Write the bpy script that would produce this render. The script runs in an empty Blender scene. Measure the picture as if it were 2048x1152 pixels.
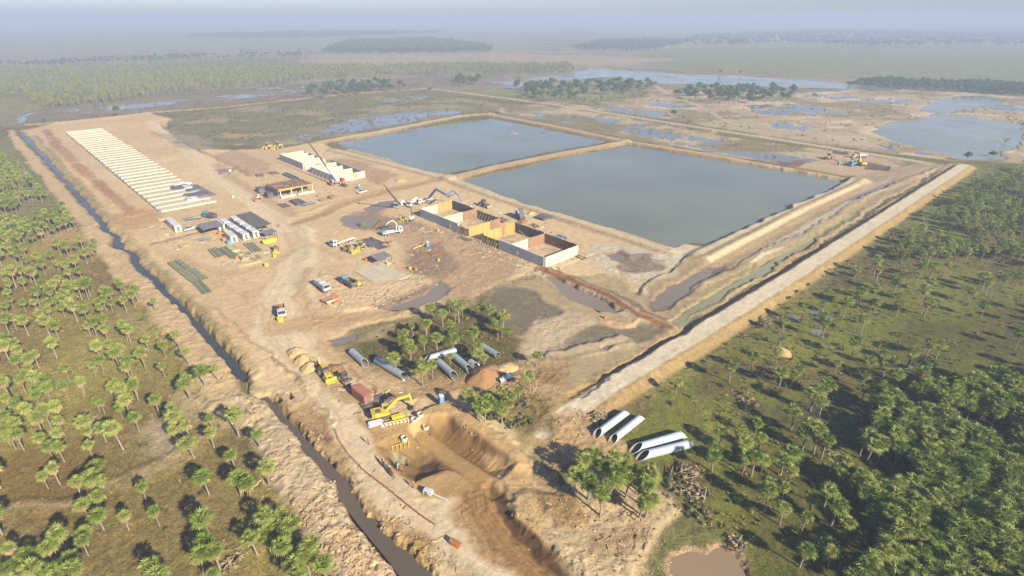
import bpy, bmesh, math, random
import numpy as np
from mathutils import Vector, Matrix
R = math.radians
rnd = random.Random(7)
sc = bpy.context.scene
COL = sc.collection

# ------------------------------------------------------------------ camera
CAM_H = 85.0                      # flying height in metres
FPX, HOR = 1138.0, 33.0           # focal length and horizon row of the 2048 px photo
PITCH = math.atan((576 - HOR) / FPX)
cam_d = bpy.data.cameras.new('camera')
cam_d.lens = 36.0 * FPX / 2048.0
cam_d.sensor_width = 36.0
cam_d.clip_start = 1.0
cam_d.clip_end = 60000.0
cam = bpy.data.objects.new('camera', cam_d)
cam.location = (0, 0, CAM_H)
cam.rotation_euler = (math.pi / 2 - PITCH, 0, 0)
COL.objects.link(cam)
sc.camera = cam

# ------------------------------------------------------------------ sky, sun, exposure
SUN_EL, SUN_AZ = 27.5, -47.0      # elevation; direction towards the sun, degrees from +X
world = bpy.data.worlds.new('World')
sc.world = world
world.use_nodes = True
wn = world.node_tree
for n in list(wn.nodes):
    wn.nodes.remove(n)
sky = wn.nodes.new('ShaderNodeTexSky')
sky.sky_type = 'NISHITA'
sky.sun_disc = False
sky.sun_elevation = R(SUN_EL)
sky.sun_rotation = R(90 - SUN_AZ)
sky.air_density = 1.0
sky.dust_density = 0.6
sky.ozone_density = 4.0
bg = wn.nodes.new('ShaderNodeBackground')
bg.inputs['Strength'].default_value = 0.064
out = wn.nodes.new('ShaderNodeOutputWorld')
tint = wn.nodes.new('ShaderNodeMix'); tint.data_type = 'RGBA'; tint.blend_type = 'MULTIPLY'
tint.inputs[0].default_value = 1.0; tint.inputs[7].default_value = (0.84, 0.85, 1.07, 1)      # smoke-greyed air
wn.links.new(sky.outputs[0], tint.inputs[6])
wn.links.new(tint.outputs[2], bg.inputs[0])
wn.links.new(bg.outputs[0], out.inputs[0])

sun_d = bpy.data.lights.new('sun', 'SUN')
sun_d.energy = 4.9
sun_d.angle = R(0.9)
sun_d.color = (1.0, 0.92, 0.75)
sun = bpy.data.objects.new('sun', sun_d)
sdir = Vector((math.cos(R(SUN_EL)) * math.cos(R(SUN_AZ)), math.cos(R(SUN_EL)) * math.sin(R(SUN_AZ)), math.sin(R(SUN_EL))))
sun.rotation_euler = (-sdir).to_track_quat('-Z', 'Y').to_euler()
sun.location = (0, 0, 200)
COL.objects.link(sun)

sc.view_settings.view_transform = 'Standard'
sc.view_settings.look = 'None'
sc.view_settings.gamma = 1.0
sc.view_settings.use_curve_mapping = False
sc.view_settings.exposure = 1.30
sc.cycles.use_denoising = True
sc.cycles.max_bounces = 5
sc.cycles.diffuse_bounces = 2
sc.cycles.glossy_bounces = 2
sc.cycles.transmission_bounces = 2
sc.cycles.volume_bounces = 1
sc.cycles.transparent_max_bounces = 6
sc.cycles.use_adaptive_sampling = True
sc.cycles.adaptive_threshold = 0.02

# ------------------------------------------------------------------ helpers: survey
# G(px, py, z): the place in metres that the surveyed photo row/column shows at height z
_ct, _st = math.cos(PITCH), math.sin(PITCH)
def G(px, py, z=0.0):
    x = px - 1024.0; y = 576.0 - py
    dy = FPX * _ct + y * _st; dz = -FPX * _st + y * _ct
    k = (z - CAM_H) / dz
    return (x * k, dy * k)
def GV(px, py, z=0.0):
    a = G(px, py, z); return Vector((a[0], a[1], z))
def PROJ(X, Y, Z):
    dz = Z - CAM_H; d = Y * _ct - dz * _st; u = Y * _st + dz * _ct
    return 1024 + FPX * X / d, 576 - FPX * u / d
UA = R(42.8)                      # the site's two axes
U = Vector((math.cos(UA), math.sin(UA), 0)); V = Vector((math.sin(UA), -math.cos(UA), 0))

def srgb2lin(c):
    c = c / 255.0
    return c / 12.92 if c <= 0.04045 else ((c + 0.055) / 1.055) ** 2.4
ALB = 1.0 / 1.72
def C(r, g, b):                   # colour seen in full sun -> base colour
    return np.array([srgb2lin(r), srgb2lin(g), srgb2lin(b)]) * ALB

# ------------------------------------------------------------------ helpers: noise
_rs = np.random.RandomState(11)
_TAB = _rs.rand(16, 256, 256).astype(np.float32)
def vnoise(x, y, s):
    xi = np.floor(x); yi = np.floor(y)
    fx = (x - xi).astype(np.float32); fy = (y - yi).astype(np.float32)
    xi = xi.astype(np.int64) & 255; yi = yi.astype(np.int64) & 255
    fx = fx * fx * (3 - 2 * fx); fy = fy * fy * (3 - 2 * fy)
    T = _TAB[s % 16]; x1 = (xi + 1) & 255; y1 = (yi + 1) & 255
    a = T[xi, yi]; b = T[x1, yi]; c = T[xi, y1]; d = T[x1, y1]
    return (a + (b - a) * fx) * (1 - fy) + (c + (d - c) * fx) * fy
def fbm(x, y, scale, octs=4, seed=0, gain=0.5):      # about -1 .. 1
    v = 0.0; amp = 1.0; tot = 0.0; f = 1.0 / scale
    for o in range(octs):
        ca, sa = math.cos(0.6 * o + seed), math.sin(0.6 * o + seed)
        v = v + amp * (vnoise((x * ca - y * sa) * f + 17.3 * o + 3.1 * seed, (x * sa + y * ca) * f + 9.7 * o, seed + o) * 2 - 1)
        tot += amp; amp *= gain; f *= 2.03
    return v / tot * 1.5
def sstep(a, b, x):
    t = np.clip((x - a) / (b - a), 0, 1)
    return t * t * (3 - 2 * t)

# ------------------------------------------------------------------ helpers: objects
def link(o, parent=None):
    COL.objects.link(o)
    if parent is not None:
        o.parent = parent
    return o
def tag(o, label=None, cat=None, group=None, kind=None):
    if label: o['label'] = label
    if cat: o['category'] = cat
    if group: o['group'] = group
    if kind: o['kind'] = kind
    return o
def thing(name, loc, rz, label, cat, group=None):
    o = bpy.data.objects.new(name, None)
    o.empty_display_size = 0.5
    o.location = loc; o.rotation_euler = (0, 0, rz)
    COL.objects.link(o)
    return tag(o, label, cat, group)
def copy_tree(o, parent=None):
    c = o.copy(); COL.objects.link(c); c.parent = parent
    for ch in list(o.children):
        copy_tree(ch, c)
    return c

class MB:
    """collects boxes, bars, tubes and prisms into one mesh"""
    def __init__(s):
        s.v = []; s.f = []; s.m = []; s.sm = []
    def add(s, vs, fs, m=0, smooth=False):
        b = len(s.v); s.v += [tuple(p) for p in vs]
        for f in fs:
            s.f.append([b + i for i in f]); s.m.append(m); s.sm.append(smooth)
        return s
    def box(s, c, size, rz=0.0, m=0, taper=(1, 1), M=None):
        hx, hy, hz = size[0] / 2, size[1] / 2, size[2] / 2
        pts = []
        for z, tx, ty in ((-hz, 1, 1), (hz, taper[0], taper[1])):
            for x, y in ((-hx, -hy), (hx, -hy), (hx, hy), (-hx, hy)):
                p = Vector((x * tx, y * ty, z))
                if M is not None: p = M @ p
                elif rz: p = Matrix.Rotation(rz, 3, 'Z') @ p
                pts.append(p + Vector(c))
        return s.add(pts, [(3, 2, 1, 0), (4, 5, 6, 7), (0, 1, 5, 4), (1, 2, 6, 5), (2, 3, 7, 6), (3, 0, 4, 7)], m)
    def bar(s, a, b, w, h=None, m=0, w2=None, h2=None):
        a = Vector(a); b = Vector(b); h = h or w; w2 = w2 or w; h2 = h2 or h
        d = (b - a).normalized()
        up = Vector((0, 0, 1)) if abs(d.z) < 0.95 else Vector((1, 0, 0))
        sx = d.cross(up).normalized(); sy = sx.cross(d)
        pts = []
        for p, ww, hh in ((a, w, h), (b, w2, h2)):
            for i, j in ((-1, -1), (1, -1), (1, 1), (-1, 1)):
                pts.append(p + sx * (i * ww / 2) + sy * (j * hh / 2))
        return s.add(pts, [(0, 1, 2, 3), (7, 6, 5, 4), (4, 5, 1, 0), (5, 6, 2, 1), (6, 7, 3, 2), (7, 4, 0, 3)], m)
    def cyl(s, a, b, r, r2=None, n=10, m=0, caps=True, smooth=True):
        a = Vector(a); b = Vector(b); r2 = r if r2 is None else r2
        d = (b - a).normalized()
        up = Vector((0, 0, 1)) if abs(d.z) < 0.95 else Vector((1, 0, 0))
        sx = d.cross(up).normalized(); sy = sx.cross(d)
        pts = []
        for p, rr in ((a, r), (b, r2)):
            for k in range(n):
                t = 2 * math.pi * k / n
                pts.append(p + sx * (rr * math.cos(t)) + sy * (rr * math.sin(t)))
        s.add(pts, [(k, n + k, n + (k + 1) % n, (k + 1) % n) for k in range(n)], m, smooth)
        if caps:
            s.add(pts, [tuple(range(n)), tuple(range(2 * n - 1, n - 1, -1))], m)
        return s
    def tube(s, a, b, r, t, n=20, m=0, m_in=None, cut_a=0.0, cut_b=0.0):
        """an open pipe with wall; cut_a / cut_b slope the ends (run in metres from crown to invert)"""
        a = Vector(a); b = Vector(b); d = (b - a).normalized()
        sx = d.cross(Vector((0, 0, 1))).normalized(); sy = sx.cross(d)
        rings = []
        for p, cut, sg in ((a, cut_a, 1), (b, cut_b, -1)):
            for rr in (r, r - t):
                ring = []
                for k in range(n):
                    an = 2 * math.pi * k / n
                    q = p + sx * (rr * math.cos(an)) + sy * (rr * math.sin(an))
                    q = q + d * (sg * cut * (0.5 + 0.5 * math.sin(an)))
                    ring.append(q)
                rings.append(ring)
        ao, ai, bo, bi = rings
        base = len(s.v)
        pts = ao + ai + bo + bi
        mi = m if m_in is None else m_in
        o1, i1, o2, i2 = 0, n, 2 * n, 3 * n
        s.add(pts, [(o1 + k, o2 + k, o2 + (k + 1) % n, o1 + (k + 1) % n) for k in range(n)], m, True)
        s.add(pts, [(i1 + (k + 1) % n, i2 + (k + 1) % n, i2 + k, i1 + k) for k in range(n)], mi, True)
        s.add(pts, [(o1 + (k + 1) % n, i1 + (k + 1) % n, i1 + k, o1 + k) for k in range(n)], m)
        s.add(pts, [(o2 + k, i2 + k, i2 + (k + 1) % n, o2 + (k + 1) % n) for k in range(n)], m)
        return s
    def prism(s, poly, y0, y1, m=0, axis='Y'):
        """poly: list of (x,z), extruded from y0 to y1"""
        n = len(poly)
        pts = [(x, y0, z) for x, z in poly] + [(x, y1, z) for x, z in poly]
        if axis == 'Z':
            pts = [(x, z, y0) for x, z in poly] + [(x, z, y1) for x, z in poly]
            return s.add(pts, [tuple(range(n - 1, -1, -1)), tuple(range(n, 2 * n))] + [(i, (i + 1) % n, n + (i + 1) % n, n + i) for i in range(n)], m)
        return s.add(pts, [tuple(range(n)), tuple(range(2 * n - 1, n - 1, -1))] + [(i, n + i, n + (i + 1) % n, (i + 1) % n) for i in range(n)], m)
    def mesh(s, name, mats):
        me = bpy.data.meshes.new(name)
        me.from_pydata(s.v, [], s.f)
        if not isinstance(mats, (list, tuple)): mats = [mats]
        for m in mats: me.materials.append(m)
        me.polygons.foreach_set('material_index', s.m)
        me.polygons.foreach_set('use_smooth', s.sm)
        me.validate(); me.update()
        return me
    def build(s, name, mats, parent=None, loc=None, rz=0.0):
        o = bpy.data.objects.new(name, s.mesh(name, mats))
        if loc is not None: o.location = loc
        o.rotation_euler = (0, 0, rz)
        return link(o, parent)

# ------------------------------------------------------------------ materials
MATS = {}
def mat(name, col, rough=0.8, var=0.12, scale=2.0, bump=0.0, metal=0.0, spec=0.3, coord='Object', dust=0.0):
    """a procedural paint / stone / metal: base colour broken up by two noises, wear in roughness, optional bump"""
    if name in MATS: return MATS[name]
    m = bpy.data.materials.new(name); m.use_nodes = True
    nt = m.node_tree; b = nt.nodes['Principled BSDF']
    tc = nt.nodes.new('ShaderNodeTexCoord')
    n1 = nt.nodes.new('ShaderNodeTexNoise'); n1.inputs['Scale'].default_value = scale; n1.inputs['Detail'].default_value = 5
    nt.links.new(tc.outputs[coord], n1.inputs['Vector'])
    rp = nt.nodes.new('ShaderNodeMapRange')
    rp.inputs['From Min'].default_value = 0.3; rp.inputs['From Max'].default_value = 0.7
    rp.inputs['To Min'].default_value = 1 - var; rp.inputs['To Max'].default_value = 1 + var
    nt.links.new(n1.outputs[0], rp.inputs[0])
    mx = nt.nodes.new('ShaderNodeVectorMath'); mx.operation = 'SCALE'
    mx.inputs[0].default_value = tuple(col)[:3]
    nt.links.new(rp.outputs[0], mx.inputs['Scale'])
    oi = nt.nodes.new('ShaderNodeObjectInfo'); m3 = nt.nodes.new('ShaderNodeMapRange')
    m3.inputs['To Min'].default_value = 1 - var * 0.6; m3.inputs['To Max'].default_value = 1 + var * 0.6
    nt.links.new(oi.outputs['Random'], m3.inputs[0])
    mq = nt.nodes.new('ShaderNodeMath'); mq.operation = 'MULTIPLY'
    nt.links.new(rp.outputs[0], mq.inputs[0]); nt.links.new(m3.outputs[0], mq.inputs[1]); nt.links.new(mq.outputs[0], mx.inputs['Scale'])
    last = mx.outputs[0]
    if dust:
        n2 = nt.nodes.new('ShaderNodeTexNoise'); n2.inputs['Scale'].default_value = 1.1; n2.inputs['Detail'].default_value = 5; n2.inputs['Roughness'].default_value = 0.65
        nt.links.new(tc.outputs[coord], n2.inputs['Vector'])
        dm = nt.nodes.new('ShaderNodeMapRange'); dm.inputs['From Min'].default_value = 0.40; dm.inputs['From Max'].default_value = 0.68
        dm.inputs['To Min'].default_value = dust * 0.35; dm.inputs['To Max'].default_value = min(1.0, dust * 2.0)
        nt.links.new(n2.outputs[0], dm.inputs[0])
        dx = nt.nodes.new('ShaderNodeMix'); dx.data_type = 'RGBA'; dx.inputs[7].default_value = (0.36, 0.27, 0.17, 1)
        nt.links.new(dm.outputs[0], dx.inputs[0]); nt.links.new(last, dx.inputs[6]); last = dx.outputs[2]
    nt.links.new(last, b.inputs['Base Color'])
    b.inputs['Roughness'].default_value = rough
    b.inputs['Metallic'].default_value = metal
    b.inputs['Specular IOR Level'].default_value = spec
    if bump:
        bp = nt.nodes.new('ShaderNodeBump'); bp.inputs['Strength'].default_value = bump; bp.inputs['Distance'].default_value = 0.1
        nt.links.new(n1.outputs[0], bp.inputs['Height']); nt.links.new(bp.outputs[0], b.inputs['Normal'])
    MATS[name] = m
    return m
# ------------------------------------------------------------------ terrain: one sheet to the horizon, denser near the site
def half_w(y): return np.maximum(0.8 * y + 34.0, 62.0)
_py = np.arange(1215.0, 62.0, -1.5)
_rows = np.array([G(1024, p)[1] for p in _py])
_rows = np.concatenate([np.array([-400, -150, -60, -10, 15, 30, 42, 50]), _rows[_rows > 54], np.array([5200, 6500, 8500, 11500.0])])
_t = np.linspace(-1.2, 1.2, 1080)
_t = np.concatenate([[-9, -5, -3, -2, -1.5, -1.3], _t, [1.3, 1.5, 2, 3, 5, 9]])
NR, NT = len(_rows), len(_t)
TX = (_t[None, :] * half_w(_rows)[:, None]).ravel()
TY = np.repeat(_rows, NT)
NV = NR * NT
hgt = np.zeros(NV, np.float32)
col = np.zeros((NV, 3), np.float32)
wet = np.zeros(NV, np.float32)
zone = np.zeros(NV, np.uint8)       # 0 ground 1 dirt yard 2 dirt road 3 embankment 4 dike 5 pit 6 spoil bank 7 mud flat
near = np.clip(1 - TY / 900, 0.05, 1)
n_big = fbm(TX, TY, 60, 4, 1); n_mid = fbm(TX, TY, 14, 4, 2); n_sm = fbm(TX, TY, 3.5, 4, 3, 0.6); n_fine = fbm(TX, TY, 1.1, 3, 4, 0.6)
_wx = TX + 1.2 * fbm(TX, TY, 2.5, 2, 14); _wy = TY + 1.2 * fbm(TX, TY, 2.5, 2, 15)
n_lump = 0.9 - 2.0 * np.abs(fbm(_wx, _wy, 4.2, 5, 3, 0.62))            # sharp-edged clods
n_speck = fbm(TX, TY, 0.8, 3, 7, 0.7)
n_far = fbm(TX, TY, 420, 5, 5); n_b2 = fbm(TX, TY, 32, 4, 6)
WX = TX + 1.6 * n_mid + 0.8 * n_sm; WY = TY + 1.6 * fbm(TX, TY, 13, 3, 7) + 0.8 * fbm(TX, TY, 3.3, 3, 8)
VX = TX + 7 * n_b2 + 2.0 * n_mid + 0.8 * n_sm; VY = TY + 7 * fbm(TX, TY, 30, 3, 9) + 2.0 * fbm(TX, TY, 12, 3, 10)
FX = TX + 60 * n_far + 12 * n_big; FY = TY + 60 * fbm(TX, TY, 380, 4, 11) + 12 * n_b2
WARP = {'n': (TX, TY), 's': (WX, WY), 'b': (VX, VY), 'f': (FX, FY)}

def W(pts, z=0.0): return np.array([G(p[0], p[1], z) for p in pts])
def sd_poly(P, warp='s', margin=12.0):
    X, Y = WARP[warp]
    x0, y0 = P.min(0) - margin; x1, y1 = P.max(0) + margin
    idx = np.nonzero((X > x0) & (X < x1) & (Y > y0) & (Y < y1))[0]
    x = X[idx]; y = Y[idx]
    d = np.full(len(idx), 1e9); ins = np.zeros(len(idx), bool)
    n = len(P)
    for i in range(n):
        ax, ay = P[i]; bx, by = P[(i + 1) % n]
        ex, ey = bx - ax, by - ay
        t = np.clip(((x - ax) * ex + (y - ay) * ey) / (ex * ex + ey * ey + 1e-9), 0, 1)
        d = np.minimum(d, (x - ax - t * ex) ** 2 + (y - ay - t * ey) ** 2)
        if ay != by:
            c = ((ay > y) != (by > y)) & (x < (bx - ax) * (y - ay) / (by - ay) + ax)
            ins ^= c
    d = np.sqrt(d)
    return idx, np.where(ins, -d, d)
def sd_line(P, hw, warp='s', margin=14.0):
    """signed distance to a polyline of half-width hw (number or one per point), plus the side (+ left) and run"""
    X, Y = WARP[warp]
    hw = np.full(len(P), float(hw)) if np.isscalar(hw) else np.array(hw, float)
    mg = margin + hw.max()
    x0, y0 = P.min(0) - mg; x1, y1 = P.max(0) + mg
    idx = np.nonzero((X > x0) & (X < x1) & (Y > y0) & (Y < y1))[0]
    x = X[idx]; y = Y[idx]
    best = np.full(len(idx), 1e9); side = np.zeros(len(idx)); run = np.zeros(len(idx)); r0 = 0.0
    for i in range(len(P) - 1):
        ax, ay = P[i]; bx, by = P[i + 1]; ex, ey = bx - ax, by - ay; L2 = ex * ex + ey * ey + 1e-9
        t = np.clip(((x - ax) * ex + (y - ay) * ey) / L2, 0, 1)
        d0 = np.hypot(x - ax - t * ex, y - ay - t * ey)
        d = d0 - (hw[i] + (hw[i + 1] - hw[i]) * t)
        m = d < best
        best[m] = d[m]; side[m] = (np.sign(ex * (y - ay) - ey * (x - ax)) * d0)[m]; run[m] = (r0 + t * math.sqrt(L2))[m]
        r0 += math.sqrt(L2)
    return idx, best, side, run
def paint(idx, d, c, soft=1.0, var=0.10, k=1.0, z=None, wetness=None, n=None):
    m = (1 - sstep(-soft, soft, d)) * k
    nn = (0.55 * n_mid[idx] + 0.45 * n_sm[idx]) if n is None else n
    cc = np.asarray(c)[None, :] * (1 + var * nn)[:, None]
    col[idx] = col[idx] * (1 - m)[:, None] + cc * m[:, None]
    if z is not None: zone[idx[d < 0]] = z
    if wetness is not None: wet[idx] = wet[idx] * (1 - m) + wetness * m
    return m
def area(pts, c, soft=1.0, var=0.10, warp='s', k=1.0, z=None, h=None, hs=2.0, lump=0.0, wetness=None, patch=None, mode='add'):
    P = W(pts); idx, d = sd_poly(P, warp, 12 + soft * 3 + hs * 3)
    dd = d
    if patch is not None:            # broken cover: (noise array, threshold, depth)
        nz, th, dep = patch; dd = np.maximum(d, (th - nz[idx]) * dep)
    paint(idx, dd, c, soft, var, k, z, wetness)
    if h is not None:
        m = 1 - sstep(-hs, hs * 0.2, d)
        if mode == 'add': hgt[idx] += h * m
        else: hgt[idx] = hgt[idx] * (1 - m) + h * m
    if lump:
        m = 1 - sstep(-2.0, 0.5, d)
        hgt[idx] += lump * m * (0.42 * n_lump[idx] + 0.22 * n_fine[idx])
    return idx, d
def strip(pts, hw, c, soft=0.8, var=0.10, warp='s', k=1.0, z=None, h=None, slope=2.0, lump=0.0, rut=0.0, wetness=None, zh=0.0):
    P = W(pts, zh); idx, d, side, run = sd_line(P, hw, warp)
    paint(idx, d, c, soft, var, k, z, wetness)
    if h is not None:
        hgt[idx] += h * (1 - sstep(0, 1, d / slope)) if slope > 0 else h * (d < 0)
    if lump: hgt[idx] += lump * (1 - sstep(-1.5, 0.8, d)) * (0.42 * n_lump[idx] + 0.22 * n_fine[idx])
    if rut:
        st = vnoise(side * 1.7 + 0.6 * n_mid[idx] + 40, run * 0.03, 3) + 0.7 * vnoise(side * 4.1 + 0.5 * n_mid[idx], run * 0.05, 5) - 0.85
        mm_ = 1 - sstep(-1.2, 0.4, d)
        hgt[idx] += rut * 0.8 * mm_ * st
        col[idx] *= (1 + (0.20 + rut) * mm_ * st)[:, None]
    return idx, d, side, run

SAND = C(229, 196, 147); SAND2 = C(214, 178, 130); TRACK = C(206, 170, 124); PALE = C(222, 206, 176); CLOD = C(214, 188, 150)
MUD = C(138, 121, 96); WETMUD = C(116, 104, 90); OLIVE = C(128, 122, 72); GRASS = C(128, 128, 58); DKGRASS = C(102, 100, 50); BROWN = C(160, 130, 88)

# base: natural ground, brown-olive, drier far away
mixn = sstep(-0.5, 0.6, n_big + 0.5 * n_mid)
col[:] = C(120, 108, 66)[None, :] * (1 - mixn)[:, None] + C(132, 126, 74)[None, :] * mixn[:, None]
col *= (1 + 0.18 * n_sm + 0.10 * n_fine)[:, None]
hgt += 0.10 * n_mid + 0.07 * n_sm + 0.05 * n_fine + 0.12 * n_b2
# far plain: dry pinkish grass with green drifts
mf = sstep(620, 900, FY)
fcol = C(164, 150, 116)[None, :] * (1 + 0.10 * n_far + 0.08 * n_big)[:, None]
g = sstep(0.15, 0.75, n_far + 0.5 * n_big)
fcol = fcol * (1 - g)[:, None] + C(138, 128, 84)[None, :] * g[:, None]
col[:] = col * (1 - mf)[:, None] + fcol * mf[:, None]
hgt += mf * (0.8 * n_big + 0.5 * n_mid)
# speckle of small bushes and tussocks over the far plain
col *= (1 - 0.30 * mf * sstep(0.25, 0.6, n_b2 + 0.4 * n_mid))[:, None]
# green plain far right, and the bare pink flat behind the palm belt
area([(1240, 112), (1330, 100), (1520, 95), (1800, 90), (2300, 88), (2300, 175), (2048, 168), (1750, 152), (1450, 142), (1330, 135)], C(140, 140, 84), 30, 0.2, 'f')
area([(1330, 138), (1500, 143), (1800, 158), (1760, 163), (1500, 152), (1330, 146)], C(150, 128, 88), 8, 0.25, 'f', k=0.7)
area([(640, 108), (1000, 104), (1330, 118), (1250, 132), (1000, 124), (760, 128), (640, 124)], C(192, 164, 126), 15, 0.15, 'f', k=0.7)
# left marsh strip behind the back road
area([(-100, 262), (0, 226), (110, 214), (300, 196), (600, 178), (860, 150), (1010, 148), (1020, 176), (870, 176), (620, 194), (400, 214), (180, 236), (40, 252)], C(146, 130, 104), 6, 0.3, 'b')
area([(0, 190), (80, 200), (110, 214), (40, 228), (-40, 240)], C(150, 142, 88), 4, 0.15, 'b')
# inner field between back road and ponds
area([(325, 238), (430, 222), (600, 205), (850, 186), (1010, 206), (1000, 222), (920, 232), (640, 285), (540, 298), (430, 290), (350, 268)], C(136, 128, 86), 3, 0.25, 'b')
area([(325, 238), (430, 222), (600, 205), (850, 186), (1010, 206), (1000, 222), (920, 232), (640, 285), (540, 298), (430, 290), (350, 268)], C(176, 156, 116), 2, 0.2, 'b', k=0.8, patch=(n_b2 + 0.6 * n_mid, 0.35, 9))
area([(700, 232), (860, 215), (960, 218), (900, 232), (700, 268), (600, 284), (520, 290), (560, 270)], C(150, 140, 112), 5, 0.2, 'b', k=0.7)
# rough bare land right of the back road
area([(1090, 205), (1180, 186), (1300, 178), (1600, 186), (1760, 176), (2100, 196), (2150, 330), (1960, 322), (1900, 322), (1850, 318), (1600, 280), (1374, 243)], C(196, 172, 134), 5, 0.2, 'b')
area([(1090, 205), (1180, 186), (1300, 178), (1600, 186), (1760, 176), (2100, 196), (2150, 330), (1960, 322), (1850, 318), (1600, 280), (1374, 243)], C(150, 136, 96), 2, 0.25, 'b', k=0.85, patch=(n_b2 + 0.5 * n_mid, 0.25, 12))
area([(1090, 205), (1180, 186), (1300, 178), (1600, 186), (1760, 176), (2100, 196), (2150, 330), (1960, 322), (1850, 318), (1600, 280), (1374, 243)], C(222, 200, 164), 2, 0.15, 'b', k=0.8, patch=(-n_b2 + 0.6 * n_mid, 0.35, 12))
area([(870, 176), (1100, 170), (1330, 182), (1200, 205), (1374, 246), (1100, 200)], C(150, 146, 96), 4, 0.25, 'b')
# wet land between the ponds and the back road
area([(1000, 206), (1100, 212), (1374, 258), (1840, 332), (1780, 352), (1690, 350), (1240, 274), (1000, 230)], C(168, 150, 116), 3, 0.2, 'b')
area([(1000, 206), (1100, 212), (1374, 258), (1840, 332), (1780, 352), (1690, 350), (1240, 274), (1000, 230)], C(146, 134, 92), 1.5, 0.2, 'b', patch=(n_b2 + 0.4 * n_mid, 0.2, 12))
area([(1000, 206), (1100, 212), (1374, 258), (1840, 332), (1780, 352), (1690, 350), (1240, 274), (1000, 230)], C(206, 186, 148), 1.5, 0.15, 'b', k=0.75, patch=(-n_b2 + 0.6 * n_mid, 0.3, 12))

# right-hand grass field and woodland floor
area([(1965, 330), (2300, 300), (2600, 700), (2300, 1300), (1560, 1300), (1500, 1152), (1420, 1060), (1330, 1000), (1180, 920), (1220, 850), (1290, 790), (1400, 700), (1600, 560)], GRASS, 2, 0.22, 'b')
area([(1700, 700), (2200, 560), (2400, 800), (2300, 1300), (1560, 1300), (1500, 1100), (1480, 960), (1560, 820)], DKGRASS, 6, 0.3, 'b', k=0.85)
area([(1430, 620), (1700, 480), (2048, 420), (2200, 560), (1900, 700), (1550, 800), (1400, 760)], C(118, 102, 64), 2, 0.25, 'b', k=0.8, patch=(n_b2 + 0.5 * n_mid, 0.0, 10))
area([(1500, 560), (1900, 470), (2200, 560), (2200, 800), (1700, 900), (1480, 820)], C(96, 92, 74), 1.5, 0.2, 'b', k=0.7, patch=(n_b2 - 0.5 * n_sm, 0.35, 8))

# left field: damp brown flats with grassier drifts
area([(-300, 420), (0, 280), (40, 285), (160, 440), (200, 480), (330, 640), (420, 760), (480, 850), (560, 1000), (640, 1152), (640, 1300), (-300, 1300)], C(150, 130, 76), 3, 0.18, 'b', k=0.8)
area([(-300, 420), (0, 280), (40, 285), (160, 440), (200, 480), (330, 640), (420, 760), (480, 850), (560, 1000), (640, 1152), (640, 1300), (-300, 1300)], C(166, 152, 82), 2.5, 0.2, 'b', k=0.8, patch=(n_b2, 0.1, 10))
area([(0, 930), (110, 890), (210, 930), (180, 1000), (60, 1040), (-80, 1060)], C(138, 112, 60), 4, 0.12, 'b', k=0.8)
area([(0, 270), (40, 285), (120, 390), (150, 450), (60, 500), (-100, 520)], C(138, 134, 82), 4, 0.15, 'b')
# pale silt along an old ditch across the left field
strip([(560, 770), (480, 800), (420, 830), (330, 880), (240, 920), (180, 945), (100, 990), (0, 1030)], [3, 3, 2.6, 2.4, 2, 1.6, 1.2, 1], C(188, 162, 116), 1.5, 0.15, 'b', k=0.8, h=0.3, slope=2.5, lump=0.15)
area([(262, 850), (300, 815), (340, 835), (330, 870), (290, 880), (262, 872)], C(190, 170, 136), 2.5, 0.12, 'b', k=0.85)
area([(360, 790), (430, 770), (510, 780), (500, 810), (440, 830), (380, 830)], C(200, 178, 132), 2, 0.15, 'b', k=0.8)
area([(200, 600), (330, 640), (380, 700), (330, 690), (230, 640)], C(176, 160, 112), 4, 0.15, 'b', k=0.55)

# ---- the sand yard
YARD = [(50, 262), (110, 246), (300, 226), (338, 238), (326, 262), (380, 298), (470, 300), (560, 296), (640, 283), (672, 300), (790, 326), (900, 352), (925, 366), (1000, 392), (1100, 426), (1365, 505), (1390, 525), (1290, 592), (1180, 552), (1090, 545), (1010, 562), (885, 620), (765, 640), (690, 662), (655, 680), (700, 722), (830, 772), (930, 782), (1010, 745), (1130, 735), (1140, 800), (1085, 850), (1050, 930), (1070, 1000), (1180, 1180), (900, 1220), (790, 1060), (690, 950), (610, 850), (540, 790), (485, 742), (400, 642), (240, 470), (140, 366)]
area(YARD, SAND, 1.2, 0.07, 's', z=1, h=0.25, hs=2)
area(YARD, SAND2, 4, 0.06, 'b', k=0.35, patch=(n_big + 0.4 * n_b2, 0.25, 20))
# far-left apron behind the slab, red-brown earth windrow left of it
area([(40, 262), (180, 242), (300, 228), (338, 236), (325, 255), (240, 252), (120, 262), (70, 275)], C(226, 184, 134), 3, 0.08, 's', k=0.7)
strip([(92, 262), (120, 300), (170, 345), (225, 395), (265, 430)], [2.5, 3.5, 3.2, 2.6, 2.5], C(180, 126, 88), 1.5, 0.12, 's', h=0.5, slope=2.5, lump=0.25, k=0.85)
area([(200, 440), (290, 415), (330, 440), (260, 470), (225, 470)], C(204, 152, 104), 4, 0.1, 's', k=0.8)
area([(90, 470), (230, 430), (232, 470), (150, 485), (100, 490)], C(188, 152, 110), 3, 0.12, 's', k=0.8)
strip([(300, 488), (420, 460)], 1.0, C(170, 140, 104), 0.8, 0.1, 's', h=-0.2, slope=1.5)
# browner earth either side of the lower haul road
area([(600, 790), (650, 790), (700, 810), (760, 850), (760, 900), (860, 1000), (1000, 1100), (1080, 1180), (900, 1200), (780, 1050), (690, 950), (620, 860), (570, 800)], C(186, 148, 100), 2, 0.12, 's', k=0.9)
area([(600, 700), (660, 690), (760, 750), (900, 790), (860, 830), (740, 840), (690, 800)], C(206, 172, 124), 3, 0.12, 'b', k=0.7, lump=0.08)
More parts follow.
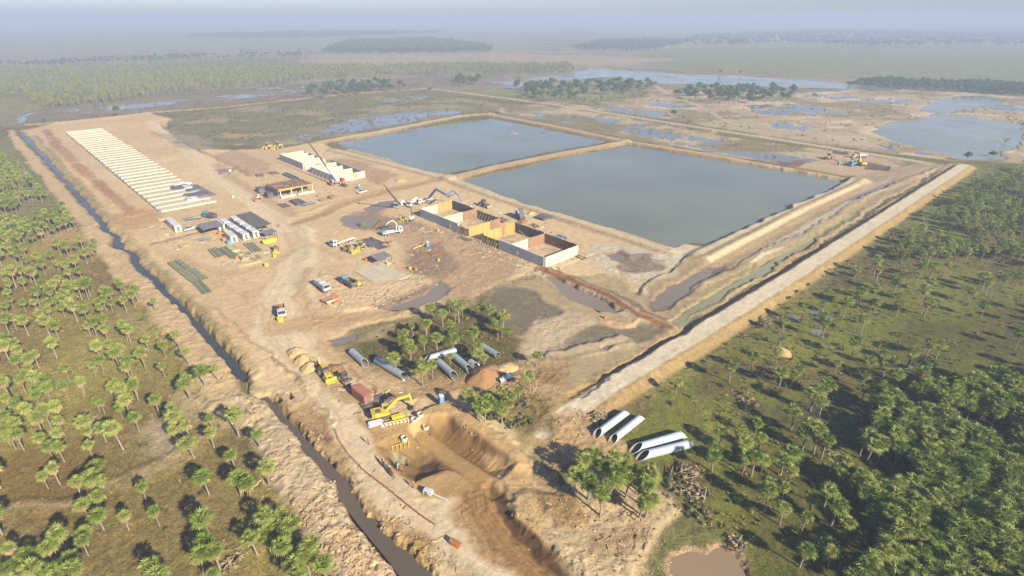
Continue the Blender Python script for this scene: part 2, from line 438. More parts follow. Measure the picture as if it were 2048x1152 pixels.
# damp, worn patches over the yard
area(YARD, C(206, 174, 132), 3, 0.08, 'b', k=0.35, patch=(n_b2 + 0.5 * n_mid - 0.3 * n_big, 0.35, 10))
area(YARD, C(236, 208, 164), 3, 0.1, 'b', k=0.45, patch=(-n_b2 + 0.4 * n_sm, 0.45, 10))
# haul tracks
strip([(300, 245), (400, 320), (480, 385), (560, 440), (600, 470), (600, 540), (570, 600), (560, 660), (620, 740), (690, 850), (730, 930), (800, 992), (900, 1060), (1020, 1160), (1080, 1220)], [5, 5, 5, 6, 7, 8, 9, 8, 5, 3.8, 3.6, 3.6, 4.0, 4.2, 4.2], C(234, 208, 166), 0.9, 0.05, 's', z=2, rut=0.04)
strip([(596, 440), (602, 500), (596, 580)], 2.2, C(206, 190, 154), 2.5, 0.05, 's', k=0.55)
strip([(590, 450), (700, 405), (820, 372), (925, 350)], 3, C(196, 156, 112), 1.8, 0.1, 's', z=2, rut=0.06)
strip([(430, 330), (520, 395), (585, 430)], 3.0, C(200, 164, 122), 2, 0.08, 's', k=0.7)
strip([(690, 640), (760, 622), (880, 600), (980, 560), (1040, 520), (1020, 480), (960, 450), (880, 425)], [3.6, 3.8, 3.8, 4.2, 5, 5, 4.2, 3.6], C(214, 182, 138), 1.2, 0.06, 's', z=2, rut=0.10)
strip([(570, 655), (690, 640)], 5, C(214, 176, 128), 2.2, 0.08, 's', rut=0.04)
strip([(600, 715), (690, 790), (830, 788), (930, 760)], 2.5, C(186, 150, 102), 1.5, 0.1, 's', rut=0.08, k=0.7)
strip([(700, 300), (900, 352), (1000, 395), (1120, 440), (1370, 515)], 3.0, C(206, 180, 140), 1.5, 0.12, 's', rut=0.12, lump=0.2)
strip([(330, 505), (400, 540), (470, 548), (540, 535), (578, 505), (585, 470)], 2.4, C(212, 176, 128), 1.5, 0.08, 's', k=0.7, rut=0.08)
strip([(440, 560), (520, 610), (560, 660)], 3.0, C(214, 180, 134), 1.8, 0.08, 's', k=0.6, rut=0.06)
strip([(620, 540), (600, 600), (620, 640), (720, 640), (820, 615)], 2.0, C(204, 168, 120), 1.3, 0.08, 's', k=0.7, rut=0.08)
strip([(690, 520), (640, 500), (600, 480)], 2.5, C(214, 182, 138), 1.5, 0.08, 's', k=0.6, rut=0.06)
for pp in ([(430, 625), (500, 680), (560, 725), (600, 770)], [(560, 725), (620, 800), (660, 850)], [(690, 730), (760, 790), (830, 800)], [(820, 330), (880, 345), (910, 356)], [(270, 300), (350, 362), (430, 420)], [(590, 430), (700, 400), (830, 366)]):
    strip(pp, 0.35, C(186, 150, 104), 0.5, 0.12, 's', k=0.8, h=0.3, slope=0.8, lump=0.15)
# churned, damper ground in the middle of the yard
MIDMUD = [(690, 432), (760, 425), (840, 440), (1000, 500), (1040, 530), (1000, 560), (900, 600), (850, 540), (800, 520), (780, 470)]
area(MIDMUD, C(190, 158, 122), 3, 0.12, 'b', k=0.8, lump=0.12)
area(MIDMUD, C(156, 132, 104), 2, 0.12, 'b', k=0.7, patch=(n_b2 + 0.4 * n_sm, 0.2, 8), lump=0.08)
area([(790, 500), (870, 490), (905, 520), (880, 545), (810, 535)], C(156, 132, 104), 2.5, 0.15, 'b', k=0.85)
area([(850, 505), (890, 503), (895, 512), (855, 514)], C(190, 128, 76), 1.0, 0.1, 's', k=0.8)
area([(640, 540), (700, 560), (860, 560), (862, 585), (790, 610), (690, 628), (640, 610)], C(228, 196, 150), 2, 0.1, 's', k=0.8, h=0.35, lump=0.30)
area([(745, 612), (800, 590), (880, 565), (910, 580), (870, 600), (800, 622)], C(152, 130, 108), 1.5, 0.12, 's', h=-0.35)
# dark earth apron beside tank 2 / pumped mud
area([(1160, 530), (1200, 500), (1300, 500), (1400, 520), (1340, 555), (1290, 588), (1200, 555)], C(216, 200, 168), 1.5, 0.12, 'b', lump=0.2)
area([(1205, 505), (1240, 500), (1270, 520), (1260, 532), (1225, 522)], C(140, 120, 110), 1, 0.1, 's', h=-0.5)
area([(1290, 520), (1345, 520), (1340, 545), (1290, 560), (1240, 558), (1230, 545)], C(158, 138, 116), 1, 0.15, 'b')
strip([(1300, 590), (1395, 525)], 3, C(214, 198, 166), 1.2, 0.08, 's', h=0.7, slope=2, z=4)

# ---- mud flat, palm square, strips along tank 2 outfall
area([(655, 690), (760, 652), (885, 622), (1010, 566), (1080, 548), (1180, 556), (1290, 596), (1350, 655), (1260, 720), (1140, 780), (1000, 745), (900, 770), (700, 700)], C(190, 168, 128), 1.5, 0.12, 'b', z=7)
area([(945, 615), (990, 575), (1050, 574), (1130, 622), (1110, 640), (1075, 655), (1050, 672), (1000, 672), (960, 650)], C(136, 122, 98), 1.2, 0.08, 's', z=7, h=-0.25)
area([(1080, 690), (1180, 640), (1260, 640), (1340, 655), (1300, 680), (1240, 692), (1120, 725), (1040, 710)], C(140, 126, 100), 1.2, 0.07, 's', z=7, h=-0.2)
area([(1060, 640), (1110, 625), (1180, 640), (1140, 665), (1120, 690), (1050, 700), (1030, 680)], C(206, 184, 148), 1.5, 0.15, 'b', k=0.85, lump=0.25)
area([(1030, 690), (1110, 688), (1110, 705), (1040, 712)], C(198, 176, 140), 1.2, 0.15, 'b', k=0.8, lump=0.2)
area([(1190, 630), (1290, 640), (1280, 652), (1220, 652)], C(214, 176, 132), 1, 0.12, 's', k=0.9, h=0.5, lump=0.2)
strip([(1110, 712), (1250, 680)], 1.8, C(212, 186, 146), 0.8, 0.1, 's', h=0.7, slope=2)
strip([(1075, 548), (1150, 575), (1220, 610), (1290, 640)], 1.6, C(206, 188, 150), 1.0, 0.15, 's', h=0.45, slope=1.5, lump=0.25)
PALMSQ = [(700, 697), (770, 655), (885, 620), (940, 592), (960, 640), (1020, 672), (1025, 705), (985, 725), (940, 755), (830, 765), (745, 722)]
area(PALMSQ, C(118, 104, 62), 2, 0.2, 'b', z=0)
area(PALMSQ, C(104, 106, 52), 1.5, 0.2, 'b', k=0.8, patch=(n_b2, 0.1, 8))
area([(660, 680), (700, 660), (880, 612), (940, 590), (880, 625), (760, 652), (700, 690)], C(150, 138, 88), 1.2, 0.15, 's', k=0.8)
strip([(1086, 541), (1180, 578), (1330, 655)], 1.5, C(158, 106, 70), 0.6, 0.12, 's', h=0.6, slope=1.6, lump=0.15)
strip([(1100, 538), (1200, 575), (1350, 650)], 1.0, C(150, 128, 98), 0.6, 0.12, 's', h=0.3, slope=1.5)
area([(830, 765), (940, 755), (1010, 715), (1080, 705), (1140, 715), (1140, 800), (1085, 850), (960, 830), (880, 800)], C(180, 148, 104), 2, 0.15, 'b', k=0.8, lump=0.2)
area([(940, 765), (1050, 735), (1130, 735), (1120, 760), (1000, 775)], C(156, 124, 82), 1.5, 0.15, 'b', k=0.8, lump=0.3)

# ---- right-hand works: dike, mud strip, green canal, ditch, embankment road (all run along one site axis)
def par(p0, p1, n=2): return [(p0[0] + (p1[0] - p0[0]) * i / (n - 1), p0[1] + (p1[1] - p0[1]) * i / (n - 1)) for i in range(n)]
area([(1290, 592), (1390, 525), (1500, 468), (1700, 362), (1780, 340), (1910, 330), (1960, 330), (1500, 605), (1140, 815), (1130, 780), (1345, 660)], C(178, 156, 116), 1.5, 0.15, 'b', z=4)
area([(1292, 600), (1400, 540), (1440, 528), (1450, 545), (1400, 580), (1340, 620), (1305, 622)], C(140, 118, 104), 1.0, 0.1, 's', h=-0.4, hs=1.5)
area([(1470, 530), (1560, 478), (1690, 405), (1725, 395), (1640, 450), (1520, 525)], C(212, 192, 158), 0.8, 0.12, 'n', lump=0.15)
area([(1690, 402), (1760, 365), (1800, 350), (1790, 365), (1725, 398)], C(156, 138, 124), 1.0, 0.1, 's', h=-0.3)
area([(1330, 650), (1400, 600), (1560, 505), (1720, 415), (1740, 415), (1620, 485), (1480, 580), (1370, 660)], C(164, 156, 108), 1.2, 0.12, 's', h=-0.4, hs=1.5)
area([(1400, 660), (1500, 580), (1640, 480), (1650, 485), (1520, 585), (1420, 655)], C(160, 126, 76), 1.0, 0.15, 's', k=0.8)
strip([(1395, 578), (1640, 452), (1760, 380), (1900, 330)], 1.0, C(190, 168, 130), 0.7, 0.1, 's', h=0.5, slope=1.5)
strip([(1150, 792), (1187, 770), (1374, 656), (1587, 524), (1720, 437), (1890, 332)], 0.6, C(104, 94, 74), 0.6, 0.1, 's', h=-0.55, slope=1.4)
area([(1140, 770), (1180, 740), (1345, 665), (1350, 672), (1180, 770), (1145, 800)], C(140, 130, 88), 1.0, 0.15, 'b', k=0.85)
# embankment road
EMB = [(1085, 852), (1128, 825), (1187, 789), (1374, 680), (1587, 550), (1928, 330)]
strip(EMB, [3.5] * 6, C(186, 158, 112), 1.2, 0.12, 's', z=3, zh=0)
Pm = W(EMB, 1.4); idx, d, side, run = sd_line(Pm, [2.6, 2.8, 2.8, 2.8, 2.8, 2.8], 'n')
fade = sstep(4, 30, run)
hgt[idx] += 1.4 * (1 - sstep(0, 1, d / np.where(side > 0, 2.5, 4.4))) * fade * (1 + 0.10 * n_sm[idx] * (d > 0))
rill = np.sin(run * 2.2 + 2.0 * n_mid[idx]) * sstep(0.2, 1.5, d) * (1 - sstep(3.5, 5, d))
hgt[idx] += 0.10 * rill
paint(idx, d - 4.0, C(186, 156, 106), 1.2, 0.14, 0.9, 3)
paint(idx, d, C(234, 216, 182), 0.5, 0.05, 1.0, 3)
paint(idx, d - 7.5, C(150, 138, 82), 2.0, 0.2, (0.55 * (side < 0) * (d > 4.0)))
# pond dikes (a shared bank between the ponds and banks all round)
DK = C(212, 184, 142)
def dike(pts, hw, h=1.1, c=DK, zh=1.0, slope=4.0):
    P = W(pts, zh); idx, d, side, run = sd_line(P, hw, 'n'); d = d + 0.25 * n_sm[idx]
    paint(idx, d - slope * 0.7, C(186, 158, 116), 1.0, 0.12, 0.9, 4)
    paint(idx, d, c, 0.8, 0.08, 1.0, 4)
    hgt[idx] += h * (1 - sstep(0, 1, d / slope)) * (1 + 0.05 * n_sm[idx])
dike([(895, 356), (1000, 330), (1120, 306), (1250, 282)], 2.2)
dike([(640, 283), (760, 262), (920, 231), (980, 226)], 3.0, 1.0, C(222, 196, 154))
dike([(980, 228), (1080, 246), (1250, 281), (1420, 308), (1560, 334), (1720, 362)], 2.2, 1.0)
dike([(1400, 512), (1500, 460), (1600, 408), (1720, 358)], 2.6, 1.2, C(226, 206, 168))
dike([(1420, 520), (1510, 472), (1610, 420), (1735, 362)], 1.4, 0.5, C(218, 198, 156))
dike([(668, 298), (790, 328), (900, 356), (1000, 392), (1110, 425), (1240, 466), (1330, 496)], 2.8, 0.5, C(220, 196, 156))
area([(1330, 505), (1350, 496), (1372, 488), (1405, 494), (1420, 505), (1395, 522)], C(222, 200, 164), 0.8, 0.1, 's', lump=0.15)
# back roads
strip([(60, 250), (170, 240), (300, 226), (430, 216), (600, 198), (720, 186), (862, 176)], [3.6, 3.6, 3.6, 3.2, 3.2, 3.0, 2.6], C(222, 184, 140), 1.2, 0.06, 's', z=2, h=0.5, slope=3)
dike([(862, 177), (1000, 194), (1101, 207), (1240, 229), (1374, 250), (1600, 285), (1850, 324)], 2.2, 0.7, C(222, 202, 168), 0.8)
strip([(1040, 226), (1160, 214), (1300, 236), (1374, 258)], 1.2, C(196, 176, 136), 1.0, 0.1, 's', k=0.7)
strip([(1310, 170), (1340, 190), (1400, 212), (1440, 235), (1470, 250)], 2.4, C(210, 184, 146), 1.2, 0.08, 's', z=2)
strip([(1320, 282), (1400, 270), (1440, 262)], 3.0, C(206, 174, 130), 1.2, 0.1, 's', z=2)
area([(1400, 246), (1600, 232), (1560, 246), (1700, 262), (1800, 300), (1650, 285), (1460, 262)], C(200, 180, 142), 3, 0.12, 'b', k=0.7)
strip([(1000, 262), (1190, 246), (1350, 276), (1480, 300)], 0.8, C(196, 172, 130), 1.0, 0.1, 's', k=0.6)
# far right dig
area([(1560, 330), (1680, 302), (1780, 320), (1790, 335), (1740, 350), (1690, 352), (1620, 340)], C(208, 180, 140), 2, 0.1, 's', k=0.9, z=1)
area([(1550, 322), (1590, 316), (1620, 322), (1600, 334), (1560, 332)], C(132, 100, 78), 1.5, 0.1, 's', k=0.9)
area([(1728, 322), (1785, 332), (1772, 342), (1722, 338)], C(128, 104, 86), 1.0, 0.1, 's', h=-0.6, hs=1.5)
area([(1665, 302), (1700, 305), (1695, 310), (1668, 307)], C(112, 92, 86), 0.8, 0.1, 's')
area([(1700, 360), (1720, 350), (1850, 325), (1910, 330), (1820, 360), (1740, 400)], C(192, 168, 132), 2, 0.12, 's', k=0.7)
# dirt lines near the canal head (small drains and puddle ground left of tank 1)
area([(310, 262), (400, 275), (430, 300), (360, 300), (330, 285)], C(176, 158, 122), 2, 0.15, 'b', k=0.7)
strip([(322, 250), (372, 288), (430, 315), (500, 350)], 1.3, C(156, 134, 108), 1.0, 0.1, 's', h=-0.5, slope=1.5, k=0.85)
area([(420, 312), (470, 300), (540, 330), (540, 350), (500, 348)], C(196, 160, 128), 2, 0.1, 's', k=0.8)
area([(432, 340), (470, 335), (470, 345), (440, 350)], C(150, 130, 116), 1, 0.1, 's', k=0.8)
# rusty ground under tank 1
area([(640, 320), (700, 318), (800, 350), (760, 372), (700, 350)], C(188, 152, 118), 2, 0.12, 's', k=0.8, lump=0.2)

# ---- canals: cut and banks
CAN1 = [(40, 262), (62, 285), (110, 338), (160, 396), (202, 442), (236, 482), (285, 536), (340, 598), (392, 655), (440, 706), (490, 756)]
CAN2 = [(522, 792), (560, 838), (610, 895), (660, 948), (700, 990), (745, 1042), (800, 1102), (850, 1160), (900, 1225)]
CAN1W = [0.7, 0.7, 0.7, 0.75, 0.85, 1.0, 0.85, 0.85, 0.9, 0.95, 1.0]
CAN2W = [0.5, 0.6, 0.75, 0.85, 0.95, 1.1, 1.35, 1.7, 2.0]
# spoil banks: left one pale and clumpy, right one lower
strip([(20, 262), (40, 290), (90, 350), (140, 410), (180, 452), (210, 500), (262, 556), (320, 620), (372, 680), (420, 735), (455, 790)], [2, 3, 3.2, 3.2, 3.4, 4, 4, 4, 4, 4.5, 4], C(216, 184, 138), 1.2, 0.14, 's', z=6, h=0.8, slope=3, lump=0.35)
area([(460, 800), (530, 785), (600, 890), (660, 960), (720, 1030), (790, 1110), (850, 1200), (700, 1240), (640, 1130), (590, 1050), (540, 980), (500, 910), (470, 850)], CLOD, 1.5, 0.12, 's', z=6, h=0.9, hs=3, lump=0.5)
area([(470, 770), (520, 790), (540, 850), (520, 880), (490, 850), (450, 800)], C(206, 180, 136), 1.5, 0.12, 'b', k=0.8, z=6, lump=0.2)
area([(640, 1080), (700, 1060), (760, 1140), (800, 1200), (700, 1220)], C(224, 186, 140), 3, 0.1, 'b', k=0.7)
strip([(70, 272), (125, 335), (175, 392), (218, 438), (255, 478), (305, 530), (360, 592), (410, 648), (462, 704), (506, 752)], 2.2, C(200, 172, 122), 1.2, 0.18, 's', z=6, h=0.45, slope=2, lump=0.25)
strip([(70, 272), (125, 335), (175, 392), (214, 436)], 1.5, C(162, 150, 98), 1.0, 0.2, 's', k=0.6)
strip([(305, 530), (360, 592), (410, 648), (462, 704)], 1.5, C(160, 142, 96), 1.0, 0.2, 's', k=0.5)
area([(545, 795), (600, 830), (650, 900), (700, 950), (760, 1010), (840, 1080), (900, 1140), (860, 1160), (800, 1095), (740, 1030), (690, 975), (610, 890), (550, 830)], C(200, 166, 114), 1.2, 0.16, 's', z=6, h=0.5, hs=2, lump=0.5)
area([(760, 1040), (800, 1070), (870, 1090), (880, 1130), (830, 1115), (780, 1075)], C(180, 144, 84), 1.5, 0.14, 's', k=0.8, lump=0.3)
area([(862, 1105), (905, 1090), (935, 1130), (960, 1170), (920, 1180), (880, 1140)], C(214, 190, 150), 1.2, 0.12, 's', k=0.7, lump=0.2)
area([(590, 845), (640, 850), (665, 870), (650, 890), (620, 870)], C(162, 124, 94), 1.2, 0.1, 's', k=0.8, h=-0.5)
for q in ((548, 795, 566, 803), (572, 789, 588, 799)):
    area([(q[0], q[1]), (q[0] + 8, q[1] - 3), (q[2], q[3] - 3), (q[2] - 6, q[3] + 2)], C(120, 92, 64), 0.3, 0.1, 'n', h=-1.6, hs=0.25)
for L, Wd in ((CAN1, CAN1W), (CAN2, CAN2W)):
    P = W(L); idx, d, side, run = sd_line(P, Wd, 's')
    paint(idx, d - 0.5, C(150, 124, 88), 0.6, 0.12, 0.8)
    m = 1 - sstep(-0.2, 1.4, d)
    hgt[idx] = hgt[idx] * (1 - m) + (-1.9) * m
    m2 = (1 - sstep(1.2, 3.0, d)) * (1 - m)
    hgt[idx] -= 0.25 * m2
area([(484, 765), (498, 752), (515, 775), (505, 790), (488, 782)], C(130, 116, 76), 0.8, 0.1, 's', h=-1.1, hs=0.8)

# ---- the pit at the bottom of the site
area([(740, 850), (820, 838), (900, 820), (950, 835), (1050, 920), (1060, 990), (1000, 1010), (960, 990), (860, 1000), (800, 960), (745, 900)], C(206, 168, 114), 1.2, 0.1, 's', z=5)
PIT = [(752, 892), (780, 872), (838, 862), (862, 838), (905, 834), (960, 872), (1038, 932), (1000, 962), (985, 988), (930, 945), (880, 941), (829, 966), (796, 948), (768, 918)]
idx, d = sd_poly(W(PIT), 'n')
hgt[idx] -= 2.3 * np.clip(-d / 6.0, 0, 1) ** 0.9
paint(idx, d, C(178, 142, 92), 0.8, 0.1, 1.0, 5)
area([(866, 870), (878, 850), (902, 838), (958, 874), (1026, 930), (1004, 958), (975, 960), (925, 922)], C(152, 116, 70), 0.5, 0.08, 'n', z=5)            # brown cut face, shade of sloping away from the sun painted in
area([(800, 905), (835, 875), (870, 900), (895, 935), (870, 942), (825, 962), (806, 945)], C(156, 122, 78), 1.0, 0.12, 's', z=5, h=-0.5, hs=2)
area([(778, 896), (812, 893), (815, 915), (790, 920)], C(176, 162, 130), 0.5, 0.1, 's', z=5, h=-1.2, hs=1.0)        # blinded footing
# hauling ramp through the pit
P = W([(842, 868), (900, 915), (950, 955), (985, 985)], -1.4); idx, d, side, run = sd_line(P, [1.8, 1.8, 1.9, 2.2], 'n')
m = 1 - sstep(-0.2, 1.2, d); hh = -1.9 + 1.7 * sstep(2, 26, run)
hgt[idx] = hgt[idx] * (1 - m) + hh * m
paint(idx, d, C(206, 166, 106), 0.7, 0.08, 1.0, 5)
hgt[idx] += 0.10 * m * (vnoise(side * 2.5 + 9, run * 0.05, 2) - 0.5)
# striations where buckets scraped the face
idx, d = sd_poly(W([(866, 870), (902, 838), (1026, 930), (1000, 962), (925, 922)]), 'n')
X = TX[idx] * U.x + TY[idx] * U.y; Yv = TX[idx] * V.x + TY[idx] * V.y
st = vnoise(Yv * 2.6, X * 0.22, 4) + 0.6 * vnoise(Yv * 5.5, X * 0.3, 6) - 0.8
hgt[idx] += 0.12 * (1 - sstep(-2, 0, d)) * st
col[idx] *= (1 + 0.16 * (1 - sstep(-2, 0, d)) * st)[:, None]
# raised sand ridge along the far rim, spoil beside
strip([(870, 832), (905, 822), (960, 858), (1045, 925)], 1.6, C(214, 176, 120), 0.9, 0.08, 's', z=5, h=1.0, slope=2.2, lump=0.2)
area([(960, 900), (1040, 930), (1060, 960), (1010, 985), (985, 960)], C(210, 172, 118), 1, 0.08, 's', k=0.8)
area([(870, 960), (930, 950), (985, 985), (960, 1010), (890, 1000), (840, 985)], C(198, 160, 104), 1.5, 0.1, 's', k=0.9, lump=0.06)
# junction tracks and the long cut below, its shaded side painted dark
strip([(985, 985), (960, 1010), (930, 1030), (945, 1060), (990, 1110), (1050, 1160)], [2.5, 3, 3, 2.2, 2, 2], C(190, 150, 98), 1.2, 0.1, 's', k=0.9, rut=0.14)
strip([(1000, 985), (1060, 970), (1100, 930), (1120, 880), (1140, 840)], 3.0, C(208, 172, 122), 1.5, 0.1, 's', k=0.8, rut=0.1)
area([(1010, 985), (1060, 965), (1100, 985), (1120, 1060), (1180, 1120), (1260, 1200), (1150, 1220), (1060, 1100), (1010, 1030)], C(208, 174, 122), 1.2, 0.12, 's', k=0.9, h=0.6, hs=2.2, lump=0.12)
P = W([(972, 978), (990, 1012), (1030, 1062), (1085, 1118), (1150, 1180)]); idx, d, side, run = sd_line(P, [1.0, 1.3, 1.5, 1.7, 2.0], 's')
paint(idx, d, C(122, 94, 60), 0.5, 0.12, 1.0, 5)
hgt[idx] -= 0.55 * (1 - sstep(-0.6, 0.9, d))
strip([(945, 1000), (985, 1060), (1050, 1125), (1130, 1210)], 2.6, C(160, 122, 74), 0.9, 0.1, 's', k=0.9, rut=0.14)
P = W([(968, 975), (972, 1012), (1010, 1062), (1062, 1112), (1140, 1185)]); idx, d, side, run = sd_line(P, [2.0, 2.8, 3.2, 3.4, 3.8], 'n')
paint(idx, d + 0.3 * n_mid[idx], C(172, 132, 82), 0.7, 0.05, 0.95, 5)
st = vnoise(side * 1.3 + 7, run * 0.02, 3) + 0.8 * vnoise(side * 3.3, run * 0.03, 6) - 0.9
mb_ = 1 - sstep(-0.8, 0.3, d)
col[idx] *= (1 + 0.34 * mb_ * st)[:, None]; hgt[idx] += mb_ * (0.10 * st)
idx2, d2, side2, run2 = sd_line(W([(985, 985), (1002, 1018), (1042, 1066), (1096, 1118), (1165, 1180)]), [0.7, 1.1, 1.3, 1.5, 1.8], 's')
paint(idx2, d2, C(112, 84, 52), 0.4, 0.08, 0.95, 5); hgt[idx2] -= 0.15 * (1 - sstep(-0.6, 0.5, d2))  # dark band: shading along the cut put into the colour
# pale clods bottom right, grey-brown dried ponds
area([(1040, 985), (1110, 960), (1150, 900), (1200, 930), (1300, 1000), (1350, 1040), (1390, 1090), (1340, 1130), (1330, 1200), (1200, 1210), (1120, 1060), (1060, 1010)], C(214, 186, 142), 1.5, 0.12, 'b', z=6, h=0.3, lump=0.26)
area([(1060, 985), (1120, 975), (1150, 1000), (1180, 1040), (1165, 1068), (1110, 1040), (1070, 1010)], C(172, 140, 96), 1.2, 0.1, 's', h=0.4, hs=2)
area([(1200, 1090), (1290, 1080), (1330, 1110), (1260, 1130), (1210, 1115)], C(168, 138, 100), 2, 0.12, 'b', k=0.8)
area([(1345, 1110), (1390, 1090), (1450, 1085), (1490, 1110), (1500, 1200), (1340, 1200)], C(164, 136, 104), 1.2, 0.04, 's', h=-0.4, hs=1.5, mode='add')
area([(1060, 820), (1130, 830), (1180, 850), (1230, 880), (1240, 920), (1160, 910), (1080, 900), (1050, 870)], C(208, 172, 122), 1.2, 0.12, 'b', k=0.9, z=6, h=0.35, lump=0.2)
area([(935, 800), (1010, 790), (1080, 800), (1070, 850), (1000, 860), (950, 840)], C(140, 120, 70), 1.5, 0.2, 'b', k=0.85, lump=0.3)
area([(1290, 930), (1400, 920), (1430, 1000), (1420, 1060), (1340, 1020)], C(120, 102, 66), 2.5, 0.2, 'b', k=0.8, lump=0.25)

# ---- basins and pools (the water itself is a flat sheet lower down)
WATERS = []
def basin(name, pts, level, depth, warp='s', hs=1.2, rim=C(160, 136, 102), soft=0.6):
    P = W(pts, level); idx, d = sd_poly(P, warp)
    m = 1 - sstep(-hs, 0.4 if hs < 3 else 1.6, d)
    base = hgt[idx] if depth is None else (level - depth)
    hgt[idx] = hgt[idx] * (1 - m) + (level - depth) * m
    paint(idx, d - 0.3, rim, soft, 0.1, 0.75)
    WATERS.append((name, P, level))
basin('pond_water', hs=4.0, level=-0.55, depth=1.2, pts=[(668, 286), (800, 262), (985, 238), (1080, 256), (1218, 283), (1060, 312), (895, 349), (850, 343), (820, 335), (760, 312), (700, 298)])
basin('pond_water', hs=4.0, level=-0.55, depth=1.2, pts=[(922, 363), (1080, 326), (1250, 289), (1450, 322), (1600, 346), (1694, 363), (1560, 430), (1420, 492), (1385, 488), (1350, 498), (1240, 462), (1100, 424), (1000, 392)])
# islet in the far pond
P = W([(1012, 268), (1025, 262), (1042, 262), (1030, 270)], -0.4); idx, d = sd_poly(P, 's'); hgt[idx] += 1.25 * (1 - sstep(-1, 1.5, d)); paint(idx, d, C(210, 186, 140), 1, 0.1)
P = W([(1074, 265), (1090, 262), (1096, 267), (1082, 268)], -0.4); idx, d = sd_poly(P, 's'); hgt[idx] += 1.2 * (1 - sstep(-1, 1.5, d)); paint(idx, d, C(200, 176, 134), 1, 0.1)
_o = 2.925
def r3(l): return [(1348 + a / _o, b / _o) for a, b in l]
def r2(l): return [(674 + a / _o, b / _o) for a, b in l]
basin('lagoon_water', r3([(1130, 765), (1300, 718), (1470, 705), (1490, 668), (1620, 672), (1800, 695), (1985, 715), (2040, 730), (2060, 800), (1990, 880), (1900, 930), (1750, 945), (1600, 905), (1450, 865), (1290, 830)]), -0.4, 0.9, 'b')
basin('lagoon_water', r3([(1395, 640), (1480, 602), (1650, 560), (1800, 560), (1960, 590), (1850, 628), (1700, 640), (1620, 662), (1480, 655)]), -0.4, 0.9, 'b')
basin('lake_water', r2([(1110, 462), (1340, 436), (1500, 404), (1800, 418), (2047, 436), (2300, 440), (2600, 462), (3000, 488), (3320, 520), (3200, 532), (2900, 518), (2560, 508), (2200, 494), (1860, 488), (1640, 450), (1480, 462), (1250, 478)]), -0.4, 1.6, 'b')
basin('pool_water', [(674, 438), (690, 429), (735, 431), (752, 441), (748, 454), (715, 460), (690, 452)], 0.0, 0.6)
basin('pool_water', [(724, 417), (760, 404), (800, 398), (806, 406), (775, 418), (740, 423)], 0.0, 0.6)
basin('pool_water', [(655, 678), (700, 664), (712, 665), (708, 680), (665, 693)], -0.2, 0.7)
basin('pool_water', [(775, 618), (850, 588), (878, 570), (905, 580), (868, 600), (815, 618)], -0.05, 0.5)
basin('pool_water', [(1082, 548), (1105, 552), (1248, 622), (1205, 624), (1130, 592)], -0.2, 0.6)
basin('canal_water', [(1335, 648), (1400, 606), (1560, 512), (1625, 476), (1630, 482), (1500, 566), (1405, 622), (1365, 655)], -0.55, 0.45)
basin('pool_water', [(1297, 602), (1350, 570), (1400, 545), (1425, 540), (1410, 560), (1345, 605), (1310, 618)], -0.25, 0.35)
basin('pool_water', [(1197, 695), (1215, 686), (1234, 690), (1212, 702)], -0.1, 0.5)
basin('pool_water', [(1208, 508), (1235, 503), (1262, 520), (1252, 527), (1225, 518)], -0.3, 0.3)
basin('pool_water', [(1700, 398), (1760, 368), (1785, 362), (1760, 378), (1722, 397)], -0.25, 0.3)
basin('pool_water', [(345, 283), (362, 279), (370, 284), (352, 288)], -0.2, 0.5)
basin('pool_water', [(372, 282), (380, 282), (392, 294), (384, 296)], -0.2, 0.5)
basin('pool_water', [(405, 284), (424, 281), (426, 286), (410, 289)], -0.2, 0.5)
basin('marsh_water', [(30, 232), (60, 226), (90, 222), (55, 232), (50, 246), (36, 248)], -0.2, 0.5, 'b')
basin('silt_water', [(1352, 1114), (1392, 1096), (1448, 1090), (1484, 1112), (1494, 1200), (1346, 1200)], -0.45, 0.35, 's', 1.5, C(168, 138, 104))
# marsh: thin water that the lumpy ground breaks up
MARSH = []
def marsh(pts, level=-0.12, drop=0.12):
    P = W(pts); idx, d = sd_poly(P, 'b')
    m = 1 - sstep(-8, 1, d)
    rel = 0.55 * n_b2[idx] + 0.45 * n_mid[idx]
    hgt[idx] = hgt[idx] * (1 - m) + m * (level + 0.22 * rel + 0.05 * n_sm[idx] + drop - 0.10)
    MARSH.append((P, level))
marsh([(120, 218), (330, 198), (600, 178), (640, 180), (560, 190), (330, 210), (150, 230)], drop=0.10)
marsh([(480, 172), (660, 160), (760, 158), (700, 170), (520, 182)], drop=0.10)
marsh([(690, 238), (830, 222), (950, 220), (880, 234), (720, 262), (600, 282), (560, 280)], drop=0.09)
marsh([(740, 198), (850, 190), (880, 196), (760, 206)], drop=0.11)
marsh([(1050, 222), (1230, 238), (1380, 270), (1560, 308), (1640, 320), (1600, 334), (1400, 298), (1200, 258), (1060, 236)], drop=0.085)
marsh([(1190, 215), (1300, 212), (1420, 245), (1340, 240), (1200, 222)], drop=0.09)
marsh([(1480, 210), (1640, 205), (1720, 225), (1600, 236), (1500, 228)], drop=0.09)
marsh([(1450, 240), (1600, 246), (1700, 268), (1560, 262)], drop=0.10)
marsh([(1600, 190), (1700, 186), (1720, 196), (1620, 200)], drop=0.11)
marsh([(1300, 200), (1400, 212), (1390, 226), (1290, 212)], drop=0.09)
marsh([(1720, 196), (1830, 198), (1800, 208), (1720, 210)], drop=0.08)
marsh([(1960, 210), (2060, 205), (2060, 225), (1980, 222)], drop=0.10)
marsh([(960, 162), (1060, 164), (1040, 176), (960, 174)], drop=0.10)
marsh([(1700, 275), (1850, 300), (1900, 318), (1800, 310)], drop=0.08)
marsh([(1560, 640), (1640, 600), (1900, 540), (2100, 560), (2100, 700), (1800, 740), (1600, 700)], drop=0.235)
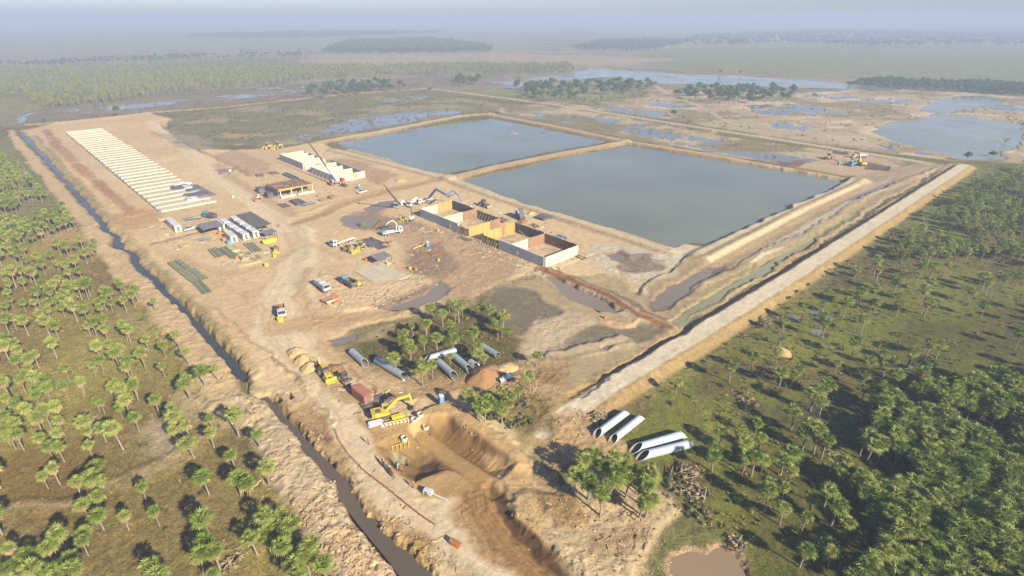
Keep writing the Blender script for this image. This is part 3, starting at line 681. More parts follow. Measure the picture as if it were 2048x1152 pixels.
marsh([(1250, 520), (1345, 522), (1335, 545), (1285, 560), (1235, 556)], drop=0.14)

# overall soil grain: green cover speckles most, bare sand least
green = np.clip((col[:, 1] * 1.16 - col[:, 0]) / (col[:, 1] + 1e-4) * 5 + 0.5, 0, 1)
dark = 1 - sstep(0.10, 0.34, col.mean(1))
spk = np.clip(0.24 + 0.76 * np.maximum(dark, green), 0, 1)
spk[(zone == 2) | (zone == 3)] *= 0.6; spk[zone == 6] = np.maximum(spk[zone == 6] * 0.8, 0.3); spk[zone == 5] = 0.22; spk[zone == 7] *= 0.6
col *= (1 + (0.05 + 0.20 * spk) * n_speck + (0.04 + 0.10 * spk) * n_fine)[:, None]
inyard = (zone == 1) | (zone == 2)
for q in range(60):                     # wheel tracks crossing the yard
    x0, y0 = G(rnd.uniform(250, 1000), rnd.uniform(300, 700)); a0 = rnd.choice((UA, UA - math.pi / 2, R(rnd.uniform(-180, 180)))); kk = rnd.uniform(-0.02, 0.02)
    pp = [(x0, y0)]
    for _ in range(9):
        x0 += 7 * math.cos(a0); y0 += 7 * math.sin(a0); a0 += 7 * kk; pp.append((x0, y0))
    idx, d, side, run = sd_line(np.array(pp), 1.1, 's', 2.0)
    m = (np.abs(np.abs(side) - 0.9) < 0.28) & inyard[idx]
    e = (1 - sstep(40, 63, run)) * sstep(0, 12, run)
    col[idx] *= (1 + rnd.uniform(-0.13, 0.08) * m * e)[:, None]; hgt[idx] -= 0.04 * m * e
np.clip(col, 0.01, 0.75, out=col)

# ---- soil material: colour survey * fine grain, real bump
gm = bpy.data.materials.new('soil'); gm.use_nodes = True
nt = gm.node_tree; bs = nt.nodes['Principled BSDF']
at = nt.nodes.new('ShaderNodeAttribute'); at.attribute_name = 'soil'
tc = nt.nodes.new('ShaderNodeTexCoord')
na = nt.nodes.new('ShaderNodeTexNoise'); na.inputs['Scale'].default_value = 2.6; na.inputs['Detail'].default_value = 6; na.inputs['Roughness'].default_value = 0.7
nb = nt.nodes.new('ShaderNodeTexNoise'); nb.inputs['Scale'].default_value = 0.35; nb.inputs['Detail'].default_value = 4
for q in (na, nb): nt.links.new(tc.outputs['Object'], q.inputs['Vector'])
mr = nt.nodes.new('ShaderNodeMapRange'); mr.inputs['From Min'].default_value = 0.25; mr.inputs['From Max'].default_value = 0.75
mr.inputs['From Min'].default_value = 0.38; mr.inputs['From Max'].default_value = 0.62
mr.inputs['To Min'].default_value = -0.42; mr.inputs['To Max'].default_value = 0.42
nt.links.new(na.outputs[0], mr.inputs[0])
ma = nt.nodes.new('ShaderNodeMath'); ma.operation = 'MULTIPLY_ADD'; ma.inputs[2].default_value = 1.0
nt.links.new(mr.outputs[0], ma.inputs[0]); nt.links.new(at.outputs['Alpha'], ma.inputs[1])
mr2 = nt.nodes.new('ShaderNodeMapRange'); mr2.inputs['From Min'].default_value = 0.3; mr2.inputs['From Max'].default_value = 0.7
mr2.inputs['To Min'].default_value = 0.93; mr2.inputs['To Max'].default_value = 1.07
nt.links.new(nb.outputs[0], mr2.inputs[0])
mm = nt.nodes.new('ShaderNodeMath'); mm.operation = 'MULTIPLY'
nt.links.new(ma.outputs[0], mm.inputs[0]); nt.links.new(mr2.outputs[0], mm.inputs[1])
vs = nt.nodes.new('ShaderNodeVectorMath'); vs.operation = 'SCALE'
nt.links.new(at.outputs['Color'], vs.inputs[0]); nt.links.new(mm.outputs[0], vs.inputs['Scale'])
nt.links.new(vs.outputs[0], bs.inputs['Base Color'])
bs.inputs['Roughness'].default_value = 0.95; bs.inputs['Specular IOR Level'].default_value = 0.1
bp = nt.nodes.new('ShaderNodeBump'); bp.inputs['Strength'].default_value = 0.5; bp.inputs['Distance'].default_value = 0.25
nt.links.new(na.outputs[0], bp.inputs['Height']); nt.links.new(bp.outputs[0], bs.inputs['Normal'])
M_SOIL = gm

# ---- cut the sheet into its named pieces (they share edges exactly)
ii = (np.arange(NR - 1)[:, None] * NT + np.arange(NT - 1)[None, :]).ravel()
quads = np.stack([ii, ii + 1, ii + NT + 1, ii + NT], 1).astype(np.int32)
zq = zone[quads[:, 0]]
ZN = ['ground', 'dirt_yard', 'dirt_road', 'embankment', 'dike_bank', 'excavation_pit', 'spoil_bank', 'mud_flat']
XYZ = np.stack([TX, TY, hgt], 1).astype(np.float32)
for k, nm in enumerate(ZN):
    q = quads[zq == k]
    if not len(q): continue
    used, inv = np.unique(q.ravel(), return_inverse=True)
    me = bpy.data.meshes.new(nm)
    nq = len(q)
    me.vertices.add(len(used)); me.vertices.foreach_set('co', XYZ[used].ravel())
    me.loops.add(nq * 4); me.loops.foreach_set('vertex_index', inv.astype(np.int32))
    me.polygons.add(nq); me.polygons.foreach_set('loop_start', np.arange(0, nq * 4, 4, dtype=np.int32))
    me.polygons.foreach_set('use_smooth', np.ones(nq, bool))
    a = me.attributes.new('soil', 'FLOAT_COLOR', 'POINT')
    c4 = np.ones((len(used), 4), np.float32); c4[:, :3] = col[used]; c4[:, 3] = spk[used]
    a.data.foreach_set('color', c4.ravel())
    me.materials.append(M_SOIL)
    me.update(calc_edges=True)
    o = bpy.data.objects.new(nm, me); link(o); tag(o, kind='structure')
HG = hgt.reshape(NR, NT)
def ground_z(x, y):
    r = int(np.clip(np.searchsorted(_rows, y) - 1, 0, NR - 2))
    t = x / float(half_w(np.array([y]))[0])
    c = int(np.clip(np.searchsorted(_t, t) - 1, 0, NT - 2))
    fy = min(max((y - _rows[r]) / (_rows[r + 1] - _rows[r]), 0), 1); fx = min(max((t - _t[c]) / (_t[c + 1] - _t[c]), 0), 1)
    return float((HG[r, c] * (1 - fx) + HG[r, c + 1] * fx) * (1 - fy) + (HG[r + 1, c] * (1 - fx) + HG[r + 1, c + 1] * fx) * fy)

# ---- water sheets
def water_mat(name, base, rough, ripple, scale):
    m = bpy.data.materials.new(name); m.use_nodes = True
    nt = m.node_tree; b = nt.nodes['Principled BSDF']
    tc = nt.nodes.new('ShaderNodeTexCoord')
    n1 = nt.nodes.new('ShaderNodeTexNoise'); n1.inputs['Scale'].default_value = scale; n1.inputs['Detail'].default_value = 3
    n2 = nt.nodes.new('ShaderNodeTexNoise'); n2.inputs['Scale'].default_value = 0.015; n2.inputs['Detail'].default_value = 4
    nt.links.new(tc.outputs['Object'], n1.inputs[0]); nt.links.new(tc.outputs['Object'], n2.inputs[0])
    mr = nt.nodes.new('ShaderNodeMapRange'); mr.inputs['From Min'].default_value = 0.3; mr.inputs['From Max'].default_value = 0.7
    mr.inputs['To Min'].default_value = 0.82; mr.inputs['To Max'].default_value = 1.18
    nt.links.new(n2.outputs[0], mr.inputs[0])
    vs = nt.nodes.new('ShaderNodeVectorMath'); vs.operation = 'SCALE'; vs.inputs[0].default_value = base
    nt.links.new(mr.outputs[0], vs.inputs['Scale']); nt.links.new(vs.outputs[0], b.inputs['Base Color'])
    b.inputs['Roughness'].default_value = rough; b.inputs['IOR'].default_value = 1.33
    bp = nt.nodes.new('ShaderNodeBump'); bp.inputs['Strength'].default_value = ripple; bp.inputs['Distance'].default_value = 0.05
    nt.links.new(n1.outputs[0], bp.inputs['Height']); nt.links.new(bp.outputs[0], b.inputs['Normal'])
    mq = nt.nodes.new('ShaderNodeMapRange'); mq.inputs['From Min'].default_value = 0.35; mq.inputs['From Max'].default_value = 0.65
    mq.inputs['To Min'].default_value = rough * 0.5; mq.inputs['To Max'].default_value = rough * 2.2
    n3 = nt.nodes.new('ShaderNodeTexNoise'); n3.inputs['Scale'].default_value = 0.035; n3.inputs['Detail'].default_value = 5
    nt.links.new(tc.outputs['Object'], n3.inputs[0]); nt.links.new(n3.outputs[0], mq.inputs[0]); nt.links.new(mq.outputs[0], b.inputs['Roughness'])
    return m
M_POND = water_mat('pond_water', (0.150, 0.160, 0.105), 0.12, 0.35, 0.8)
M_POOL = water_mat('muddy_water', (0.185, 0.150, 0.115), 0.3, 0.2, 1.0)
M_MARSH = water_mat('marsh_water', (0.16, 0.15, 0.125), 0.12, 0.2, 1.0)
M_SILT = water_mat('silt_pool', (0.21, 0.145, 0.085), 0.4, 0.1, 1.0)
M_LAGOON = water_mat('lagoon_water', (0.20, 0.205, 0.14), 0.12, 0.3, 0.8)
M_CANAL = water_mat('canal_water', (0.045, 0.046, 0.040), 0.14, 0.3, 1.2)
M_CANALB = water_mat('silty_water', (0.105, 0.078, 0.055), 0.12, 0.15, 1.2)
M_GREENW = water_mat('algae_water', (0.215, 0.205, 0.105), 0.3, 0.2, 1.0)
WM = {'pond_water': M_POND, 'lagoon_water': M_LAGOON, 'lake_water': M_LAGOON, 'pool_water': M_POOL, 'canal_water': M_GREENW, 'marsh_water': M_MARSH, 'silt_water': M_SILT}
def sheet(name, P, z, m, grow=0.0):
    P = np.array(P)
    c = P.mean(0)
    # swell the outline so that the bank, not the sheet's edge, draws the shore
    d = P - c; L = np.hypot(d[:, 0], d[:, 1])[:, None]
    P2 = P + d / (L + 1e-6) * grow
    bm = bmesh.new()
    bm.faces.new([bm.verts.new((p[0], p[1], z)) for p in P2])
    if bm.faces[:][0].normal.z < 0: bmesh.ops.reverse_faces(bm, faces=bm.faces[:])
    bmesh.ops.triangulate(bm, faces=bm.faces[:])
    me = bpy.data.meshes.new(name); bm.to_mesh(me); bm.free(); me.materials.append(m)
    o = bpy.data.objects.new(name, me); link(o); return tag(o, kind='structure')
for nm, P, lv in WATERS:
    sheet(nm, P, lv, WM[nm], 2.2 if nm in ('pond_water',) else (6.0 if nm in ('lagoon_water', 'lake_water') else 1.0))
for P, lv in MARSH:
    sheet('marsh_water', P, lv, M_MARSH)
for L, Wd, m, lv, e in ((CAN1, CAN1W, M_CANAL, -0.85, 1.0), (CAN2, CAN2W, M_CANALB, -0.8, 1.0)):
    P = W(L); vv = []; ff = []
    for i in range(len(P)):
        t = P[min(i + 1, len(P) - 1)] - P[max(i - 1, 0)]; t = t / np.hypot(*t); nrm = np.array([-t[1], t[0]])
        w = Wd[i] + e
        for s in (1, -1): vv.append((P[i][0] + nrm[0] * w * s, P[i][1] + nrm[1] * w * s, lv))
        if i: ff.append((2 * i - 2, 2 * i - 1, 2 * i + 1, 2 * i))
    me = bpy.data.meshes.new('canal_water'); me.from_pydata(vv, [], ff); me.materials.append(m); me.update()
    tag(link(bpy.data.objects.new('canal_water', me)), kind='structure')
sheet('pool_water', W([(486, 764), (498, 753), (514, 774), (505, 788), (489, 781)]), -0.75, M_GREENW)
# ------------------------------------------------------------------ vegetation
def leaf_mat(name, c1, c2, trans=0.25, hue=0.03, gl=0.45):
    m = bpy.data.materials.new(name); m.use_nodes = True
    nt = m.node_tree; b = nt.nodes['Principled BSDF']; out = nt.nodes['Material Output']
    oi = nt.nodes.new('ShaderNodeObjectInfo'); tc = nt.nodes.new('ShaderNodeTexCoord')
    n1 = nt.nodes.new('ShaderNodeTexNoise'); n1.inputs['Scale'].default_value = 3.0; n1.inputs['Detail'].default_value = 3
    nt.links.new(tc.outputs['Object'], n1.inputs[0])
    ad = nt.nodes.new('ShaderNodeMath'); ad.operation = 'ADD'
    nt.links.new(oi.outputs['Random'], ad.inputs[0]); nt.links.new(n1.outputs[0], ad.inputs[1])
    mr = nt.nodes.new('ShaderNodeMapRange'); mr.inputs['From Min'].default_value = 0.35; mr.inputs['From Max'].default_value = 1.65
    nt.links.new(ad.outputs[0], mr.inputs[0])
    mx = nt.nodes.new('ShaderNodeMix'); mx.data_type = 'RGBA'
    mx.inputs[6].default_value = (*c1, 1); mx.inputs[7].default_value = (*c2, 1)
    nt.links.new(mr.outputs[0], mx.inputs[0])
    nt.links.new(mx.outputs[2], b.inputs['Base Color'])
    b.inputs['Roughness'].default_value = gl; b.inputs['Specular IOR Level'].default_value = 0.35
    tr = nt.nodes.new('ShaderNodeBsdfTranslucent'); nt.links.new(mx.outputs[2], tr.inputs[0])
    ms = nt.nodes.new('ShaderNodeMixShader'); ms.inputs[0].default_value = trans
    nt.links.new(b.outputs[0], ms.inputs[1]); nt.links.new(tr.outputs[0], ms.inputs[2]); nt.links.new(ms.outputs[0], out.inputs[0])
    return m
M_PALM = leaf_mat('palm_leaf', (0.130, 0.195, 0.022), (0.330, 0.350, 0.080), 0.3)
M_DEAD = leaf_mat('dead_palm_leaf', (0.26, 0.19, 0.085), (0.42, 0.31, 0.16), 0.15, gl=0.8)
M_TRUNK = mat('palm_trunk', (0.22, 0.18, 0.13), 0.95, 0.25, 6.0)
M_TREE = leaf_mat('tree_leaf', (0.036, 0.070, 0.014), (0.090, 0.125, 0.028), 0.2)
M_SHRUB = leaf_mat('shrub_leaf', (0.06, 0.085, 0.02), (0.13, 0.14, 0.04), 0.2)
M_DRYG = leaf_mat('dry_grass', (0.20, 0.165, 0.07), (0.33, 0.26, 0.12), 0.2, gl=0.9)
M_GREENG = leaf_mat('green_grass', (0.08, 0.095, 0.02), (0.20, 0.19, 0.06), 0.2, gl=0.9)
M_BARK = mat('bark', (0.13, 0.10, 0.075), 0.95, 0.25, 5.0)
M_DEADWOOD = mat('dead_wood', (0.22, 0.18, 0.13), 0.95, 0.25, 4.0)

PALM_H = 4.7
def fan(mb, c, d, r, rr, nseg, pleat, m, spread=1.75, droop=0.25):
    d = d.normalized()
    s = d.cross(Vector((0, 0, 1)))
    s = s.normalized() if s.length > 0.05 else Vector((rr.uniform(-1, 1), rr.uniform(-1, 1), 0)).normalized()
    n = s.cross(d)
    tw = rr.uniform(-0.5, 0.5); s, n = s * math.cos(tw) + n * math.sin(tw), n * math.cos(tw) - s * math.sin(tw)
    pts = [c]
    for i in range(nseg + 1):
        a = -spread + 2 * spread * i / nseg
        q = r * (1.0 if i % 2 == 0 else 0.40) * (0.82 + 0.18 * math.cos(a)) * rr.uniform(0.9, 1.1)
        p = c + d * (q * math.cos(a)) + s * (q * math.sin(a)) + n * (pleat * (1 if i % 2 else -1))
        p.z -= droop * q * (0.6 + 0.4 * abs(math.sin(a)))
        pts.append(p)
    mb.add(pts, [(0, i + 1, i + 2) for i in range(nseg)], m)
def palm_meshes(seed):
    rr = random.Random(seed)
    cr = MB(); sk = MB(); tk = MB()
    lean = Vector((rr.uniform(-0.15, 0.15), rr.uniform(-0.15, 0.15), 0))
    top = Vector((lean.x, lean.y, PALM_H))
    N = rr.choice((24, 28, 32, 36)); big = rr.uniform(0.92, 1.18); low = rr.uniform(96, 118)
    for i in range(N):
        t = (i + 0.5) / N
        el = math.radians(84 - low * t ** 0.9 + rr.uniform(-9, 9)); az = i * 2.399 + rr.uniform(-0.3, 0.3)
        d = Vector((math.cos(el) * math.cos(az), math.cos(el) * math.sin(az), math.sin(el)))
        L = rr.uniform(0.60, 0.95) * big
        c = top + d * L
        cr.bar(top + d * 0.1, c, 0.035, 0.025, 0)
        fan(cr, c, d + Vector((0, 0, -0.15)), rr.uniform(0.74, 1.02) * big, rr, 14, 0.05, 0)
    for i in range(30):
        el = math.radians(rr.uniform(-82, -20)); az = i * 2.399 + rr.uniform(-0.4, 0.4)
        d = Vector((math.cos(el) * math.cos(az), math.cos(el) * math.sin(az), math.sin(el)))
        c = top + Vector((0, 0, -0.1)) + d * rr.uniform(0.45, 0.95)
        fan(sk, c, d, rr.uniform(0.55, 0.85), rr, 8, 0.08, 0, 1.3, 0.3)
    prev = Vector((0, 0, -0.35)); r0 = 0.17
    K = 4
    for k in range(1, K + 1):
        f = k / K; p = Vector((lean.x * f * f, lean.y * f * f, -0.35 + (PALM_H + 0.35) * f))
        r1 = 0.17 - 0.06 * f
        tk.cyl(prev, p, r0, r1, 7, 0, caps=False); prev = p; r0 = r1
    return tk.mesh('palm_trunk', M_TRUNK), cr.mesh('palm_crown', M_PALM), sk.mesh('palm_dead_leaves', M_DEAD)
PALMV = [palm_meshes(100 + i) for i in range(7)]

def z25(l, ox, oy, s=2.925): return [(ox + a / s, oy + b / s) for a, b in l]
A = z25([(465,30),(375,50),(120,10),(205,60),(270,60),(215,100),(95,150),(150,180),(30,120),(15,220),(85,260),(215,240),(260,190),(330,165),(345,250),(230,350),(340,320),(280,400),(340,400),(490,240),(510,310),(590,285),(515,390),(540,500),(590,140),(560,130),(660,50),(710,60),(780,40),(730,120),(695,170),(680,300),(785,225),(905,125),(1085,20),(995,170),(1025,230),(1010,300),(1090,280),(1105,360),(1230,240),(1230,320),(1370,230),(1500,320),(1350,430),(1550,525),(1380,570),(1445,610),(1195,580),(830,640),(310,525),(250,570),(435,600),(530,590),(580,600),(490,730),(570,690),(560,770),(725,810),(905,780),(1205,820),(895,1080),(905,1150),(1150,1020),(1175,960),(1255,1010),(1225,1140),(345,890),(475,880),(480,950),(270,990),(150,1010),(50,1000),(50,1090),(180,1110),(270,1090),(385,1070),(330,940),(1540,820),(1640,790),(1600,850),(1480,930),(1560,900),(1700,880),(1640,930),(1570,960),(1720,820),(1840,980),(1790,1040),(1710,1070),(1880,1060),(1750,1130),(1620,1000),(100,330),(20,300),(60,340),(180,40),(420,1130),(120,1140),(330,1120)], 0, 758)
A += z25([(900,670),(790,600),(770,620),(700,560),(690,540),(720,650),(640,600),(610,590),(570,660),(640,660),(720,800),(740,820),(600,760),(610,820),(530,750),(540,780),(510,800),(315,800),(260,770),(225,730),(135,770),(70,750),(20,760),(40,600),(205,600),(200,660),(240,550),(130,660),(340,520),(400,480),(430,410),(240,430),(210,390),(150,410),(330,310),(130,340),(440,330),(490,370),(550,320),(330,430),(280,660),(360,690),(320,650),(370,640),(440,620),(390,580),(450,560),(490,560),(350,620),(420,680),(490,700),(560,650),(580,690),(850,880),(950,915),(1035,870),(825,960),(945,1035),(1090,970),(1180,1070),(1260,1065),(1085,1110),(670,960),(630,910),(560,920),(560,960),(540,1030),(580,1000),(745,1000),(740,1040),(700,930),(300,900),(70,900),(100,940),(120,980),(200,970),(160,1000),(90,1000),(380,1050),(140,1080),(200,1100),(260,1120),(30,870),(20,920),(160,1050),(120,1110),(670,1140),(780,1130),(470,1120),(30,1130),(60,480),(40,530),(80,460),(500,540),(410,620),(600,640),(520,360),(560,350),(40,330),(60,640),(30,680),(380,440),(460,470),(470,300),(380,330),(290,380)], 0, 380)
B_ = z25([(560,30),(540,110),(600,60),(705,20),(685,140),(790,120),(500,180),(570,190),(570,240),(445,310),(920,100),(920,150),(915,60),(900,290),(665,360),(755,370),(670,410),(1100,120),(1110,200),(1140,250),(1185,290),(1265,20),(1330,70),(1390,70),(1615,285),(1565,460),(1065,630),(1220,630),(1350,620),(1480,570),(1240,690),(1190,740),(1300,730),(1130,720),(1380,680),(1330,760),(1150,770),(1400,610),(1260,740)], 680, 640, 4.115)
B_ += z25([(655,665),(710,690),(690,720),(850,690),(900,700),(935,730),(970,740),(1000,800),(940,790),(615,720),(520,770),(545,690),(730,680)], 674, 380)
B2 = z25([(1390,560),(1440,480),(1500,450),(1520,520),(1480,580),(1560,540),(1600,590),(1590,640),(1650,500),(1640,560),(1720,540),(1700,600),(1760,560),(1820,560),(1850,560),(1800,640),(1820,690),(1780,720),(1550,690),(1600,470),(1680,460),(1760,600)], 674, 758)
C_ = z25([(340,1030),(465,990),(610,950),(645,770),(760,700),(870,740),(890,780),(1065,890),(1115,760),(1010,660),(1040,610),(1080,620),(1160,660),(1190,660),(1320,670),(1310,630),(1200,470),(1180,580),(1340,490),(1430,500),(1450,450),(1520,450),(1600,430),(1510,540),(1310,530),(1490,660),(1520,670),(1470,590),(1740,590),(1820,680),(1750,600),(1340,470),(1830,510),(1850,540),(1800,500),(1940,520),(1910,500),(2020,510),(2030,850),(1500,900),(1560,910),(1400,950),(1390,960),(1230,970),(1290,1000),(1150,1010),(955,1020),(1240,1040),(1310,1070),(1460,1070),(640,1050),(735,1060),(700,1090),(900,1110),(1120,1090),(1780,1100),(1940,1120),(20,1130),(1190,420),(1070,470),(1100,600)], 1348, 380)
C_ += z25([(20,30),(290,295),(230,400),(240,440),(420,350),(510,340),(485,270),(415,470),(475,470),(530,460),(690,420),(690,540),(650,460),(710,200),(560,600),(560,650),(650,640),(640,770),(770,810),(765,1000),(925,1020),(825,80),(910,30),(870,140),(800,250),(780,310),(850,320),(820,340),(905,660),(960,730),(970,780),(1020,830),(815,700),(980,560),(1090,550),(1110,670)], 1348, 758)
PALMS = []          # (x, y, scale, area)
GRIDP = {}
def p_ok(x, y, dmin):
    for i in range(-1, 2):
        for j in range(-1, 2):
            for (a, b) in GRIDP.get((int(x // 5) + i, int(y // 5) + j), ()):
                if (a - x) ** 2 + (b - y) ** 2 < dmin * dmin: return False
    return True
def p_add(x, y, s, ar):
    GRIDP.setdefault((int(x // 5), int(y // 5)), []).append((x, y)); PALMS.append((x, y, s, ar))
for ar, L, k in (('left', A, 1.0), ('square', B_, 0.95), ('pit', B2, 1.05), ('right', C_, 1.0)):
    for px, py in L:
        s = k * rnd.choice((rnd.uniform(0.72, 0.95), rnd.uniform(0.92, 1.15), rnd.uniform(1.0, 1.28)))
        x, y = G(px, py, PALM_H * s * 0.9)
        if p_ok(x, y, 0.9): p_add(x, y, s, ar)
def inside(P, x, y):
    c = False; n = len(P)
    for i in range(n):
        ax, ay = P[i]; bx, by = P[(i + 1) % n]
        if (ay > y) != (by > y) and x < (bx - ax) * (y - ay) / (by - ay) + ax: c = not c
    return c
def poisson(pts, dmin, tries, ar, gap=None, s=(0.85, 1.2), z=PALM_H * 0.95, add=p_add, ok=p_ok):
    P = [G(a, b, z) for a, b in pts]
    xs = [p[0] for p in P]; ys = [p[1] for p in P]
    n = 0
    gx = np.array([rnd.uniform(min(xs), max(xs)) for _ in range(tries)]); gy = np.array([rnd.uniform(min(ys), max(ys)) for _ in range(tries)])
    gn = fbm(gx, gy, 16, 3, 12) if gap is not None else None
    for i in range(tries):
        x, y = float(gx[i]), float(gy[i])
        if gn is not None and gn[i] < gap: continue
        if inside(P, x, y) and ok(x, y, dmin):
            add(x, y, rnd.uniform(*s), ar); n += 1
    return n
WOOD = z25([(930, 60), (1400, 20), (2047, -60), (2400, -60), (2500, 1300), (1100, 1300), (1050, 1080), (1230, 1000), (1230, 820), (1070, 600), (880, 420), (920, 180)], 1348, 758)
poisson(WOOD, 1.9, 14000, 'right', -0.55)
poisson([(1790, 505), (1835, 455), (1880, 415), (1935, 378), (2010, 345), (2120, 305), (2250, 450), (2100, 530), (1980, 500), (1880, 512)], 2.6, 6000, 'right', -0.3)
poisson([(2050, 560), (2250, 560), (2250, 740), (2060, 740)], 5.0, 100, 'right', 0.0)
poisson([(-200, 420), (0, 300), (30, 320), (110, 400), (150, 440), (60, 475), (-200, 500)], 2.6, 3000, 'left', -0.2)
poisson([(-200, 480), (150, 490), (200, 500), (170, 580), (60, 640), (-200, 660)], 3.2, 2500, 'left', 0.05)
poisson([(-220, 640), (-10, 640), (-10, 1150), (-300, 1150)], 5, 900, 'left', -0.1)

# the 300 that show largest are objects; the others are one stand
def show_size(p):
    u, v = PROJ(p[0], p[1], PALM_H)
    vis = -30 < u < 2078 and v < 1180
    d = math.sqrt(p[0] ** 2 + p[1] ** 2 + 80 ** 2)
    return (p[2] / d if vis else 0) * (3 if p[3] in ('square', 'pit') else 1)
PALMS.sort(key=show_size, reverse=True)
NEAR, REST = PALMS[:300], PALMS[300:]
_ONE = ['', 'first', 'second', 'third', 'fourth', 'fifth', 'sixth', 'seventh', 'eighth', 'ninth', 'tenth', 'eleventh', 'twelfth', 'thirteenth', 'fourteenth', 'fifteenth', 'sixteenth', 'seventeenth', 'eighteenth', 'nineteenth']
_TEN = {2: ('twenty', 'twentieth'), 3: ('thirty', 'thirtieth'), 4: ('forty', 'fortieth'), 5: ('fifty', 'fiftieth'), 6: ('sixty', 'sixtieth'), 7: ('seventy', 'seventieth')}
ORD = [_ONE[n] if n < 20 else (_TEN[n // 10][1] if n % 10 == 0 else _TEN[n // 10][0] + '-' + _ONE[n % 10]) for n in range(1, 80)]
LEV = [(1122, 'along the bottom edge'), (1092, 'just above the bottom edge'), (1062, 'level with the orange barrier box'), (1032, 'slightly above the orange barrier box'), (1002, 'level with the pit track'), (972, 'level with the white pump'), (945, 'level with the worker group'), (918, 'level with the grey pit footing'), (892, 'level with the slanted pipes'), (866, 'level with the single concrete ring'), (840, 'level with the yellow bucket'), (815, 'level with the yellow excavator'), (790, 'level with the red container'), (765, 'level with the yellow backhoe'), (735, 'level with the sand heaps'), (700, 'level with the grey pipes'), (660, 'level with the small dark pool'), (620, 'level with the brown-loaded truck'), (580, 'level with the white tipper'), (-999, 'level with the green pipe stacks')]
AREA = {'left': 'left of the canal', 'square': 'around the grey pipes', 'pit': 'below the slanted pipes', 'right': 'in the right-hand field'}
rows_ = {}
for p in NEAR:
    u, v = PROJ(p[0], p[1], PALM_H)
    lv = next(t for y0, t in LEV if v >= y0)
    rows_.setdefault((p[3], lv), []).append((u, p))
k = 0
for (ar, lv), L in rows_.items():
    L.sort(key=lambda q: q[0])
    for i, (u, p) in enumerate(L):
        nth = 'the only one there' if len(L) == 1 else (ORD[i] + ' from the left')
        x, y, s, _ = p
        t = thing('palm_tree', (x, y, ground_z(x, y)), rnd.uniform(0, 6.28), 'fan palm %s, %s, %s' % (AREA[ar], lv, nth), 'palm', 'fan palms ' + AREA[ar])
        hs = rnd.uniform(0.75, 1.08); q = s * rnd.uniform(1.0, 1.16); t.scale = (q, q * rnd.uniform(0.95, 1.05), s * hs)
        t.rotation_euler = (rnd.gauss(0, 0.06), rnd.gauss(0, 0.06), rnd.uniform(0, 6.28))
        tm, cm, sm = PALMV[k % 7][:3]; k += 1
        trunk_o = link(bpy.data.objects.new('trunk', tm), t)
        crown_o = link(bpy.data.objects.new('crown', cm), t)
        dead_o = link(bpy.data.objects.new('dead_leaves', sm), t)
        if k <= 7: PALMV[k - 1] = (tm, cm, sm, trunk_o, crown_o, dead_o)
    k += 0
PALMV = [(p + PALMV[0][3:]) if len(p) == 3 else p for p in PALMV]

# a stand = points with scale and turn; each point carries one of the variants
def stand(name, pts, variants, label, cat=None, zoff=0.0):
    """pts: (x, y, scale); variants: lists of objects whose meshes make one plant"""
    n = len(pts)
    me = bpy.data.meshes.new(name)
    me.vertices.add(n)
    me.vertices.foreach_set('co', np.array([(p[0], p[1], ground_z(p[0], p[1]) + zoff) for p in pts], np.float32).ravel())
    for nm, arr in (('psize', np.array([p[2] for p in pts], np.float32)), ('pturn', np.array([rnd.uniform(0, 6.28) for _ in pts], np.float32))):
        a = me.attributes.new(nm, 'FLOAT', 'POINT'); a.data.foreach_set('value', arr)
    a = me.attributes.new('pkind', 'INT', 'POINT'); a.data.foreach_set('value', np.array([rnd.randrange(len(variants)) for _ in pts], np.int32))
    o = link(bpy.data.objects.new(name, me))
    ng = bpy.data.node_groups.new(name, 'GeometryNodeTree')
    ng.interface.new_socket('Geometry', in_out='INPUT', socket_type='NodeSocketGeometry')
    ng.interface.new_socket('Geometry', in_out='OUTPUT', socket_type='NodeSocketGeometry')
    N = ng.nodes; Lk = ng.links
    gi = N.new('NodeGroupInput'); go = N.new('NodeGroupOutput')
    jn = N.new('GeometryNodeJoinGeometry')
    for vs in reversed(variants):
        j2 = N.new('GeometryNodeJoinGeometry')
        for ob in vs:
            oi = N.new('GeometryNodeObjectInfo'); oi.transform_space = 'ORIGINAL'; oi.inputs['Object'].default_value = ob
            Lk.new(oi.outputs['Geometry'], j2.inputs[0])
        g2 = N.new('GeometryNodeGeometryToInstance'); Lk.new(j2.outputs[0], g2.inputs[0]); Lk.new(g2.outputs[0], jn.inputs[0])
    def attr(nm, ty):
        a = N.new('GeometryNodeInputNamedAttribute'); a.data_type = ty; a.inputs['Name'].default_value = nm; return a.outputs['Attribute']
    ip = N.new('GeometryNodeInstanceOnPoints')
    Lk.new(gi.outputs[0], ip.inputs['Points']); Lk.new(jn.outputs[0], ip.inputs['Instance'])
    ip.inputs['Pick Instance'].default_value = True
    Lk.new(attr('pkind', 'INT'), ip.inputs['Instance Index'])
    cx = N.new('ShaderNodeCombineXYZ'); Lk.new(attr('pturn', 'FLOAT'), cx.inputs[2]); Lk.new(cx.outputs[0], ip.inputs['Rotation'])
    Lk.new(attr('psize', 'FLOAT'), ip.inputs['Scale'])
    Lk.new(ip.outputs[0], go.inputs[0])
    md = o.modifiers.new('stand', 'NODES'); md.node_group = ng
    return tag(o, label, cat, None, 'stuff')
PV = [list(p[3:6]) for p in PALMV]
stand('palm_grove', [p[:3] for p in REST], PV, 'dense stand of further fan palms on both sides of the site')
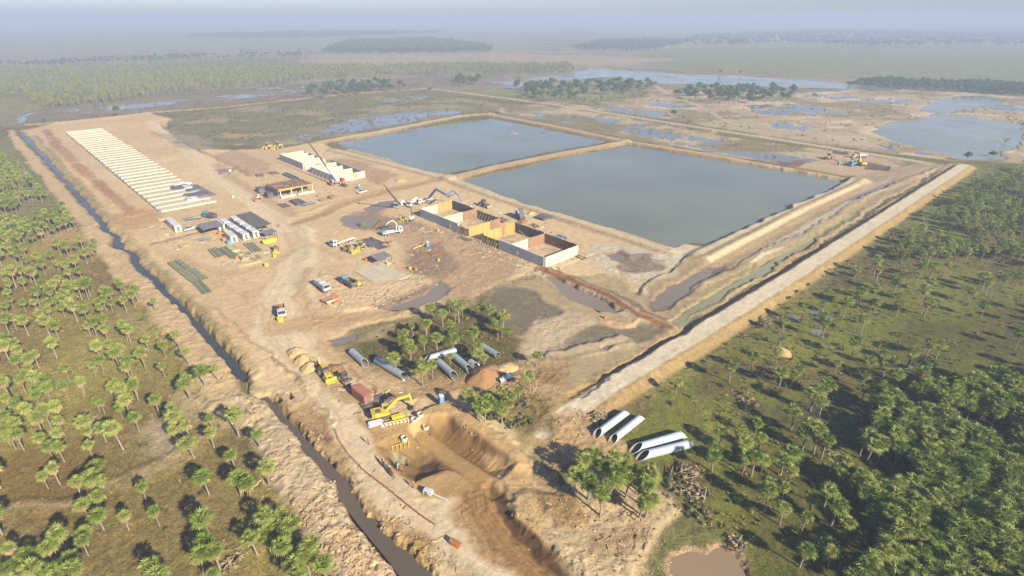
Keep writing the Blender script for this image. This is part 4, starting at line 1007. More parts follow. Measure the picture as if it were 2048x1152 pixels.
# palm belt behind the back road
PALMS = []; GRIDP = {}
poisson([(-150, 205), (0, 185), (60, 195), (95, 214), (150, 205), (330, 182), (520, 165), (640, 152), (860, 144), (1050, 143), (1150, 140), (1140, 126), (900, 126), (600, 131), (300, 134), (0, 140), (-200, 150)], 5.2, 26000, 'far', -0.55, (0.95, 1.5))
poisson([(-300, 140), (0, 130), (500, 118), (620, 116), (560, 126), (200, 134), (-300, 150)], 14, 3000, 'far', -0.1, (0.9, 1.3))
poisson([(1100, 190), (1200, 196), (1280, 182), (1310, 186), (1200, 204), (1080, 198)], 4, 500, 'far', -0.2, (0.9, 1.2))
stand('palm_belt', [p[:3] for p in PALMS], PV, 'far belt of palms behind the back road')

# ------------------------------------------------------------------ broadleaf trees
def leafball(mb, lobes, n, size, rr, flat=0.8):
    for _ in range(n):
        c, r = rr.choice(lobes)
        th = rr.uniform(0, 6.283); u = rr.uniform(-0.75, 1)
        q = math.sqrt(max(0, 1 - u * u)); rad = r * rr.uniform(0.72, 1.06)
        d = Vector((q * math.cos(th), q * math.sin(th), u * flat))
        p = c + d * rad
        nn = (d + Vector((rr.uniform(-0.7, 0.7), rr.uniform(-0.7, 0.7), rr.uniform(-0.3, 0.8)))).normalized()
        a = nn.cross(Vector((rr.uniform(-1, 1), rr.uniform(-1, 1), rr.uniform(-1, 1)))).normalized(); b = nn.cross(a)
        s = size * rr.uniform(0.6, 1.3)
        mb.add([p - a * s, p - b * s * 0.6, p + a * s, p + b * s * 0.6], [(0, 1, 2, 3)], 0)
def tree_meshes(seed, h=6.0, w=2.6):
    rr = random.Random(seed); cr = MB(); tk = MB()
    lobes = []
    for i in range(8):
        a = i * 2.4 + rr.uniform(-0.4, 0.4); q = rr.uniform(0.25, 0.75) * w
        lobes.append((Vector((q * math.cos(a), q * math.sin(a), h * rr.uniform(0.5, 0.82))), w * rr.uniform(0.35, 0.55)))
    lobes.append((Vector((0, 0, h * 0.82)), w * 0.5))
    leafball(cr, lobes, 620, 0.34, rr)
    tk.cyl((0, 0, -0.3), (0, 0, h * 0.45), 0.24, 0.16, 7)
    for c, r in lobes[:5]: tk.cyl((0, 0, h * 0.38), c, 0.11, 0.04, 5, caps=False)
    return tk.mesh('tree_trunk', M_BARK), cr.mesh('tree_crown', M_TREE)
TREEV = [tree_meshes(300 + i, 6.0 + i * 0.4, 2.6 + 0.2 * (i % 3)) for i in range(4)]
PALMS = []; GRIDP = {}
CL = [('dark tree clump behind the left back road', [(600, 186), (640, 168), (720, 163), (808, 168), (812, 176), (700, 187), (640, 192)], 4.2, 60),
      ('low dark tree group beyond the road corner', [(895, 164), (920, 155), (970, 158), (970, 166), (920, 168)], 5, 16),
      ('long tree clump before the lake', [(1010, 182), (1030, 168), (1100, 165), (1230, 164), (1310, 160), (1310, 176), (1230, 186), (1130, 198), (1060, 192)], 4.4, 110),
      ('tree clump right of the lake track', [(1335, 184), (1390, 176), (1440, 174), (1540, 174), (1600, 186), (1590, 200), (1480, 202), (1400, 200)], 4.4, 90)]
k = 0
for lab, pts, dm, mx in CL:
    PALMS = []; poisson(pts, dm, 3000, 'x', None, (1.05, 1.6), 3.0)
    SEL = sorted(PALMS[:mx], key=lambda q: PROJ(q[0], q[1], 3)[0]); H2 = (len(SEL) + 1) // 2
    NTH = [ORD[i] + ' from the left' if i < H2 else ORD[len(SEL) - 1 - i] + ' from the right' for i in range(len(SEL))]
    for i, (x, y, s, _) in enumerate(SEL):
        t = thing('broadleaf_tree', (x, y, ground_z(x, y)), rnd.uniform(0, 6.28), 'tree in the ' + lab + ', ' + NTH[i], 'tree', lab)
        t.scale = (s, s, s * rnd.uniform(0.9, 1.2)); a, b = TREEV[k % 4][:2]; k += 1
        to = link(bpy.data.objects.new('trunk', a), t); co = link(bpy.data.objects.new('crown', b), t)
        if k <= 4: TREEV[k - 1] = (a, b, to, co)
for px, py, s, lab in ((1347, 232, 1.0, 'lone dark tree beside the back road bend'), (1628, 196, 0.95, 'thin pale tree right of the lake-track clump'), (1933, 322, 0.9, 'small dark tree at the far end of the embankment road'),
                       (237, 232, 1.3, 'round bush tree on the marsh left of the back road'), (860, 184, 0.9, 'dark tree at the back road corner'), (1985, 312, 0.8, 'small tree at the tip of the right wood by the lagoon'),
                       (1440, 150, 1.2, 'lone tree on the far lake shore'), (1480, 150, 1.1, 'second lone tree on the far lake shore, further right'), (90, 246, 0.7, 'low bush where the back road meets the canal')):
    x, y = G(px, py, 0); t = thing('broadleaf_tree', (x, y, ground_z(x, y)), rnd.uniform(0, 6.28), lab, 'tree')
    t.scale = (s, s, s); a, b = TREEV[k % 4][:2]; k += 1
    link(bpy.data.objects.new('trunk', a), t); link(bpy.data.objects.new('crown', b), t)
TV = [[t[2], t[3]] for t in TREEV]
for px, py, s, lab in ((1936, 872, 1.25, 'big round broadleaf tree among the palms at the right edge'), (1760, 1050, 0.8, 'dark bushy tree among the palms near the lower right corner'), (1800, 905, 0.9, 'bushy tree at the edge of the dense right wood'),
                       (2005, 985, 1.0, 'broad bushy tree at the right edge below the round tree'), (1660, 1090, 0.7, 'low leafy tree at the left edge of the lower right wood'), (1850, 730, 0.9, 'broad green tree at the top of the lower right wood')):
    x, y = G(px, py, 3.0); t = thing('broadleaf_tree', (x, y, ground_z(x, y)), rnd.uniform(0, 6.28), lab, 'tree')
    t.scale = (s * 1.2, s * 1.2, s * 0.85); a, b = TREEV[k % 4][:2]; k += 1
    link(bpy.data.objects.new('trunk', a), t); link(bpy.data.objects.new('crown', b), t)
# dead bare tree by the lagoon
def bare_tree(px, py, h, lab, seed):
    rr = random.Random(seed); x, y = G(px, py); t = thing('dead_tree', (x, y, ground_z(x, y)), 0, lab, 'tree')
    tk = MB(); tk.cyl((0, 0, -0.3), (0, 0, h * 0.35), 0.28, 0.2, 7); br = MB()
    for i in range(11):
        a = i * 2.4; e = Vector((math.cos(a) * h * rr.uniform(0.2, 0.45), math.sin(a) * h * rr.uniform(0.2, 0.45), h * rr.uniform(0.6, 1)))
        br.cyl((0, 0, h * rr.uniform(0.2, 0.35)), e, 0.12, 0.04, 5, caps=False)
        for _ in range(3): br.cyl(e * 0.7, e + Vector((rr.uniform(-1, 1), rr.uniform(-1, 1), rr.uniform(0, 0.8))), 0.05, 0.02, 4, caps=False)
    tk.build('trunk', M_DEADWOOD, t); br.build('branches', M_DEADWOOD, t)
bare_tree(1697, 232, 9.0, 'bare grey tree standing on the sand flat left of the lagoon', 5)
bare_tree(2010, 285, 6.0, 'bare leaning tree in the lagoon at the right edge', 6)
bare_tree(1558, 690, 4.5, 'bare shrub tree beside the pale mound in the right field', 8)
# far woods: one mass each
PALMS = []; GRIDP = {}
poisson([(1690, 165), (1760, 158), (1900, 163), (2100, 172), (2300, 180), (2300, 196), (2048, 187), (1850, 176)], 6, 5000, 'x', None, (0.9, 1.4), 3)
poisson([(640, 104), (700, 80), (860, 76), (985, 92), (980, 103), (800, 106), (700, 108)], 24, 5000, 'x', -0.3, (1.2, 2.0), 3)
poisson([(1140, 96), (1200, 82), (1300, 78), (1400, 80), (1300, 100), (1200, 101)], 24, 3000, 'x', -0.3, (1.2, 2.0), 3)
poisson([(1350, 90), (1380, 72), (1600, 62), (2100, 58), (2600, 60), (2600, 92), (1900, 92), (1700, 92), (1560, 85), (1480, 92)], 42, 9000, 'x', -0.35, (1.8, 2.8), 3)
poisson([(380, 74), (440, 70), (600, 66), (900, 66), (700, 74), (500, 78)], 60, 2500, 'x', -0.2, (2.2, 3.2), 3)
poisson([(0, 124), (300, 112), (500, 106), (620, 104), (600, 112), (300, 122), (0, 132)], 22, 1500, 'x', 0.1, (0.9, 1.6), 3)
stand('far_wood', [p[:3] for p in PALMS], TV, 'far dark woods on the hazy plain')

# ------------------------------------------------------------------ undergrowth
def tuft_mesh(seed, m, nb=18, r=0.4, h=0.5):
    rr = random.Random(seed); mb = MB()
    for i in range(nb):
        a = rr.uniform(0, 6.28); q = rr.uniform(0, r); b = Vector((q * math.cos(a), q * math.sin(a), 0))
        o = Vector((math.cos(a), math.sin(a), 0)) * rr.uniform(0.1, 0.3); s = Vector((-math.sin(a), math.cos(a), 0)) * 0.10
        mb.add([b - s, b + s, b + o + Vector((0, 0, h * rr.uniform(0.6, 1.1)))], [(0, 1, 2)], 0)
    return mb.mesh('tuft', m)
def shrub_mesh(seed, m, n=90, w=0.8, h=0.8, size=0.16):
    rr = random.Random(seed); mb = MB()
    lobes = [(Vector((rr.uniform(-0.5, 0.5) * w, rr.uniform(-0.5, 0.5) * w, h * rr.uniform(0.3, 0.6))), w * rr.uniform(0.35, 0.6)) for _ in range(4)]
    leafball(mb, lobes, n, size, rr)
    return mb.mesh('shrub', m)
def scatter_pts(regions, dens_gap):
    pts = []
    for poly, n, smin, smax, gap, sc_ in regions:
        P = [G(a, b) for a, b in poly]; xs = [p[0] for p in P]; ys = [p[1] for p in P]
        gx = np.array([rnd.uniform(min(xs), max(xs)) for _ in range(n)]); gy = np.array([rnd.uniform(min(ys), max(ys)) for _ in range(n)])
        gn = fbm(gx, gy, sc_, 3, 13)
        for i in range(n):
            if gn[i] > gap and inside(P, gx[i], gy[i]): pts.append((float(gx[i]), float(gy[i]), rnd.uniform(smin, smax)))
    return pts
RF = [(1965, 335), (2200, 300), (2300, 700), (2200, 1200), (1540, 1200), (1500, 1120), (1420, 1040), (1330, 960), (1420, 880), (1290, 800), (1400, 715), (1600, 580)]
LF = [(-100, 340), (40, 300), (150, 450), (300, 660), (400, 780), (480, 880), (560, 1010), (630, 1200), (-200, 1200)]
def first_plant(name, mesh, px, py, label, cat):
    x, y = G(px, py); o = link(bpy.data.objects.new(name, mesh)); o.location = (x, y, ground_z(x, y)); return tag(o, label, cat)
SH = [first_plant('shrub', shrub_mesh(1, M_SHRUB), 1385, 905, 'small green shrub just right of the lower slanted pipe pair', 'shrub'), first_plant('shrub', shrub_mesh(2, M_SHRUB, 110, 1.0, 0.7), 1440, 905, 'low wide shrub on the grass right of the slanted pipes', 'shrub')]
DS = [first_plant('dry_shrub', shrub_mesh(3, M_DRYG, 80, 0.8, 0.6, 0.14), 1490, 960, 'dry straw-coloured shrub at the left edge of the lower right wood', 'shrub')]
TG = [first_plant('grass_tussock', tuft_mesh(4, M_GREENG), 1330, 880, 'green grass tussock between the slanted pipes and the wood', 'grass'), first_plant('grass_tussock', tuft_mesh(5, M_DRYG, 12, 0.3, 0.4), 1310, 850, 'dry grass tussock above the lower slanted pipes', 'grass')]
stand('undergrowth', scatter_pts([(RF, 3800, 0.5, 1.3, 0.05, 11), (LF, 1500, 0.4, 1.0, 0.25, 11), (PALMSQ, 140, 0.4, 1.0, 0.0, 6),
      ([(935, 800), (1010, 790), (1080, 800), (1070, 850), (1000, 860), (950, 840)], 260, 0.5, 1.2, -0.3, 5), ([(1290, 930), (1400, 920), (1430, 1000), (1420, 1060), (1340, 1020)], 120, 0.4, 1.0, -0.3, 5),
      ([(330, 238), (600, 206), (850, 188), (1000, 206), (920, 228), (640, 280), (440, 286)], 2600, 0.6, 1.5, 0.0, 14), ([(1090, 205), (1300, 190), (2048, 200), (2048, 300), (1850, 316), (1374, 246)], 3000, 0.5, 1.4, 0.15, 14),
      ([(1010, 210), (1374, 262), (1780, 340), (1600, 326), (1240, 268)], 1000, 0.5, 1.2, 0.1, 12), ([(0, 235), (300, 192), (850, 155), (1010, 160), (860, 174), (400, 212), (60, 246)], 2500, 0.6, 1.6, 0.05, 14)], 0), [[SH[0]], [SH[1]], [DS[0]]], 'low shrubs and weeds over the fields')
stand('grass', scatter_pts([(RF, 26000, 0.6, 1.4, -0.3, 9), (LF, 16000, 0.5, 1.2, -0.1, 9), (PALMSQ, 900, 0.5, 1.2, -0.3, 6), ([(660, 680), (700, 660), (880, 612), (940, 590), (880, 625), (760, 652), (700, 690)], 260, 0.4, 0.9, -0.3, 6),
      ([(72, 285), (125, 345), (215, 446), (232, 442), (180, 388), (130, 328)], 500, 0.5, 1.0, -0.2, 6), ([(285, 545), (335, 590), (470, 730), (450, 735), (330, 615)], 300, 0.4, 0.9, -0.1, 6), ([(650, 960), (700, 1010), (740, 1060), (720, 1065), (660, 990)], 160, 0.4, 0.8, 0, 5)], 0), [[TG[0]], [TG[1]]], 'short tussock grass over the fields')
# ------------------------------------------------------------------ paints and building materials
def P_(n, r, g, b, rough=0.55, var=0.10, **k):
    k.setdefault('dust', 0.22); return mat(n, tuple(C(r, g, b)), rough, var, **k)
CREAM = P_('cream_concrete', 230, 222, 194, 0.9, 0.12, scale=0.6, bump=0.1)
GREYC = P_('grey_and_shade_concrete', 226, 228, 224, 0.9, 0.14, scale=0.7, bump=0.1, dust=0.08)  # grey concrete; also carries the painted shade tone of the tanks' long walls
PADC = P_('pad_concrete', 222, 208, 178, 0.9, 0.08, scale=0.3)
ORANGE = P_('orange_formwork', 238, 176, 76, 0.7, 0.14, scale=1.5)
ORANGE2 = P_('yellow_formwork', 232, 190, 104, 0.7, 0.16, scale=1.5)
RUST = P_('rust_plywood', 158, 112, 84, 0.85, 0.15, scale=0.8)
DARKF = P_('dark_formwork', 126, 112, 96, 0.85, 0.2, scale=1.0)
TIMBER = P_('timber', 204, 176, 120, 0.85, 0.2, scale=2)
BROWNT = P_('brown_timber', 140, 106, 76, 0.85, 0.25, scale=2)
WHITE = P_('white_paint', 236, 236, 234, 0.4, 0.06, scale=0.8, dust=0.12)
OFFW = P_('offwhite_paint', 226, 228, 226, 0.5, 0.08, scale=0.8)
YEL = P_('machine_yellow', 244, 200, 34, 0.45, 0.10, scale=1.2)
YEL2 = P_('bright_yellow', 250, 226, 28, 0.45, 0.08, scale=1.2)
ORG = P_('signal_orange', 240, 130, 44, 0.5, 0.08)
RED = P_('red_paint', 196, 52, 58, 0.5, 0.1)
PINK = P_('faded_red', 222, 132, 118, 0.8, 0.12)
CONT = P_('rusty_red_container', 186, 112, 90, 0.75, 0.14, scale=0.8)
BLUE = P_('sky_blue_paint', 70, 150, 214, 0.45, 0.08)
LBLUE = P_('light_blue_paint', 108, 178, 216, 0.45, 0.08)
PBLUE = P_('pump_blue', 90, 120, 200, 0.45, 0.1)
DBLUE = P_('dark_blue', 50, 66, 100, 0.6, 0.12)
TEAL = P_('teal_paint', 60, 176, 190, 0.5, 0.1)
LIME = P_('lime_paint', 190, 214, 70, 0.5, 0.1)
GREEN = P_('pipe_green', 148, 156, 118, 0.6, 0.12, scale=1.0)
GREEN2 = P_('dull_olive_pipe', 164, 164, 128, 0.6, 0.12, scale=1.0)
BLACK = P_('black_rubber', 46, 44, 44, 0.85, 0.15)
DSTEEL = P_('dark_steel', 82, 82, 86, 0.5, 0.2)
BOOMD = P_('dark_boom', 84, 76, 66, 0.6, 0.15)
STEEL = mat('galvanised', tuple(C(206, 216, 218)), 0.38, 0.10, 0.8, 0.0, 0.35, 0.5)
STEELIN = P_('pipe_inside', 150, 140, 128, 0.8, 0.15)
PIPEW = P_('white_pipe', 204, 220, 224, 0.42, 0.07, scale=0.5, dust=0.12)
PIPEIN = P_('white_pipe_inside', 150, 140, 132, 0.85, 0.15)
GLASS = mat('window_glass', (0.03, 0.04, 0.05), 0.08, 0.1, 1.0, 0, 0, 0.6)
ROOFG = P_('grey_roof', 122, 126, 138, 0.5, 0.08, scale=0.6)
ROOFD = P_('dark_roof', 82, 82, 88, 0.6, 0.12, scale=0.6)
TARPD = P_('dark_sheet', 92, 94, 108, 0.45, 0.2, scale=0.7)
TARPW = P_('white_sheet', 236, 236, 236, 0.5, 0.1, scale=0.7)
SANDM = mat('heap_sand', tuple(C(220, 184, 130)), 0.95, 0.12, 2.0, 0.3)
SOILM = mat('heap_soil', tuple(C(176, 134, 84)), 0.95, 0.16, 1.5, 0.4)
SKIN = P_('skin', 190, 140, 110, 0.7, 0.05)
VESTO = P_('orange_vest', 246, 110, 46, 0.7, 0.06); VESTY = P_('yellow_vest', 236, 220, 60, 0.7, 0.06); SHIRTW = P_('white_shirt', 232, 232, 236, 0.8, 0.05); TROU = P_('navy_trousers', 58, 60, 84, 0.85, 0.1)

def at(px, py, dz=0.0):
    x, y = G(px, py, 0.25); return Vector((x, y, ground_z(x, y) + dz))
def hd(a, b):
    p = Vector(G(*a)); q = Vector(G(*b)); return math.atan2(q.y - p.y, q.x - p.x)
AU = UA; AV = UA - math.pi / 2

# ------------------------------------------------------------------ long foundation with cross beams
o0 = at(322, 424)
t = thing('strip_foundation', (o0.x, o0.y, 0.28), UA, 'long pale foundation slab with rows of cream cross beams beside the canal', 'foundation')
Wd, Ln, NB = 23.5, 281.0, 33
MB().box((Wd / 2 - 0.3, Ln / 2, -0.35), (Wd + 0.6, Ln + 0.6, 0.8)).build('base_slab', GREYC, t)
bm0 = None; sp = Ln / NB
for i in range(NB + 1):
    if bm0 is None:
        bm0 = MB().box((0, 0, 0.42), (Wd + 1.6, sp * 0.34, 0.74)).mesh('cross_beam', CREAM)
    o = bpy.data.objects.new('cross_beam', bm0); o.location = (Wd / 2 + 0.4 + rnd.uniform(-0.35, 0.35), i * sp + rnd.uniform(-0.3, 0.3), rnd.uniform(-0.1, 0.05)); o.rotation_euler = (0, 0, rnd.uniform(-0.006, 0.006)); link(o, t)
MB().box((-0.75, Ln / 2, 0.1), (0.5, Ln, 0.6)).build('edge_strip', P_('edge_strip', 150, 128, 104, 0.9, 0.2), t)
infill = MB().box((Wd / 2, 0, 0.10), (Wd - 0.6, sp * 0.60, 0.24)).mesh('infill_panel', P_('infill_concrete', 224, 212, 178, 0.9, 0.12, scale=0.4))
for i in range(NB):
    o = bpy.data.objects.new('infill_panel', infill); o.location = (Wd / 2, (i + 0.5) * sp, 0.0); o.location.x = 0; link(o, t)
def cloth(name, w, l, h, m, loc, rz, label, cat, seed, amp=0.35, n=14):
    mb = MB(); vs = []
    for j in range(n + 1):
        for i in range(n + 1):
            x = (i / n - 0.5) * w; y = (j / n - 0.5) * l
            z = h + amp * (float(fbm(np.array([x + 31 * seed]), np.array([y]), 2.2, 3, seed)[0]) * 0.5 + 0.5)
            k = 1 + 0.10 * float(fbm(np.array([x * 0.7]), np.array([y * 0.7 + seed * 9]), 3, 2, seed)[0])
            vs.append((x * k, y * k, z if 0 < i < n and 0 < j < n else h * 0.3))
    mb.add(vs, [(j * (n + 1) + i, j * (n + 1) + i + 1, (j + 1) * (n + 1) + i + 1, (j + 1) * (n + 1) + i) for j in range(n) for i in range(n)], 0, True)
    o = mb.build(name, m, None, loc, rz); return tag(o, label, cat)
for i, (px, py, w, l, m, lab) in enumerate(((362, 377, 9, 11, TARPD, 'dark crumpled plastic sheet furthest back on the cross beams'), (388, 379, 9, 13, TARPD, 'dark crumpled sheet in the middle of the sheeting heap'), (398, 391, 13, 10, TARPD, 'dark plastic sheet at the near edge of the sheeting heap'),
     (375, 377, 4, 9, TARPW, 'white plastic sheet lying between the dark sheets on the beams'), (384, 400, 6, 7, TARPW, 'small white sheet on the beams below the dark sheets'), (365, 371, 10, 3, TARPW, 'narrow white sheet at the top of the dark sheeting'))):
    p = at(px, py); cloth('plastic_sheet', w, l, 0.9 + 0.06 * i, m, (p.x, p.y, 0.28), UA, lab, 'sheet', i + 1)

# ------------------------------------------------------------------ wall builder for the tanks
def wall(t, p, q, h, th, m, name='wall_panel', seg=6.0, z0=0.0, gap=0.03):
    """a straight wall in tank coordinates (t along U, s away), poured in bays"""
    p = Vector((p[0], p[1], 0)); q = Vector((q[0], q[1], 0)); L = (q - p).length; n = max(1, round(L / seg)); d = (q - p) / n; ang = math.atan2(d.y, d.x)
    for i in range(n):
        c = p + d * (i + 0.5); dz = rnd.uniform(-0.04, 0.04)
        MB().box((0, 0, h / 2), (d.length - gap, th + rnd.uniform(0, 0.02), h + dz)).build(name, m, t, (c.x, c.y, z0), ang)
def formwork(t, p, q, h, m, step=1.2, z0=0.0, th=0.12, ribs=True, name='formwork_panel', m2=None, strut=0):
    """upright shutter panels, each with its ribs; optional raking struts to one side"""
    p = Vector((p[0], p[1], 0)); q = Vector((q[0], q[1], 0)); L = (q - p).length; n = max(1, round(L / step)); d = (q - p) / n; ang = math.atan2(d.y, d.x)
    key = (round(d.length, 2), h, m.name)
    for i in range(n):
        c = p + d * (i + 0.5)
        mb = MB().box((0, 0, h / 2), (d.length - 0.05, th, h))
        if ribs:
            for s in (-1, 1):
                mb.box((0, s * (th / 2 + 0.07), h * 0.5), (0.16, 0.14, h * 0.98))
                for zz in (0.15, 0.5, 0.85): mb.box((0, s * (th / 2 + 0.04), h * zz), (d.length * 0.9, 0.08, 0.12))
        pn = mb.build(name, (m2 if (m2 and i % 3 == 1) else m), t, (c.x, c.y, z0 + rnd.uniform(0, 0.12)), ang)
        if strut:
            nn = Vector((-d.y, d.x, 0)).normalized() * strut
            MB().bar((0, 0, h * 0.8), Matrix.Rotation(-ang, 3, 'Z') @ (nn * 2.2), 0.14, 0.14).build('strut', TIMBER, pn)

# main tank: s counted from the near corner K
K = at(1089.6, 535.4)
TK = thing('settling_tank', (K.x, K.y, 0.1), UA, 'long open concrete tank with orange and rust formwork beside the near pond', 'tank')
Hh, D = 4.3, 18.5
MB().box((D / 2 + 1.2, 40.5, -0.1), (D + 5.0, 85, 0.5)).build('floor_slab', mat('dirty_floor', tuple(C(196, 170, 130)), 0.95, 0.35, 0.35, 0.3), TK)
MB().box((11.5, -3.2, 0.0), (29, 0.7, 0.55)).build('kerb_beam', PADC, TK)
wall(TK, (0, 0), (D, 0), Hh, 0.45, CREAM, seg=4.6)
wall(TK, (0, 0.4), (0, 25.4), Hh, 0.45, GREYC)  # long walls greyer than the cream cross walls: shade put into the colour
formwork(TK, (-0.1, 25.6), (-0.1, 36.2), 3.6, DARKF, 1.5, m2=ORANGE2, strut=1)
formwork(TK, (-0.1, 45.0), (-0.1, 52.0), 3.4, DARKF, 1.4, m2=ORANGE2, strut=1)
wall(TK, (0, 52.2), (0, 81), Hh, 0.45, GREYC)
MB().box((0, 25.5, 2.2), (0.6, 0.3, 4.4)).build('end_post', ORANGE, TK)
wall(TK, (0.3, 18.6), (9.3, 18.6), Hh, 0.4, CREAM, seg=9)
formwork(TK, (9.5, 18.4), (18.2, 18.4), Hh, RUST, 2.9, ribs=False)
MB().bar((9.4, 18.5, Hh), (9.4, 24, 6.2), 0.2, 0.2).build('prop', TIMBER, TK)
formwork(TK, (D, 0.5), (D, 18.2), Hh, RUST, 2.9, ribs=False)
formwork(TK, (D, 18.6), (D, 36), 4.6, DARKF, 2.9)
formwork(TK, (0.8, 36.3), (11.0, 36.3), Hh, ORANGE2, 1.2, m2=ORANGE)
formwork(TK, (11.0, 36.3), (12.6, 36.3), Hh, RUST, 1.6, ribs=False)
formwork(TK, (12.6, 36.3), (18.0, 36.3), 4.7, ORANGE, 1.1)
formwork(TK, (0.0, 45.0), (11.6, 45.0), Hh, ORANGE2, 1.16)
formwork(TK, (11.8, 45.4), (18.2, 45.4), Hh, RUST, 3.2, ribs=False)
formwork(TK, (D, 46), (D, 62), 4.0, DARKF, 2.0, strut=1)
wall(TK, (0.3, 63.6), (11.3, 63.6), Hh, 0.4, CREAM, seg=3.8)
formwork(TK, (11.5, 63.4), (18.3, 63.4), Hh, RUST, 3.4, ribs=False)
formwork(TK, (D, 64), (D, 81), 4.3, DARKF, 2.1)
wall(TK, (0.3, 81), (10, 81), Hh, 0.45, CREAM, seg=4.8)
formwork(TK, (10, 80.8), (18.2, 80.8), 4.6, ORANGE, 1.0, m2=ORANGE2)
for zz in (1.2, 2.4, 3.6): MB().bar((10, 80.4, zz), (18.2, 80.4, zz), 0.2, 0.25).build('waler', TIMBER, TK)
MB().box((D + 0.3, 73, 4.6), (0.8, 13, 0.35)).build('walkway', GREYC, TK)
for s_, tt in ((1, 58), (1, 15)):
    MB().box((-0.3, tt, 1.8), (0.12, 1.3, 1.2)).build('white_board', WHITE, TK)

# far tank
K1 = at(672, 364)
T1 = thing('settling_tank', (K1.x, K1.y, 0.1), UA, 'cream concrete tank with stepped cross walls beside the far pond', 'tank')
MB().box((8.5, 36.5, -0.1), (21, 82, 0.5)).build('floor_slab', PADC, T1)
wall(T1, (-1, -2), (17.5, -2), 4.0, 0.5, CREAM)
wall(T1, (-1, -1.5), (-1, 28.5), 4.0, 0.5, GREYC)  # unlit long walls get the grey tone, shade painted as concrete colour
wall(T1, (-1, 39.5), (-1, 74), 4.3, 0.5, GREYC)
for s_, a, b, hh in ((9, -0.5, 15.5, 4.0), (19, -0.5, 14.5, 4.0), (29, -0.5, 15.5, 4.2), (39.3, -0.5, 13.5, 4.4), (48, 4, 14.5, 4.3), (57, -0.5, 14.5, 4.3), (66, -0.5, 14.5, 4.3), (74.3, -0.5, 15, 4.3)):
    wall(T1, (a, s_), (b, s_), hh, 0.45, CREAM, seg=5)
wall(T1, (17.5, -1.5), (17.5, 40), 3.6, 0.45, GREYC)
wall(T1, (16.0, 48), (16.0, 74), 3.6, 0.45, GREYC)
MB().prism([(-1, 0), (8, 0), (8, 3.2)], 30, 38.5, 0).build('ramp_fill', CREAM, T1)
MB().box((11, -2.3, 2.0), (2.2, 0.12, 2.6)).build('shutter_panel', ORANGE2, T1)
for q in range(5): MB().bar((-1.4, 6 + q * 4.6, 3.2), (-3.4, 6 + q * 4.6, 0), 0.15, 0.15).build('strut', TIMBER, T1)

# pump house under construction
K2 = at(562, 397)
T2 = thing('unfinished_building', (K2.x, K2.y, 0.15), UA, 'unfinished concrete frame building with orange edge formwork beside the far tank', 'building')
MB().box((8.5, 12, -0.05), (20, 27, 0.4)).build('floor_slab', PADC, T2)
for a, b in ((0, 8.0), (9.2, 18.2)): MB().box(((a + b) / 2, -0.4, 0.65), (b - a, 0.4, 1.2)).build('plinth_wall', CREAM, T2)
for tx in (0.3, 6.1, 11.9, 17.5):
    for sy in (0.4, 8, 16):
        MB().box((tx, sy, 2.05), (0.5, 0.5, 3.9)).build('column', CREAM, T2)
MB().box((9, 8.4, 4.15), (18.6, 17, 0.3)).build('roof_deck', RUST, T2)
MB().box((3.4, -0.35, 4.4), (8.2, 0.25, 1.0)).build('edge_formwork', ORANGE, T2)
MB().box((13.0, -0.3, 4.35), (10.6, 0.22, 0.5)).build('edge_formwork', ORANGE, T2)
for k in range(12): MB().box((0.8 + k * 1.5, 8.6 + rnd.uniform(-1, 1), 4.42), (0.3, rnd.uniform(10, 15), 0.22), rnd.uniform(-0.03, 0.03)).build('joist', BROWNT if k % 3 else TIMBER, T2)
for k in range(5): MB().box((rnd.uniform(2, 16), rnd.uniform(4, 15), 4.58), (rnd.uniform(2, 5), 0.5, 0.2), rnd.uniform(-1, 1)).build('loose_plank', TIMBER if k % 2 else BROWNT, T2)
MB().box((3, 19.5, 2.2), (7, 0.4, 4)).build('brick_wall', P_('brick_wall', 186, 130, 104, 0.9, 0.15), T2)
for tx in (0.9, 6.7, 12.5): MB().box((tx + 2.4, 6, 1.8), (4.6, 0.2, 3.0)).build('back_screen', DARKF, T2)
for k, (a, b) in enumerate(((4, 9), (16, 21))):
    MB().box((-3.4, (a + b) / 2, 1.5), (3.2, b - a, 2.6), 0, 0, (0.9, 0.9)).build('covered_stack', DBLUE, T2)
for k in range(7): MB().bar((-1.2, k * 3.2, 0), (-1.2, k * 3.2, 4.6), 0.12).build('scaffold_tube', STEEL, T2)
for zz in (1.6, 3.2, 4.5): MB().bar((-1.2, 0, zz), (-1.2, 20, zz), 0.1).build('scaffold_tube', STEEL, T2)
lw = thing('low_wall', tuple(at(586, 354)), AV, 'low grey wall strip between the unfinished building and the far tank', 'wall')
MB().box((0, 0, 0.8), (20, 0.5, 1.7)).build('wall_panel', GREYC, lw)
MB().box((0, -1.6, 0.5), (18, 2.0, 1.0)).build('covered_stack', TARPD, lw)

# concrete pad in the yard
pc = at(762, 548)
pd = thing('concrete_pad', (pc.x, pc.y, ground_z(pc.x, pc.y)), AV, 'bare pale concrete pad in the middle of the yard', 'slab')
for i in range(3):
    for j in range(2):
        MB().box((-6 + 6 * i, -3.0 + 6 * j, 0.05), (5.96, 5.96, 0.34)).build('slab_bay', PADC, pd)

